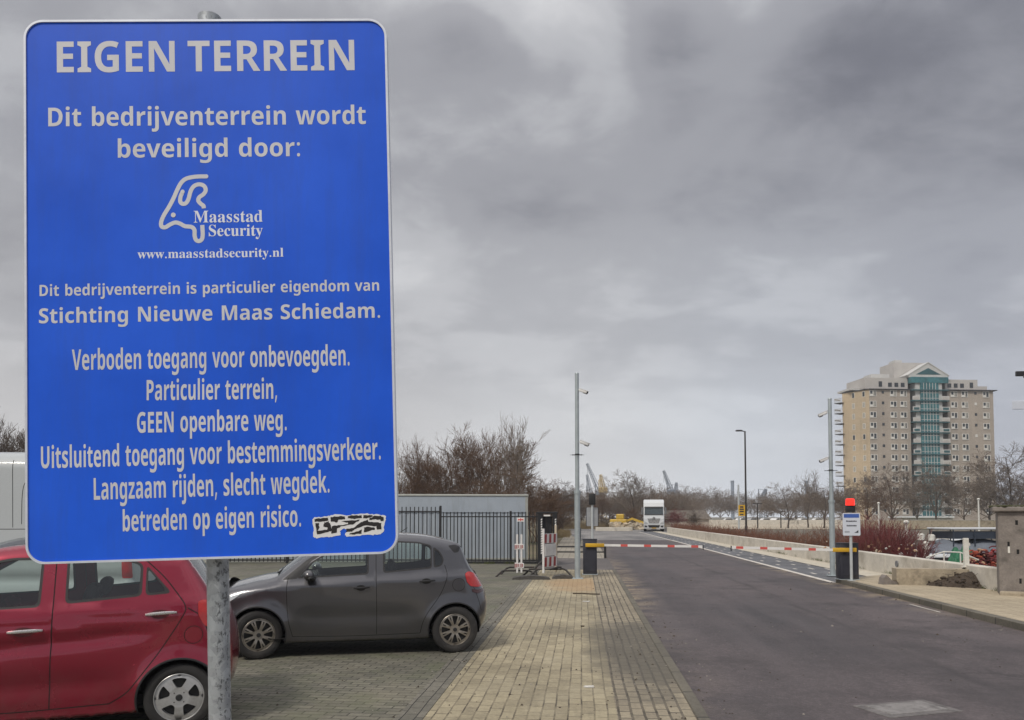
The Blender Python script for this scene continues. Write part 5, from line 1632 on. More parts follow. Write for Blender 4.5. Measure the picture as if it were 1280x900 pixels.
# ---- barriers
GATE_Y = 23.9
def barrier(label, x, y, zb, arm_len, side, yaw, zarm, cabw=.42, group='barriers across the road', tilt=0.0):
    b = thing('road_barrier', label, 'barrier', (x, y, zb), yaw, group)
    hz_ = zarm - zb
    mb = MB(); mb.box(-cabw / 2, cabw / 2, -.17, .17, .02, hz_ + .16, bev=.02)
    mb.build('cabinet', M['cab_dark'], b, True)
    MB().box(-cabw / 2 - .01, cabw / 2 + .01, -.18, .18, hz_ + .16, hz_ + .185, bev=.008).build('lid', M['cab_dark'], b, True)
    MB().box(-cabw / 2 - .02, cabw / 2 + .02, -.19, .19, 0, .02, bev=.004).build('plinth', M['galv'], b)
    mb = MB(); mb.box(-cabw / 2 + .05, cabw / 2 - .05, -.178, -.169, .12, hz_ - .1, bev=.003); mb.build('service_door', M['cab_dark'], b)
    a0, a1 = side * (-cabw * .32), side * (cabw / 2 + .22)
    MB().box(min(a0, a1), max(a0, a1), -.27, -.195, hz_ - .055, hz_ + .055, bev=.012).build('arm_bracket', M['yellow'], b, True)
    mb = MB()
    s0 = cabw / 2 + .22
    L = arm_len
    n = max(3, int(round(L / .72)))
    xs = s0
    stripes = []
    seg = L / n
    for i in range(n):
        w1 = seg * .70
        r1 = seg * .30
        for mi, q0, q1 in ((0, xs, xs + w1), (1, xs + w1, xs + w1 + r1)):
            mb.mi = mi
            u0, u1 = side * q0, side * q1
            mb.box(min(u0, u1), max(u0, u1), -.258, -.208, hz_ - .032, hz_ + .034)
        xs += seg
    mb.mi = 0
    u0, u1 = side * xs, side * (xs + .12)
    mb.box(min(u0, u1), max(u0, u1), -.258, -.208, hz_ - .032, hz_ + .034)
    pv = Vector((side * s0, -.23, hz_))
    TT = Matrix.Translation(pv) @ Matrix.Rotation(-side * R(tilt), 4, 'Y') @ Matrix.Translation(-pv)
    mb.v = [tuple(TT @ Vector(q)) for q in mb.v]
    mb.build('boom_arm', [M['boom_white'], M['boom_red']], b)
    u1 = side * (xs + .135)
    MB().box(min(u1, u1 + .02), max(u1, u1 + .02), -.262, -.204, hz_ - .10, hz_ + .046, TT, bev=.004).build('arm_tip', M['black'], b)
    return b
pl = G(737.5, 718, 0.0)
barrier('dark barrier cabinet by the left camera mast with its striped boom lowered', pl.x, pl.y, 0.0, 2.78, 1, R(0), .895, .42, tilt=-.6)
pr_ = G(1060, 725, .05)
barrier('dark barrier cabinet behind the white notice, its striped boom lowered to the left', pr_.x + .05, pr_.y + .2, .05, 2.58, -1, R(3), .86, .50, tilt=1.3)

def signal_post(label, x, y, z0, ztop, face, lamp_red, sign_w, sign_h, zsign, yaw, text=True):
    """thin pole with a notice and a signal head; face=-1 looks towards the camera"""
    s = thing('signal_post', label, 'traffic signal', (x, y, z0), yaw)
    H = ztop - z0
    mb = MB(); mb.tube((0, 0, 0), (0, 0, H - .34), .038, .038, 14); mb.box(-.09, .09, -.09, .09, 0, .012)
    mb.build('pole', M['pole_grey'], s, True)
    zs = zsign - z0
    mb = MB(); mb.prism([(a, b + zs) for a, b in rrect(sign_w, sign_h, .03)], face * .060 - .006, face * .060 + .006)
    mb.build('notice_panel', M['panel_white'] if text else M['sback'], s)
    if text:
        yb = face * .0685
        T = Matrix.Identity(4)
        mb = MB(); mb.prism([(-sign_w / 2 + .03, zs + sign_h / 2 - .125), (sign_w / 2 - .03, zs + sign_h / 2 - .125), (sign_w / 2 - .03, zs + sign_h / 2 - .025), (-sign_w / 2 + .03, zs + sign_h / 2 - .025)], yb, yb + .0015)
        mb.build('blue_band', M['blue_band'], s)
        mb = MB()
        rg = random.Random(8)
        # the words are too far off to read in the photograph: two short bold lines and small print as blurred bars
        for zz, hh, ww in ((.085, .040, .62), (-.035, .040, .56)):
            xx = -sign_w * ww / 2
            while xx < sign_w * ww / 2:
                w = rg.uniform(.015, .04)
                mb.box(xx, min(xx + w, sign_w * ww / 2), yb - .001, yb + .0005, zs + zz - hh / 2, zs + zz + hh / 2 * rg.uniform(.5, 1))
                xx += w + .009
            mb.build('notice_print', M['ink'], s)
            mb = MB()
        for zz in (-.19, -.215):
            mb.box(-sign_w * .40, -sign_w * .12, yb - .001, yb + .0005, zs + zz, zs + zz + .008)
        mb.build('small_print', M['ink'], s)
        mb = MB()
        mb.add([(sign_w * .14, yb - .001, zs - .225), (sign_w * .38, yb - .001, zs - .225), (sign_w * .38, yb - .001, zs - .15), (sign_w * .30, yb - .001, zs - .185)], [(0, 1, 2, 3)])
        mb.build('notice_logo', M['ink'], s)
    else:
        mb = MB()
        for q in (-1, 1):
            mb.box(q * sign_w / 2 - .02, q * sign_w / 2 + .02, .066, .085, zs - sign_h / 2, zs + sign_h / 2)
        mb.box(-sign_w / 2, sign_w / 2, .066, .085, zs + sign_h / 2 - .03, zs + sign_h / 2)
        mb.box(-sign_w / 2, sign_w / 2, .066, .085, zs - sign_h / 2, zs - sign_h / 2 + .03)
        mb.build('panel_edge', M['cab_dark'], s)
    hb = MB(); hb.box(-.105, .105, -.08, .08, H - .36, H - (.0 if not lamp_red else .20), bev=.02)
    if lamp_red: hb.box(-.12, .12, -.09, .09, H - .20, H - .185, bev=.004)
    hb.build('signal_housing', M['black'], s, True)
    if lamp_red:
        mb = MB(); mb.tube((0, 0, H - .185), (0, 0, H - .02), .118, .112, 18); mb.tube((0, 0, H - .02), (0, 0, H), .112, .09, 18)
        mb.build('red_lamp', M['red_lit'], s, True)
    return s
t = NT('lit_red_lamp')
t.set(t.b.inputs['Emission Color'], (1.0, .03, .015, 1)); t.set(t.b.inputs['Emission Strength'], .75)
M['red_lit'] = t.fin((.6, .02, .015), .3)
g0 = G(1060.5, 725, .05)
signal_post('thin post with white notice and glowing red lamp in front of the right barrier', g0.x, g0.y - .25, .05, dz(624, 21.7), -1, True, .46, .60, dz(655, 21.7), R(4))
q0 = P(740.5, 690, 25.2)
signal_post('thin post by the left barrier carrying a grey notice back and a black signal', q0.x, q0.y, -.03, dz(617, 25.2), 1, False, .36, .60, dz(646, 25.2), 0, False)

# ---- street lamp with yellow sign
g0 = G(933, 679, -.04)
DL = 53.0
lp = thing('street_lamp', 'tall thin dark street lamp with a yellow sign beside the quay wall', 'street lamp', (g0.x, g0.y, -.06))
Ht = dz(538, DL) + .06
mb = MB(); mb.tube((0, 0, 0), (0, 0, 1.2), .095, .085, 12); mb.tube((0, 0, 1.2), (0, 0, Ht), .07, .05, 12)
mb.build('pole', M['pole_dark'], lp, True)
MB().path([(0, 0, Ht - .05), (-.10, 0, Ht), (-.35, 0, Ht + .03)], .035, 8).build('arm', M['pole_dark'], lp, True)
MB().box(-.62, -.18, -.1, .1, Ht - .01, Ht + .09, bev=.03).build('lamp_head', M['pole_dark'], lp, True)
zs = dz(636, DL)
mb = MB(); mb.box(-.52, -.08, -.09, -.07, zs - .42, zs + .32, bev=.004)
mb.build('yellow_sign', M['yellow_sign'] if 'yellow_sign' in M else M['yellow'], lp)
mb = MB()
for zz in (-.02, -.17):
    mb.box(-.44, -.16, -.093, -.0905, zs + zz, zs + zz + .10)
mb.box(-.42, -.18, -.093, -.0905, zs + .13, zs + .24)
mb.box(-.42, -.18, -.093, -.0905, zs - .36, zs - .28)
mb.build('sign_symbols', M['ink'], lp)
g1 = G(941.5, 681, -.04)
MBx = MB(); MBx.tube((0, 0, 0), (0, 0, .62), .05, .045, 10)
MBx.ball((0, 0, .62), .045, .045, .03, 10, 6)
bo = MBx.build('bollard', M['pole_dark'], None, True, (g1.x, g1.y, -.05))
tag(bo, 'short dark bollard just right of the street lamp foot', 'bollard')

# ---- fences
def fence(label, x0, y0, x1, y1, h, n, posts, loc_z=0.0, extra=None):
    L = math.hypot(x1 - x0, y1 - y0)
    f = thing('bar_fence', label, 'fence', (x0, y0, loc_z), math.atan2(y1 - y0, x1 - x0))
    mb = MB()
    for i in range(n):
        x = L * (i + .5) / n
        mb.box(x - .017, x + .017, -.014, .014, .06, h)
    mb.build('bars', M['black'], f)
    MB().box(0, L, -.02, .02, h - .20, h - .155).build('rail', M['black'], f)
    MB().box(0, L, -.02, .02, .10, .15).build('rail', M['black'], f)
    for px_ in posts:
        MB().box(px_ - .04, px_ + .04, -.045, .045, 0, h + .04, bev=.006).build('post', M['black'], f)
    return f
DF = 29.6
a0, a1, a2 = XY(260, DF), XY(552, DF), XY(673, DF - .2)
hL, hR = dz(633.5, DF), dz(640, DF)
Lf = math.hypot(a1[0] - a0[0], a1[1] - a0[1])
fence('taller left section of black bar fence in front of the grey container', *a0, *a1, hL, int(Lf / .155), [Lf - .04, Lf * .68, Lf * .34, .04])
Lr = math.hypot(a2[0] - a1[0], a2[1] - a1[1])
fr = fence('lower right section of black bar fence with a small red and white sign', *a1, *a2, hR, int(Lr / .135), [Lr * .715])
sx_ = Lr * (651 - 552) / (673 - 552)
mb = MB(); mb.box(sx_ - .135, sx_ + .135, -.035, -.024, dz(649.5, DF) - .075, dz(649.5, DF) + .075, bev=.003)
mb.build('sign_plate', M['boom_white'], fr)
mb = MB()
zc2 = dz(649.5, DF)
mb.box(sx_ - .09, sx_ + .09, -.039, -.0365, zc2 - .018, zc2 + .018); mb.box(sx_ - .02, sx_ + .02, -.0415, -.0395, zc2 - .055, zc2 + .055)
mb.box(sx_ - .10, sx_ - .07, -.0415, -.0395, zc2 - .035, zc2 + .035); mb.box(sx_ + .07, sx_ + .10, -.0415, -.0395, zc2 - .035, zc2 + .035)
mb.build('sign_mark', M['boom_red'], fr)
MB().box(0, Lr, -.10, .10, -.02, .085, bev=.01).build('plinth', M['black'], fr)

# sliding gate portal at the fence end, seen end-on
gx, gy = XY(672, DF - .6)
gt = thing('sliding_gate', 'black sliding gate portal with striped warning tape at the fence end', 'gate', (gx, gy, 0), R(8))
hg = dz(642, DF - .6)
mb = MB()
mb.box(.0, .19, -.09, .09, 0, hg, bev=.01); mb.box(.56, .72, -.09, .09, 0, hg, bev=.01)
mb.build('portal_post', M['black'], gt)
MB().box(-.02, .74, -.10, .10, hg + .002, hg + .07, bev=.01).build('top_beam', M['black'], gt)
MB().box(.22, .46, -.12, -.09, hg - .10, hg - .045, bev=.005).build('lamp_bar', M['boom_white'], gt)
mb = MB()
for i in range(17):
    mb.box(.22, .225 + .3, .02, 1.6, .12 + i * .0, .16) if i == 0 else None
for i in range(20):
    mb.box(.29, .335, .05 + i * .075, .085 + i * .075, .10, hg - .12)
mb.box(.295, .33, .04, 1.55, hg - .16, hg - .11); mb.box(.295, .33, .04, 1.55, .10, .15)
mb.box(.36, .545, .06, .12, .1, hg - .1); mb.box(.22, .29, .1, .16, .1, hg - .1)
for i in range(7):
    mb.box(.215 + i * .05, .24 + i * .05, .30, .325, .1, hg - .12)
mb.build('gate_leaf', M['black'], gt)
for q in (.135, .655):
    mb = MB()
    nst = 15
    for i in range(nst):
        z = .38 + i * (hg - .55) / nst
        mb.add([(q - .025, -.0915, z), (q + .025, -.0915, z + .028), (q + .025, -.0915, z + .028 + .052), (q - .025, -.0915, z + .052)], [(0, 1, 2, 3)])
    mb.build('warning_tape', M['boom_white'], gt)
MB().box(.20, .54, -.05, .05, .02, .10).build('ground_rail', M['black'], gt)

# ---- pale container building behind the fence
t = NT('container_sheet')
v = t.coord()
c = t.ramp(t.noise(v, 1.2, 6, .6), ((.3, (.36, .41, .47)), (.7, (.42, .47, .53))))
c = t.mix(t.math('MULTIPLY', t.ramp(t.noise(v, 3, 7, .7, mscale=(2, 2, .25)), ((.5, 0), (.75, 1))), .35), c, (.22, .23, .22))
M['container'] = t.fin(c, .45, .15)
M['container_trim'] = pm('container_trim', (.40, .41, .38), .5, .2, var=.15)
DC = 31.4
c0, c1 = XY(250, DC - 1.2), XY(659, DC)
Lc = math.hypot(c1[0] - c0[0], c1[1] - c0[1])
ct = thing('site_container', 'pale blue grey container building with ribbed wall behind the black fence', 'container', (c0[0], c0[1], 0), math.atan2(c1[1] - c0[1], c1[0] - c0[0]))
hc = dz(618, DC)
mb = MB()
prof = []
x = 0
while x < Lc - .3:
    prof += [(x, 0), (x + .13, 0), (x + .16, .018), (x + .29, .018)]
    x += .32
prof += [(Lc, 0)]
n = len(prof)
zb, zt = .12, hc - .72
vs = [(a, b, zb) for a, b in prof] + [(a, b, zt) for a, b in prof]
mb.add(vs, [(i, i + 1, n + i + 1, n + i) for i in range(n - 1)])
mb.build('ribbed_wall', M['container'], ct)
MB().box(-.02, Lc + .02, -.03, .06, zt + .002, hc - .09).build('fascia', M['container'], ct)
MB().box(-.05, Lc + .05, -.06, 2.9, hc - .088, hc, bev=.02).build('roof', M['container_trim'], ct)
mb = MB(); mb.box(0, Lc - .001, .05, 2.8, .05, hc - .09); mb.build('body', M['container'], ct)
MB().box(Lc - .08, Lc + .025, -.035, .05, .05, hc - .09).build('corner_post', M['container_trim'], ct)
MB().box(-.02, Lc + .02, -.04, .05, 0, .118).build('base_rail', M['container_trim'], ct)

# ---- roadworks gear in front of the gate
M['red_refl'] = pm('red_reflective', (.30, .035, .035), .5, var=.12)
M['white_refl'] = pm('white_reflective', (.68, .67, .66), .5, var=.1, dirt=((.4, .37, .33), .4))
M['base_rubber'] = pm('recycled_rubber', (.075, .07, .065), .9, var=.3, scale=14, bump=.4)
M['tube_dark'] = pm('dark_steel_tube', (.045, .042, .04), .5, .4, var=.3, scale=10, dirt=((.12, .06, .035), .5))
DR = 23.2
def rub(label, px0, px1, py, w=.34):
    a, b = G(px0, py), G(px1, py)
    L = (b - a).length
    o = MB()
    prof = [(0, 0), (L, 0), (L - .03, .05), (L * .8, .085), (L * .62, .095), (L * .60, .11), (L * .40, .11), (L * .38, .095), (L * .2, .085), (.03, .05)]
    o.prism(prof, -w / 2, w / 2)
    ob = o.build('rubber_foot', M['base_rubber'], None, False, (a.x, a.y, .002))
    ob.rotation_euler.z = math.atan2(b.y - a.y, b.x - a.x)
    return tag(ob, label, 'sign base')
rub('dark rubber foot block under the white reflector posts, left of the boards', 640, 688, 724)
rub('dark rubber foot block beside the camera mast under the tilted striped board', 690, 717, 723)

def refl_post(label, px, D):
    x, y = XY(px, D)
    p = thing('marker_post', label, 'marker post', (x, y, .10), 0, 'white marker posts')
    top = dz(668, D) - .10
    mb = MB(); mb.box(-.028, .028, -.014, .014, 0, top, bev=.008); mb.build('post', M['white_refl'], p)
    for z0 in (top - .45, top - 1.0):
        mb = MB(); mb.box(-.075, .0, -.02, .02, z0, z0 + .17, bev=.01); mb.box(.0012, .075, -.021, .021, z0 + .01, z0 + .16, bev=.01)
        mb.mi = 1
        for q in (0, 1, 2): mb.box(-.07 + q * .045, -.045 + q * .045, -.0245, -.0215, z0 + .02 + q * .012, z0 + .14)
        mb.build('reflector', [M['white_refl'], M['red_refl']], p)
    return p
refl_post('left one of two white marker posts with red and white reflectors', 646.5, DR)
refl_post('right one of two white marker posts with red and white reflectors', 651.8, DR)

def board_barrier():
    x, y = XY(679.5, DR - .1)
    b = thing('roadwork_board', 'red and white striped roadworks board with a white panel, leaning by the gate', 'roadworks board', (x, y, .05), R(66))
    for xx, hh, mt in ((0.03, 1.35, 'white_refl'), (.86, 1.45, 'wood_pale')):
        MB().box(xx - .03, xx + .03, -.012, .05, 0.04, hh, bev=.008).build('post', M[mt], b)
    for z0, z1 in ((.92, 1.20), (.22, .52)):
        mb = MB(); mb.box(-.04, .84, -.035, -.014, z0, z1, bev=.005)
        mb.mi = 1
        for k2 in range(3):
            xx = -.02 + k2 * .30
            mb.add([(xx, -.0365, z0 + .01), (xx + .15, -.0365, z0 + .01), (xx + .17, -.0365, z1 - .01), (xx + .02, -.0365, z1 - .01)], [(0, 1, 2, 3)])
        mb.build('striped_plank', [M['white_refl'], M['red_refl']], b)
    MB().box(0.04, .78, -.033, -.016, .54, .90, bev=.006).build('white_panel', M['white_refl'], b)
    return b
M['wood_pale'] = pm('pale_weathered_post', (.52, .45, .35), .7, var=.15, scale=9)
board_barrier()

def tube_frame(name, label, pts, r=.018, legs=()):
    g = thing(name, label, 'steel frame', tuple(pts[0]), 0)
    o = Vector(pts[0])
    mb = MB(); mb.path([Vector(p) - o for p in pts], r, 8)
    mb.build('bent_tube', M['tube_dark'], g, True)
    for l in legs:
        mb = MB(); mb.path([Vector(p) - o for p in l], r, 8); mb.build('leg', M['tube_dark'], g, True)
    return g
def W3(px, py, D): return P(px, py, D)
tube_frame('trestle_frame', 'long low bent steel trestle frame lying in front of the fence', [W3(618, 723, DR - .3), W3(627.5, 714, DR), W3(630, 713.3, DR), W3(661, 713.3, DR + .2), W3(665, 715, DR + .2), W3(671, 721, DR - .3)], .028,
           [[W3(624, 720.5, DR + .6), W3(633, 710.5, DR + .9), W3(638, 709, DR + .9), W3(668, 709, DR + .9)], [W3(653, 720, DR + .4), W3(660, 714, DR + .3)]])
tube_frame('trestle_frame', 'bent steel trestle frame standing behind the striped board next to the mast', [W3(661, 711.5, DR + .7), W3(700, 711.5, DR + .5), W3(704, 711, DR + .3), W3(708, 713, DR + .1), W3(716, 722, DR - .1)], .028,
           [[W3(688, 712, DR + .3), W3(697, 709, DR + .5), W3(702, 709, DR + .5)], [W3(669, 709.5, DR), W3(680, 699, DR + .1)], [W3(672, 721, DR - .1), W3(669, 711, DR), W3(671, 708, DR)], [W3(664, 718, DR - .1), W3(672, 712, DR)]])

# ---- railings on the path beyond the barrier
def railing(label, pts, h, z0):
    g = thing('low_railing', label, 'railing', (pts[0][0], pts[0][1], z0))
    o = Vector((pts[0][0], pts[0][1], 0))
    for x, y in pts:
        MB().box(x - o.x - .05, x - o.x + .05, y - o.y - .05, y - o.y + .05, 0, h, bev=.01).build('post', M['black'], g)
    mb = MB(); mb.path([(x - o.x, y - o.y, h - .08) for x, y in pts], .035, 6); mb.path([(x - o.x, y - o.y, h * .5) for x, y in pts], .03, 6)
    mb.build('rail', M['black'], g)
    return g
railing('dark low railing running away along the path behind the left barrier', [(-.15, 41 + 4.4 * i) for i in range(9)], .78, -.10)
railing('short dark railing across the path in front of the driveway', [(-1.3, 34.6), (-.2, 34.6), (1.0, 34.6)], .62, -.10)

# ---- truck
def make_truck(x, y):
    t_ = thing('delivery_truck', 'white truck with box trailer driving towards the barriers, headlights off', 'truck', (x, y, -.06), R(175.2))
    W_ = 1.25
    # local: +Y is forward
    wp = M['truck_white']
    mb = MB()
    prof = [(-1.9, .95), (0.0, .62), (.10, .95), (.12, 1.55), (.0, 2.15), (-.14, 2.98), (-.35, 3.55), (-.8, 3.85), (-1.9, 3.92)]
    Tm = Matrix(((0, 1, 0, 0), (1, 0, 0, 0), (0, 0, 1, 0), (0, 0, 0, 1)))
    mb.prism(prof, -W_, W_, Tm)
    cab = mb.build('cab', wp, t_)
    bm = bmesh.new(); bm.from_mesh(cab.data)
    bmesh.ops.bevel(bm, geom=[e for e in bm.edges if e.is_boundary or (len(e.link_faces) == 2 and e.calc_face_angle(0) > 1.2)], offset=.10, segments=3, profile=.5, affect='EDGES')
    bm.to_mesh(cab.data); bm.free()
    def front(name, poly, mat, y0, dy=.03):
        """panel on the sloping cab front: (x, z) polygon pushed out along y"""
        m2 = MB()
        yy = lambda z: np.interp(z, [.62, .95, 1.55, 2.15, 2.98, 3.55], [0, .10, .12, 0, -.14, -.35])
        n = len(poly)
        vs = [(a, yy(b) + y0 + dy, b) for a, b in poly] + [(a, yy(b) + y0, b) for a, b in poly]
        m2.add(vs, [tuple(range(n)), tuple(range(2 * n - 1, n - 1, -1))] + [(i, (i + 1) % n, n + (i + 1) % n, n + i) for i in range(n)])
        return m2.build(name, mat, t_)
    front('windscreen', [(-1.12, 2.12), (1.12, 2.12), (1.10, 2.90), (-1.10, 2.90)], M['truck_glass'], .0, .02)
    front('sun_visor', [(-1.14, 2.92), (1.14, 2.92), (1.10, 3.06), (-1.10, 3.06)], M['black'], .02, .10)
    front('grille', [(-.78, 1.62), (.78, 1.62), (.58, 1.02), (-.58, 1.02)], M['truck_grey'], .0, .02)
    for z in (1.08, 1.22, 1.36, 1.50):
        w = .56 + (z - 1.02) * .33
        front('grille_slat', [(-w, z), (w, z), (w, z + .07), (-w, z + .07)], M['chrome'], .02, .03)
    e = bpy.data.objects.new('emblem', None); COL.objects.link(e); e.parent = t_; e.location = (0, .15, 1.60)
    m2 = MB(); m2.lathe([(.0001, .03), (.17, .03), (.18, .0)], 20); m2.build('badge_disc', M['black'], e)
    m2 = MB()
    ring = [(.15 * math.cos(a), .045, .15 * math.sin(a)) for a in np.linspace(0, 2 * math.pi, 21)]
    m2.path(ring, .012, 6)
    for k2 in range(3):
        a = R(90 + 120 * k2)
        m2.add([(.15 * math.cos(a), .05, .15 * math.sin(a)), (.03 * math.cos(a + 1.05), .05, .03 * math.sin(a + 1.05)), (0, .06, 0), (.03 * math.cos(a - 1.05), .05, .03 * math.sin(a - 1.05))], [(0, 1, 2, 3)])
    m2.build('badge_star', M['chrome'], e)
    front('bumper', [(-1.24, .36), (1.24, .36), (1.24, .92), (-1.24, .92)], wp, .04, .10)
    front('bumper_opening', [(-.60, .50), (.60, .50), (.72, .80), (-.72, .80)], M['black'], .185, .012)
    front('wiper_panel', [(-1.14, 2.02), (1.14, 2.02), (1.14, 2.11), (-1.14, 2.11)], M['black'], .01, .03)
    for q in (-1, 1):
        front('headlight', [(q * .72, .98), (q * 1.16, 1.0), (q * 1.20, 1.30), (q * .92, 1.14)], M['clear_lens'], .04, .05)
        front('foglight_recess', [(q * .82, .54), (q * 1.12, .54), (q * 1.14, .76), (q * .82, .72)], M['black'], .185, .012)
        m2 = MB(); m2.box(q * 1.42 - .09, q * 1.42 + .09, -.22, -.04, 2.1, 2.95, bev=.05); m2.tube((q * 1.2, -.2, 2.9), (q * 1.42, -.12, 2.9), .03, n=8)
        m2.build('mirror', M['truck_grey'], t_)
        m2 = MB(); m2.box(q * .95 - .05, q * .95 + .05, -.38, -.28, 3.10, 3.22, bev=.02); m2.build('roof_lamp', M['black'], t_)
        for yw in (-1.1, -4.1, -9.2, -10.5, -11.8):
            w = bpy.data.objects.new('wheel', None); COL.objects.link(w); w.parent = t_; w.location = (q * (W_ - .17), yw, .50)
            T = Matrix.Rotation(R(90) * -q, 4, 'Z')
            m2 = MB(); m2.lathe([(.30, -.15), (.44, -.16), (.49, -.13), (.50, 0), (.49, .13), (.44, .16), (.30, .15)], 28, T); m2.build('tyre', M['tyre'], w, True)
            m2 = MB(); m2.lathe([(.30, .14), (.26, .06), (.12, .10), (.0001, .11)], 24, T); m2.build('rim', M['rim_silver'], w, True)
    front('number_plate', [(-.27, .40), (.27, .40), (.27, .49), (-.27, .49)], M['yellow'], .15, .02)
    MB().box(-.20, .20, -.44, -.36, 3.36, 3.5, bev=.01).build('destination_box', M['truck_grey'], t_)
    MB().box(-.30, .42, -.30, -.232, 3.12, 3.20).build('front_marking', M['blue_band'], t_)
    MB().box(-1.20, 1.20, -13.6, -2.3, .95, 3.97, bev=.04).build('trailer_box', wp, t_)
    MB().box(-.5, .5, -13.4, -.3, .55, .94).build('chassis', M['black'], t_)
    for q in (-1, 1):
        MB().box(q * 1.2 - .03, q * 1.2 + .03, -8.2, -4.9, .42, .93).build('side_skirt', M['truck_grey'], t_)
    return t_
M['truck_white'] = pm('truck_white_paint', (.60, .62, .64), .35, var=.05, scale=1, dirt=((.5, .48, .44), .25))
M['truck_grey'] = pm('truck_grey_plastic', (.16, .165, .175), .5, var=.15)
M['truck_glass'] = pm('truck_windscreen', (.06, .075, .085), .08, var=.2, scale=1.5)
g0 = G(817.5, 664.5, -.06)
make_truck(g0.x, g0.y)
# ================================================================== QUAY WALL, PILLAR, BLOCK
M['concrete'] = pm('pale_concrete', (.56, .525, .46), .8, var=.2, scale=1.6, bump=.35, bscale=30, dirt=((.26, .225, .17), .5))
M['old_concrete'] = pm('stained_concrete', (.37, .315, .235), .85, var=.3, scale=3, bump=.5, bscale=25, dirt=((.10, .08, .055), .65))
M['stone_grey'] = pm('grey_pillar_concrete', (.215, .19, .172), .85, var=.35, scale=4, bump=.6, bscale=18, dirt=((.06, .055, .048), .6))
M['moss'] = pm('mossy_top', (.055, .058, .022), .95, var=.6, scale=9, bump=.9, bscale=30)
M['white_rail'] = pm('white_painted_steel', (.68, .67, .62), .5, var=.1, scale=9, dirt=((.35, .27, .17), .35))

def wall_run(label, pts, zb, zt, th, mat, cat='wall', name='parapet_wall', cap=None, joint=None, bev=.02):
    w = thing(name, label, cat, (pts[0][0], pts[0][1], zb))
    for i in range(len(pts) - 1):
        (x0, y0), (x1, y1) = pts[i], pts[i + 1]
        L = math.hypot(x1 - x0, y1 - y0)
        T = Matrix.Translation((x0 - pts[0][0], y0 - pts[0][1], 0)) @ Matrix.Rotation(math.atan2(y1 - y0, x1 - x0), 4, 'Z')
        mb = MB()
        if joint:
            n = max(1, int(L / joint))
            for k2 in range(n):
                mb.box(L * k2 / n + .006, L * (k2 + 1) / n - .006, -th / 2, th / 2, 0, zt - zb, T, bev)
        else:
            mb.box(0, L, -th / 2, th / 2, 0, zt - zb, T, bev)
        mb.build('wall', mat, w)
        if cap:
            MB().box(-.01, L + .01, -th / 2 - .05, th / 2 + .05, zt - zb + .002, zt - zb + .08, T, .015).build('coping', cap, w)
    return w
wall_run('long low pale concrete quay wall running away along the harbour side of the lane', [(9.66, 17.6), (9.62, 50), (9.72, 90)], -.12, .56, .32, M['concrete'], joint=4.0)
# round drain plate on the wall face
g0 = P(1121, 701.5, 23.6)
mb = MB(); mb.tube((-.02, 0, 0), (0.05, 0, 0), .095, .095, 18)
o = mb.build('drain_plate', M['truck_grey'] if 'truck_grey' in M else M['galv'], None, False, (9.475, g0.y + .2, .33)); tag(o, 'round grey drain plate on the near end of the quay wall', 'drain plate')

g0, g1 = G(1118, 730, .05), G(1200, 731.5, .05)
L = 2.15
blk = MB()
prof = [(.06, 0), (L - .55, 0), (L, .22), (L, .40), (.0, .40), (.0, .10)]
blk.prism(prof, -.22, .22)
bo = blk.build('concrete_block', M['old_concrete'], None, False, (g0.x, g0.y, .052))
bo.rotation_euler.z = math.atan2(g1.y - g0.y, g1.x - g0.x) + R(2)
tag(bo, 'stained brown concrete block lying on the right pavement before the quay wall', 'concrete block')
g2 = G(1112, 730, .05)
mb = MB()
mb.prism([(-.20, 0), (.26, 0), (.22, .04), (.02, .12), (-.10, .24), (-.16, .17)], -.13, .13)
bo = mb.build('broken_slab', M['stone_grey'], None, False, (g2.x - .05, g2.y - .05, .05)); bo.rotation_euler.z = R(6)
tag(bo, 'small dark broken concrete piece left of the stained block', 'rubble')

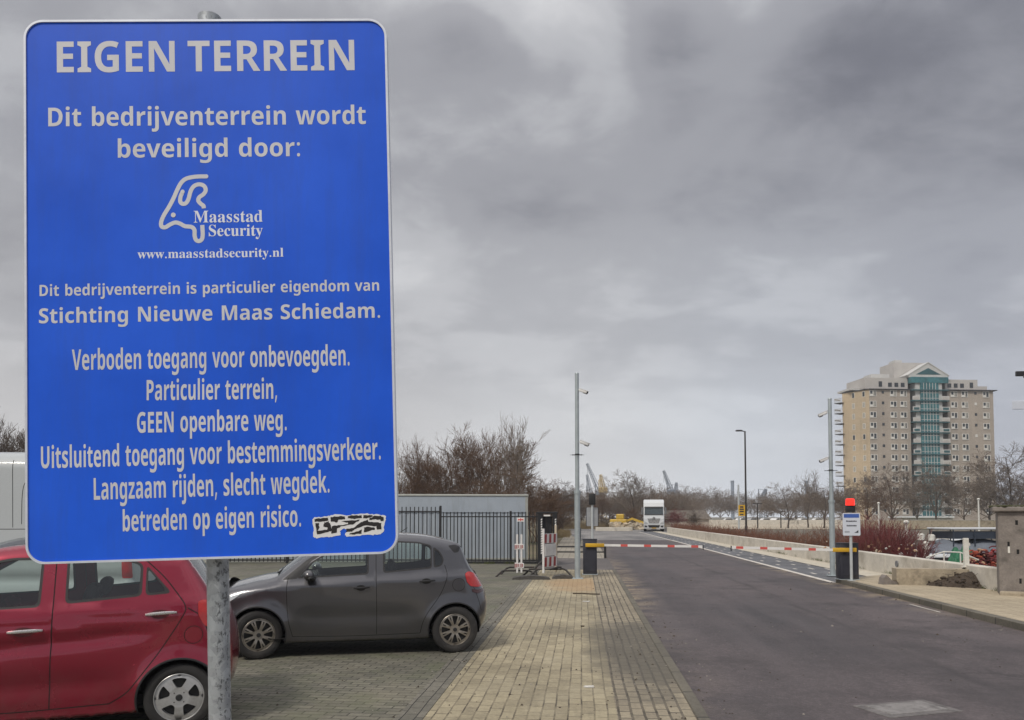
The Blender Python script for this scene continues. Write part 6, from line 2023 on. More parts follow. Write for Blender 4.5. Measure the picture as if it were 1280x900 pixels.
# earth heap in front of the pillar
def heap(name, label, cat, x, y, z, rx, ry, h, mat, seed, rz=0, n=46):
    rg = np.random.default_rng(seed)
    ph = rg.uniform(0, 6.28, (14, 2)); fr = rg.uniform(2, 9, (14, 2)); am = .16 / (1 + np.arange(14) * .35)
    vs, fs = [], []
    for j in range(n + 1):
        for i in range(n + 1):
            u, v = 2 * i / n - 1, 2 * j / n - 1
            r2 = u * u + v * v
            b = sum(am[k2] * math.sin(fr[k2, 0] * u + ph[k2, 0]) * math.cos(fr[k2, 1] * v + ph[k2, 1]) for k2 in range(14))
            zz = h * max(0, 1 - r2) ** .55 * (1 + b * 1.6) - .03 + rg.uniform(-.05, .05) * h * 1.6
            vs.append((u * rx, v * ry, zz))
    for j in range(n):
        for i in range(n):
            u, v = 2 * (i + .5) / n - 1, 2 * (j + .5) / n - 1
            if u * u + v * v < 1.02:
                a = j * (n + 1) + i
                fs.append((a, a + 1, a + n + 2, a + n + 1))
    mb = MB(); mb.add(vs, fs)
    if name == 'soil_heap':                       # clods, roots and stones lying on it
        for i in range(240):
            a, q = rg.uniform(0, 6.28), math.sqrt(rg.random()) * 1.05
            u, v = math.cos(a) * q, math.sin(a) * q
            c = (u * rx, v * ry, h * max(0, 1 - q * q) ** .55 * rg.uniform(.8, 1.25))
            r = rg.uniform(.010, .042) * (1.6 if rg.random() < .08 else 1)
            mb.ball(c, r * rg.uniform(.8, 1.6), r, r * .8, 6, 4)
        for i in range(40):
            a, q = rg.uniform(0, 6.28), math.sqrt(rg.random()) * .9
            c = Vector((math.cos(a) * q * rx, math.sin(a) * q * ry, h * max(0, 1 - q * q) ** .55 + .02))
            mb.tube(c, c + Vector((rg.uniform(-.3, .3), rg.uniform(-.3, .3), rg.uniform(-.02, .12))), .008, .004, 5)
    o = mb.build(name, mat, None, True, (x, y, z)); o.rotation_euler.z = rz
    return tag(o, label, cat)
g0 = G(1232, 735, .05)
heap('soil_heap', 'dark brown heap of soil between the concrete block and the pillar', 'soil heap', g0.x + .30, g0.y + .70, .045, 1.45, .95, .34, M['soil'], 4, R(-12))

# pillar at the right edge
g0 = G(1262, 743, .05)
pil = thing('concrete_pillar', 'grey concrete pillar with mossy overhanging cap at the right edge', 'pillar', (g0.x + .20, g0.y + .1, .045), R(-24))
hz0 = dz(640, g0.y) - .045
mb = MB(); mb.box(-.34, .75, -.40, .50, -.1, hz0, bev=.03); mb.build('shaft', M['stone_grey'], pil)
mb = MB(); mb.box(-.44, .85, -.50, .60, hz0 + .002, hz0 + .11, bev=.025); mb.build('cap', M['stone_grey'], pil)
mb = MB()
rg = random.Random(9)
for i in range(260):
    x, y = rg.uniform(-.42, .82), rg.uniform(-.48, .58)
    r = rg.uniform(.02, .055)
    mb.ball((x, y, hz0 + .11 + r * .15), r * 1.3, r * 1.3, r * .55, 6, 4)
mb.build('moss_cover', M['moss'], pil, True)
mb = MB()
for x, z, w, h in ((.02, 1.58, .035, .10), (-.14, 1.10, .03, .13), (.03, .95, .035, .10), (.06, .32, .03, .11)):
    mb.box(x - w, x + w * .4, -.404, -.36, z - h / 2, z + h / 2)
mb.build('slot_opening', M['gap'], pil)
MB().box(-.165, -.125, -.408, -.404, .92, 1.06).build('white_tag', M['white_rail'], pil)
MB().box(-.34, .75, -.52, -.42, -.05, .10, bev=.04).build('footing', M['old_concrete'], pil)

# white post on the quay edge
g0 = P(1208, 708, 19.6)
wp_ = thing('quay_post', 'white painted square post on the quay wall left of the pillar', 'post', (g0.x, g0.y, .50))
MB().box(-.055, .055, -.05, .05, 0, .72, bev=.01).build('post', M['white_rail'], wp_)
MB().box(-.10, .10, -.08, .08, 0, .015).build('base_plate', M['white_rail'], wp_)
MB().box(.02, .10, -.02, .02, .52, .60, bev=.01).build('hinge', M['white_rail'], wp_)

# ---- mast just outside the frame whose camera and plate reach into the picture
x, y = XY(1296, 30)
mm = thing('camera_mast', 'mast at the far right edge with a dark camera and a small blue plate', 'camera mast', (x, y, -.1))
mb = MB(); mb.tube((0, 0, 0), (0, 0, dz(440, 30)), .07, .05, 12); mb.build('pole', M['galv'], mm, True)
c = cctv(mm, dz(468, 30) + .1, -1, 30, 0)
mb = MB(); mb.box(-.78, -.12, -.02, .02, dz(511, 30) + .1, dz(500, 30) + .1, bev=.03)
mb.tube((0, 0, dz(505, 30) + .1), (-.2, 0, dz(505, 30) + .1), .02)
mb.build('blue_plate', M['panel_white'], mm)
MB().box(-.62, -.12, -.05, .05, dz(469, 30) + .10, dz(464, 30) + .14, bev=.02).build('camera_hood', M['black'], mm)

# ================================================================== APARTMENT TOWER
def brickwork(name, c1, c2, scale=1.0):
    t = NT(name)
    v = t.coord()
    b = t.node('ShaderNodeTexBrick', {'Color1': c1, 'Color2': c2, 'Mortar': tuple(x * .8 for x in c1), 'Scale': 1.0, 'Mortar Size': .012, 'Brick Width': .42, 'Row Height': .14})
    sx = t.node('ShaderNodeSeparateXYZ'); t.l.new(v, sx.inputs[0])
    cb = t.node('ShaderNodeCombineXYZ')
    t.l.new(t.math('ADD', sx.outputs[0], sx.outputs[1]), cb.inputs[0]); t.l.new(sx.outputs[2], cb.inputs[1])
    t.l.new(cb.outputs[0], b.inputs['Vector'])
    c = t.mix(1.0, b.outputs[0], t.ramp(t.noise(v, .12, 6, .65, mscale=(1, 1, .5)), ((.3, (.82, .82, .82)), (.7, (1.15, 1.13, 1.1)))), 'MULTIPLY')
    c = t.mix(t.math('MULTIPLY', t.ramp(t.noise(v, .5, 6, .7, mscale=(2, 2, .2)), ((.5, 0), (.75, 1))), .3), c, (.14, .12, .10))
    return t.fin(c, .85)
M['brick'] = brickwork('beige_brick', (.425, .375, .33), (.365, .32, .28))
M['brick_warm'] = brickwork('ochre_brick', (.53, .435, .31), (.47, .38, .265))
M['pane'] = pm('dark_window_pane', (.035, .040, .046), .12, var=.4, scale=.8)
M['curtain'] = pm('pale_curtain', (.35, .34, .31), .7, var=.25, scale=1.2)
M['white_frame'] = pm('white_window_frame', (.66, .65, .62), .5, var=.08)
M['teal'] = pm('teal_glazing', (.035, .145, .165), .12, var=.6, scale=.5)
M['teal_dark'] = pm('teal_slab_edge', (.03, .10, .115), .4, var=.25, scale=.5)
M['conc_pale'] = pm('pale_balcony_concrete', (.52, .52, .51), .7, var=.15, scale=.6)
M['grey_clad'] = pm('grey_cladding', (.47, .45, .43), .7, var=.12, scale=.5)
M['roof_dark'] = pm('dark_roof_edge', (.055, .055, .06), .6, var=.2)

B0 = P(1089.5, HORIZON, 200); B1 = P(1245.5, HORIZON, 202.5); B2 = P(1055.5, HORIZON, 206.4)
bz = math.atan2(B1.y - B0.y, B1.x - B0.x)
FW = math.hypot(B1.x - B0.x, B1.y - B0.y)
tower = thing('apartment_tower', 'beige brick apartment tower with a teal glass bay and gable', 'building', (B0.x, B0.y, -.1), bz)
HT = (HORIZON - 486) * 200 / FPX + CAM_H + .1
FH = 13.52 * 200 / FPX
q = Matrix.Rotation(-bz, 3, 'Z') @ (B2 - B0)          # left-hand corner in the tower's own frame
LX, LY = q.x, q.y
bx0, bx1 = FW * (1140.5 - 1089.5) / 156, FW * (1187.5 - 1089.5) / 156
DEP = 14.0
# plan with a recess for the glass bay
def wallpoly(name, pts, z0, z1, mat):
    mb = MB()
    n = len(pts)
    v, t3 = tess([pts])
    mb.add([(x, y, z0) for x, y in pts] + [(x, y, z1) for x, y in pts], [(i, (i + 1) % n, n + (i + 1) % n, n + i) for i in range(n)])
    mb.add([(x, y, z1) for x, y in v], t3)
    return mb.build(name, mat, tower)
wallpoly('wall', [(0, 0), (bx0, 0), (bx0, 2.6), (bx1, 2.6), (bx1, 0), (FW, 0), (FW, DEP), (.4, DEP)], 0, HT, M['brick'])
camL = Matrix.Rotation(-bz, 3, 'Z') @ (Vector((0, 0, 0)) - Vector((B0.x, B0.y, 0)))
vd = Vector((LX - camL.x, LY - camL.y)).normalized()
BK = (LX + vd.x * 9 + .5, LY + vd.y * 9)           # the end wall falls away out of sight
wallpoly('side_wall', [(LX, LY), (-.01, -.0), (.39, DEP - .1), BK], 0, HT, M['brick_warm'])
wallpoly('roof_edge', [(LX - .15, LY - .1), (-.1, -.45), (bx0 + .1, -.55), (bx0 + .1, 2), (bx1 - .1, 2), (bx1 - .1, -.55), (FW + .8, -.55), (FW + .8, DEP + .5), (BK[0] + .2, BK[1])], HT + .002, HT + .20, M['roof_dark'])
# penthouse blocks
def blk_(name, x0, x1, y0, y1, z0, z1, mat):
    return MB().box(x0, x1, y0, y1, z0, z1).build(name, mat, tower)
pxm = FW / 156.0
def PX(p): return (p - 1089.5) * pxm
def PZ(p): return (HORIZON - p) * 200.4 / FPX + CAM_H + .1
blk_('penthouse', PX(1086), bx0 - .02, .9, 10, HT + .37, PZ(470.5), M['grey_clad'])
blk_('penthouse', bx1 + .02, PX(1229), .9, 10, HT + .37, PZ(471.5), M['grey_clad'])
blk_('penthouse', PX(1229) + .01, PX(1242), 1.2, 10, HT + .37, PZ(479.5), M['grey_clad'])
blk_('penthouse', LX + 4.0, PX(1086) - .01, 2.6, 10, HT + .37, PZ(475), M['grey_clad'])
blk_('parapet', LX + .4, LX + 3.9, 3.4, 10, HT + .37, PZ(482), M['conc_pale'])
blk_('lift_house', PX(1132.5), PX(1176.5), 4.2, 11, HT + .37, PZ(447.5), M['grey_clad'])
blk_('roof_plant', PX(1139), PX(1148), 6.0, 9, PZ(447.5) + .002, PZ(442.5), M['conc_pale'])
blk_('roof_plant', PX(1103), PX(1126), 4.0, 8, PZ(470.5) + .002, PZ(463), M['conc_pale'])
# window grid
def window(px_c, zc_, w, h, kind, parent=None):
    f = MB()
    x = PX(px_c)
    t_ = .13 if h > 1 else .10
    x0, x1, z0, z1 = x - w / 2, x + w / 2, zc_ - h / 2, zc_ + h / 2
    f.box(x0, x1, -.12, .05, z0, z0 + t_); f.box(x0, x1, -.12, .05, z1 - t_, z1)
    f.box(x0, x0 + t_, -.12, .05, z0 + t_ + .002, z1 - t_ - .002); f.box(x1 - t_, x1, -.12, .05, z0 + t_ + .002, z1 - t_ - .002)
    if w > 1.2:
        f.box(x - .09, x + .09, -.11, .05, z0 + t_ + .002, z1 - t_ - .002)
        f.box(x0 + t_ + .002, x - .092, -.13, .05, z0 + t_ + .002, z0 + .62)
    o = f.build('window', M['white_frame'], tower)
    p = MB(); p.box(x0 + t_ * .5, x1 - t_ * .5, -.06, .03, z0 + t_ * .5, z1 - t_ * .5)
    rgw = random.Random(int(px_c * 31 + zc_ * 7))
    p.mi = 1
    if rgw.random() < .4 and w > 1.2:
        p.box(x + .1, x + .1 + (x1 - x - t_ - .1) * rgw.uniform(.3, .9), -.064, -.0605, z0 + t_, z1 - t_)
    p.build('pane', [M['pane'], M['curtain']], o)
nfl = 12
for fl in range(nfl):
    zc_ = PZ(491) - fl * FH
    if zc_ < 1.5: continue
    for pc in (1094, 1119.5, 1132, 1195.5, 1209, 1236):
        window(pc, zc_, 1.75, 1.55, 'w')
    for pc in (1106.5, 1223):
        mb = MB(); x = PX(pc); w = .62
        mb.box(x - w / 2, x + w / 2, -.05, .04, zc_ - .05, zc_ + .65)
        mb.build('vent_window', M['pane'] if (fl + pc) % 3 else M['white_frame'], tower)
for pc in (1118, 1126, 1134, 1193, 1201, 1209):
    mb = MB(); x = PX(pc); mb.box(x - .5, x + .5, .84, .95, HT + .9, HT + 2.0)
    mb.build('roof_window', M['pane'], tower)
for pc in (1106, 1221):
    mb = MB(); x = PX(pc); mb.box(x - .45, x + .45, .84, .95, HT + .9, HT + 2.3)
    mb.build('roof_door', M['pane'], tower)
# side face: narrow tall windows and end balconies
LL = math.hypot(LX, LY)
Ts = Matrix.Translation((LX, LY, 0)) @ Matrix.Rotation(math.atan2(-LY, -LX), 4, 'Z')
for fl in range(nfl):
    zc_ = PZ(491) - fl * FH
    if zc_ < 1.5: continue
    for u in (.42, .80):
        mb = MB(); mb.box(LL * u - .38, LL * u + .38, -.06, .05, zc_ - .75, zc_ + .65, Ts)
        o = mb.build('side_window', M['white_frame'], tower)
        mb = MB(); mb.box(LL * u - .30, LL * u + .30, -.064, -.055, zc_ - .66, zc_ + .56, Ts)
        mb.build('pane', M['curtain'] if fl % 4 else M['pane'], o)
    zb_ = zc_ - 1.55
    mb = MB()
    mb.box(-1.7, .5, -1.0, 1.6, zb_ - .16, zb_, Ts)
    o = mb.build('balcony', M['roof_dark'], tower)
    mb = MB()
    for k2 in range(8):
        x = -1.65 + k2 * .29
        mb.box(x - .025, x + .025, -1.0, -.94, zb_ + .002, zb_ + 1.05, Ts)
    mb.box(-1.7, .5, -1.02, -.93, zb_ + 1.052, zb_ + 1.14, Ts)
    mb.box(-1.7, -1.64, -.92, 1.6, zb_ + .75, zb_ + 1.1, Ts)
    mb.build('balcony_rail', M['conc_pale'], o)
# glass bay
gm0, gm1 = PX(1152.5), PX(1175)
MB().box(gm0, gm1, -.5, 2.55, 1.0, PZ(477.5), bev=0).build('glass_bay', M['teal'], tower)
mb = MB()
for k2 in range(1, 6):
    x = gm0 + (gm1 - gm0) * k2 / 6
    mb.box(x - .06, x + .06, -.56, -.503, 1.0, PZ(477.5))
for k2 in range(24):
    z = 2.0 + k2 * FH / 2
    if z < PZ(478): mb.box(gm0, gm1, -.53, -.501, z - .05, z + .05)
mb.build('bay_mullion', M['conc_pale'], tower)
for xa, xb in ((bx0 + 1.35, gm0 - .01), (gm1 + .01, bx1 - 1.55)):
    MB().box(xa, xb, -.2, 2.5, 0, PZ(477.5)).build('bay_pier', M['conc_pale'], tower)
for fl in range(nfl + 1):
    zt_ = PZ(486) - fl * FH
    if zt_ < 1.2: continue
    MB().box(bx0 + .02, bx1 - .02, -.9, 2.5, zt_ - .28, zt_).build('bay_floor', M['teal_dark'], tower)
    for xa, xb in ((bx0 + .1, gm0 - .5), (gm1 + .5, bx1 - .1)):
        if fl == nfl: continue
        o = MB().box(xa, xb, -.98, -.90, zt_ - FH + .05, zt_ - FH + 1.05).build('bay_balcony', M['conc_pale'], tower)
        MB().box(xa + .25, xb - .25, -1.02, -.983, zt_ - FH + .25, zt_ - FH + .85).build('balcony_panel', M['teal_dark'] if fl % 2 else M['grey_clad'], o)
# gable
ga, gb, gt_, gbz = bx0 - .25, bx1 + .25, PZ(454.5), PZ(470)
gc = (ga + gb) / 2
mb = MB()
fr_ = 1.0
mb.prism([(ga, gbz), (gb, gbz), (gb, gbz + .7), (gc, gt_ + .5), (ga, gbz + .7)], .0, 3.9)
mb.build('gable', M['conc_pale'], tower)
mb = MB(); mb.prism([(ga + 1.9, gbz + .75), (gb - 1.9, gbz + .75), (gc, gt_ - .75)], -.06, -.002); mb.build('gable_glazing', M['teal_dark'], tower)
mb = MB()
for a, b in (((ga - .4, gbz + .45), (gc, gt_ + .72)), ((gb + .4, gbz + .45), (gc, gt_ + .72))):
    d = Vector((b[0] - a[0], b[1] - a[1])).normalized(); n_ = Vector((-d.y, d.x)) * .12
    mb.prism([(a[0] + n_.x, a[1] + n_.y), (b[0] + n_.x, b[1] + n_.y), (b[0] - n_.x, b[1] - n_.y), (a[0] - n_.x, a[1] - n_.y)], -.1, 4.0)
mb.build('gable_roof', M['conc_pale'], tower)
MB().box(bx0 + .02, bx1 - .02, -.6, 2.5, PZ(477.5) + .01, PZ(470) - .01).build('bay_header', M['teal'], tower)

# ---- low buildings and walls on the far bank
wall_run('long pale brown embankment wall under the trees before the apartment tower', [XY(1060, 121), XY(1420, 121)], -.1, dz(650.5, 121), .4, M['old_concrete'], name='embankment_wall', cap=M['concrete'], bev=0)
x, y = XY(1128, 150)
shd = thing('low_shed', 'long low white-roofed shed between the embankment wall and the tower', 'shed', (x, y, -.1), R(5))
MB().box(0, 9.5, 0, 5, 0, 1.6).build('wall', M['grey_clad'], shd)
MB().box(-.3, 9.8, -.3, 5.3, 1.602, 2.0, bev=.05).build('roof', M['truck_white'], shd)
# quay-side rail on the far bank: pale low wall behind the parked cars
wall_run('pale low wall along the far quay behind the parked white cars', [XY(852, 190), XY(1075, 190)], -.1, 1.0, .4, M['concrete'], name='quay_wall', bev=0)
x, y = XY(826, 130)
hs = thing('low_house', 'low brown-roofed house among the bushes right of the truck', 'house', (x, y, -.1), R(5))
MB().box(0, 8, 0, 6, 0, 1.5).build('wall', M['brick'], hs)
mb = MB(); mb.prism([(-.4, 1.5), (8.4, 1.5), (7.2, 2.9), (1.0, 2.9)], -.4, 6.4); mb.build('roof', M['roof_brown'] if 'roof_brown' in M else M['stone_grey'], hs)
# ================================================================== BARE TREES AND SHRUBS
def bark(name, c, tip=None):
    t = NT(name)
    v = t.coord()
    f = t.noise(v, 2.5, 5, .6)
    col = t.ramp(f, ((.3, tuple(x * .7 for x in c)), (.7, tuple(x * 1.35 for x in c))))
    return t.fin(col, .9)
M['bark'] = bark('winter_bark', (.070, .055, .045))
M['twig'] = bark('brown_twigs', (.125, .074, .046))
M['twig_bush'] = bark('bush_twigs', (.125, .078, .050))
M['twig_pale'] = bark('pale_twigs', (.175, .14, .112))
M['twig_dark'] = bark('dark_twigs', (.085, .062, .048))
M['twig_red'] = bark('red_dogwood_twigs', (.165, .040, .040))
M['twig_rust'] = bark('rust_brown_twigs', (.175, .075, .045))
M['dry_grass'] = bark('dry_grass', (.20, .15, .075))

def seg_mesh(name, segs, sides=3):
    """tapered skins for a list of (p0, p1, r0, r1)"""
    A = np.array([s[0] for s in segs]); B = np.array([s[1] for s in segs])
    r0 = np.array([s[2] for s in segs]); r1 = np.array([s[3] for s in segs])
    d = B - A
    d /= np.maximum(np.linalg.norm(d, axis=1), 1e-9)[:, None]
    ref = np.where(np.abs(d[:, 2:3]) > .9, np.array([[1., 0, 0]]), np.array([[0, 0, 1.]]))
    u = np.cross(d, ref); u /= np.linalg.norm(u, axis=1)[:, None]
    w = np.cross(d, u)
    n = len(segs)
    V = np.zeros((n, 2 * sides, 3))
    for k2 in range(sides):
        a = 2 * math.pi * k2 / sides
        o = u * math.cos(a) + w * math.sin(a)
        V[:, k2] = A + o * r0[:, None]
        V[:, sides + k2] = B + o * r1[:, None]
    F = []
    base = np.arange(n)[:, None] * 2 * sides
    quads = np.array([[k2, (k2 + 1) % sides, sides + (k2 + 1) % sides, sides + k2] for k2 in range(sides)])
    F = (base[:, None, :] + quads[None]).reshape(-1, 4)
    me = bpy.data.meshes.new(name)
    me.vertices.add(n * 2 * sides)
    me.vertices.foreach_set('co', V.reshape(-1))
    me.loops.add(len(F) * 4)
    me.loops.foreach_set('vertex_index', F.reshape(-1).astype(np.int32))
    me.polygons.add(len(F))
    me.polygons.foreach_set('loop_start', np.arange(len(F), dtype=np.int32) * 4)
    me.polygons.foreach_set('use_smooth', np.ones(len(F), dtype=bool))
    me.update(calc_edges=True)
    return me

def grow(seed, H, trunk_h, nlimb, spread, up, twigs, trunk_r, levels=4, crown_w=.5, stems=1, wander=.16, rmin=.008):
    rg = np.random.default_rng(seed)
    trunk, crown = [], []
    def rv():
        v = rg.normal(size=3); return v / np.linalg.norm(v)
    def branch(p, d, L, r, lev, store):
        ns = 4 if lev <= 1 else (3 if lev == 2 else 2)
        pts = [(p, r)]
        q = p
        for i in range(ns):
            d = d + rv() * wander + np.array([0, 0, up * (.5 if lev < 2 else .8)])
            d = d / np.linalg.norm(d)
            q = q + d * L / ns
            rr = r * (1 - .72 * (i + 1) / ns)
            store.append((pts[-1][0], q, pts[-1][1], max(rr, rmin)))
            pts.append((q, max(rr, rmin)))
        if lev >= levels: return
        nc = (nlimb, 6, 6, twigs, twigs)[min(lev, 4)]
        for k2 in range(nc):
            t = rg.uniform(.22, 1.0) if lev > 0 else rg.uniform(.3, 1.0)
            i = min(int(t * ns), ns - 1)
            f = t * ns - i
            a, b = pts[i], pts[i + 1]
            pp = a[0] + (b[0] - a[0]) * f
            rr = a[1] + (b[1] - a[1]) * f
            dd = (b[0] - a[0]); dd = dd / np.linalg.norm(dd)
            side = rv(); side = side - dd * side.dot(dd); side /= np.linalg.norm(side)
            ang = rg.normal(spread, .14) * (1.0 if lev < 2 else 1.15)
            nd = dd * math.cos(ang) + side * math.sin(ang)
            branch(pp, nd, L * rg.uniform(.42, .66) * (1.1 - .35 * t), max(rr * .62, rmin), lev + 1, crown)
    for s in range(stems):
        d0 = np.array([0, 0, 1.0]) + (rv() * (.28 if stems > 1 else .05))
        d0[2] = abs(d0[2]) + .4; d0 /= np.linalg.norm(d0)
        p0 = np.array([rg.normal(0, .25) if stems > 1 else 0, rg.normal(0, .25) if stems > 1 else 0, -.15])
        if trunk_h > .01:
            q = p0; r = trunk_r
            for i in range(3):
                n_ = q + (d0 + rv() * .06) * trunk_h / 3
                trunk.append((q, n_, r, r * .90)); q, r = n_, r * .90
            for k2 in range(nlimb):
                a = 2 * math.pi * (k2 + rg.uniform(-.3, .3)) / nlimb
                t = spread * rg.uniform(.35, 1.25)
                nd = np.array([math.cos(a) * math.sin(t), math.sin(a) * math.sin(t), math.cos(t)])
                branch(q + np.array([0, 0, -rg.uniform(0, .35) * trunk_h * .5]), nd, (H - trunk_h) * rg.uniform(.55, .80), r * .58, 1, crown)
            branch(q, d0, (H - trunk_h) * .82, r * .75, 1, trunk)
        else:
            branch(p0, d0, H * rg.uniform(.7, .95), trunk_r, 1, crown)
            trunk.append((p0, p0 + d0 * .5, trunk_r * 1.15, trunk_r))
    # stretch so that the highest twig is at H
    top = max(s[1][2] for s in trunk + crown)
    k3 = H / top
    sc = np.array([crown_w * k3 ** 0 , crown_w * k3 ** 0, k3])
    f = lambda S_: [(a * sc, b * sc, r0, r1) for a, b, r0, r1 in S_]
    return f(trunk), f(crown)

PROTO = {}
def proto(kind, **kw):
    tr, cr = grow(**kw)
    PROTO[kind] = (seg_mesh(kind + '_trunk', tr, 7), seg_mesh(kind + '_crown', cr, 3), kw['H'])
# unit height 10 m
proto('vase_a', seed=1, H=10, trunk_h=1.6, nlimb=6, spread=.47, up=.17, twigs=8, trunk_r=.17, crown_w=1.0, rmin=.011)
proto('vase_b', seed=2, H=10, trunk_h=1.2, nlimb=7, spread=.52, up=.17, twigs=8, trunk_r=.15, crown_w=1.0, rmin=.011)
proto('stems_a', seed=3, H=10, trunk_h=0, nlimb=5, spread=.36, up=.20, twigs=6, trunk_r=.11, crown_w=1.0, stems=5)
proto('stems_b', seed=4, H=10, trunk_h=0, nlimb=5, spread=.42, up=.16, twigs=6, trunk_r=.10, crown_w=1.0, stems=4)
proto('slender', rmin=.011, seed=5, H=10, trunk_h=2.0, nlimb=4, spread=.50, up=.20, twigs=4, trunk_r=.10, crown_w=.75)
proto('round_a', seed=6, H=10, trunk_h=1.8, nlimb=8, spread=.72, up=.09, twigs=7, trunk_r=.20, crown_w=1.15, rmin=.016)
proto('round_b', seed=7, H=10, trunk_h=2.2, nlimb=7, spread=.80, up=.06, twigs=7, trunk_r=.19, crown_w=1.2, wander=.22, rmin=.016)
proto('round_c', seed=8, H=10, trunk_h=2.6, nlimb=7, spread=.66, up=.08, twigs=6, trunk_r=.17, crown_w=1.1, wander=.22, rmin=.016)
proto('bush_a', seed=9, H=10, trunk_h=0, nlimb=6, spread=.55, up=.08, twigs=7, trunk_r=.10, crown_w=1.3, stems=8, rmin=.016)

def coloured(me, mat):
    key = me.name + '|' + mat.name
    if key not in PROTO:
        c = me.copy(); c.materials.clear(); c.materials.append(mat); PROTO[key] = c
    return PROTO[key]

def tree(name, label, px, D, ytop, kind, twig, group, wide=1.0, rot=None, zb=-.1, cat='tree', bark_m='bark'):
    x, y = XY(px, D)
    H = dz(ytop, D) - zb
    tm, cm, h0 = PROTO[kind]
    r_ = rot if rot is not None else (px * 1.7 + D) % 6.28
    t_ = thing(name, label, cat, (x, y, zb), r_, group)
    s = H / h0
    for nm, me, mt in (('trunk', tm, bark_m), ('crown', cm, twig)):
        o = bpy.data.objects.new(nm, coloured(me, M[mt])); COL.objects.link(o); o.parent = t_
        o.scale = (s * wide, s * wide, s)
    return t_

GL = 'bare trees behind the grey container'
tree('bare_tree', 'bare tree right at the left edge of the picture above the white van', 2, 58, 502, 'vase_a', 'twig_dark', 'bare trees above the white van')
tree('bare_tree', 'bare tree between the left picture edge and the blue sign', 18, 60, 507, 'vase_b', 'twig_dark', 'bare trees above the white van', .9)
for a in (('upright bare tree just right of the blue sign, slightly taller than its neighbour', 505, 66, 543, 'stems_a', 'twig', .85),
          ('dense bare tree second from the blue sign, behind the container roof', 522, 72, 549, 'vase_a', 'twig', .8),
          ('lower twiggy bare tree in the gap right of the first two beyond the sign', 538, 76, 566, 'bush_a', 'twig_dark', .7),
          ('bare tree with forked pale limbs left of the tallest group behind the container', 556, 68, 546, 'vase_b', 'twig', .9),
          ('bare tree with many steep stems in the middle of the row behind the container', 576, 72, 541, 'stems_b', 'twig', .95),
          ('broad bare tree with spreading dark limbs left of the tallest crown behind the container', 596, 66, 540, 'vase_a', 'twig', .95),
          ('tallest dense bare crown in the row behind the container', 616, 68, 526, 'vase_b', 'twig', 1.0),
          ('narrow bare tree rising above the dense crown behind the container roof end', 632, 64, 517, 'stems_a', 'twig', .55),
          ('slender loose tree with single pale stem above the container right corner', 644, 60, 520, 'slender', 'twig_pale', 1.0)):
    tree('bare_tree', a[0], a[1], a[2], a[3] - 4, a[4], a[5], GL, a[6])
GB = 'brown bushes at the container end'
for a in (('tall brown bush growing against the right end of the container', 652, 52, 585, 'bush_a', 'twig_bush', .75),
          ('broad brown bush right of the container behind the sliding gate', 672, 56, 592, 'bush_a', 'twig', .9),
          ('low brown bush right of the gate, lowest of the bushes there', 690, 62, 608, 'bush_a', 'twig_bush', .9),
          ('dark low bush under the bare trees behind the left part of the fence', 560, 60, 600, 'bush_a', 'twig_dark', 1.2),
          ('brown bush under the tallest trees just above the container roof', 618, 58, 592, 'bush_a', 'twig_bush', 1.0)):
    tree('brown_bush', a[0], a[1], a[2], a[3], a[4], a[5], GB, a[6], cat='bush')
GC = 'bare trees beyond the road end'
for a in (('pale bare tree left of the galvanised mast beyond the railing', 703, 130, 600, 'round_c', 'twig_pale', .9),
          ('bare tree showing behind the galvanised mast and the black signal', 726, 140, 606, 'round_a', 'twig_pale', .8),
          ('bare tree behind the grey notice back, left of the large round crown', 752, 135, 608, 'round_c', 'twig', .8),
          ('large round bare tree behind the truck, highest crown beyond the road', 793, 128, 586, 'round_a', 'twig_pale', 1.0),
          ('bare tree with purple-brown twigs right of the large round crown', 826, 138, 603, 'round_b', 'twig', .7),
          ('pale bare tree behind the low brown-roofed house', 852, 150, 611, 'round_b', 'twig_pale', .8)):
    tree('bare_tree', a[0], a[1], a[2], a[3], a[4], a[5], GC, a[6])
GS = 'shrubs beyond the road end'
for a in (('reddish brown bush directly right of the white truck', 842, 108, 634, 'bush_a', 'twig_red', 1.0),
          ('small dark thorny bush at the far end of the quay wall', 868, 92, 636, 'bush_a', 'twig_dark', .6),
          ('dark bush right of the yellow digger arm, left of the truck', 762, 116, 640, 'bush_a', 'twig_dark', 1.4),
          ('brown bush behind the rubble, close to the left side of the truck', 792, 118, 632, 'bush_a', 'twig', 1.8),
          ('round dark bush left of the galvanised mast beyond the path', 703, 108, 640, 'bush_a', 'twig_dark', 1.0)):
    tree('shrub', a[0], a[1], a[2], a[3], a[4], a[5], GS, a[6], cat='bush')
GR = 'bare trees in front of the apartment tower'
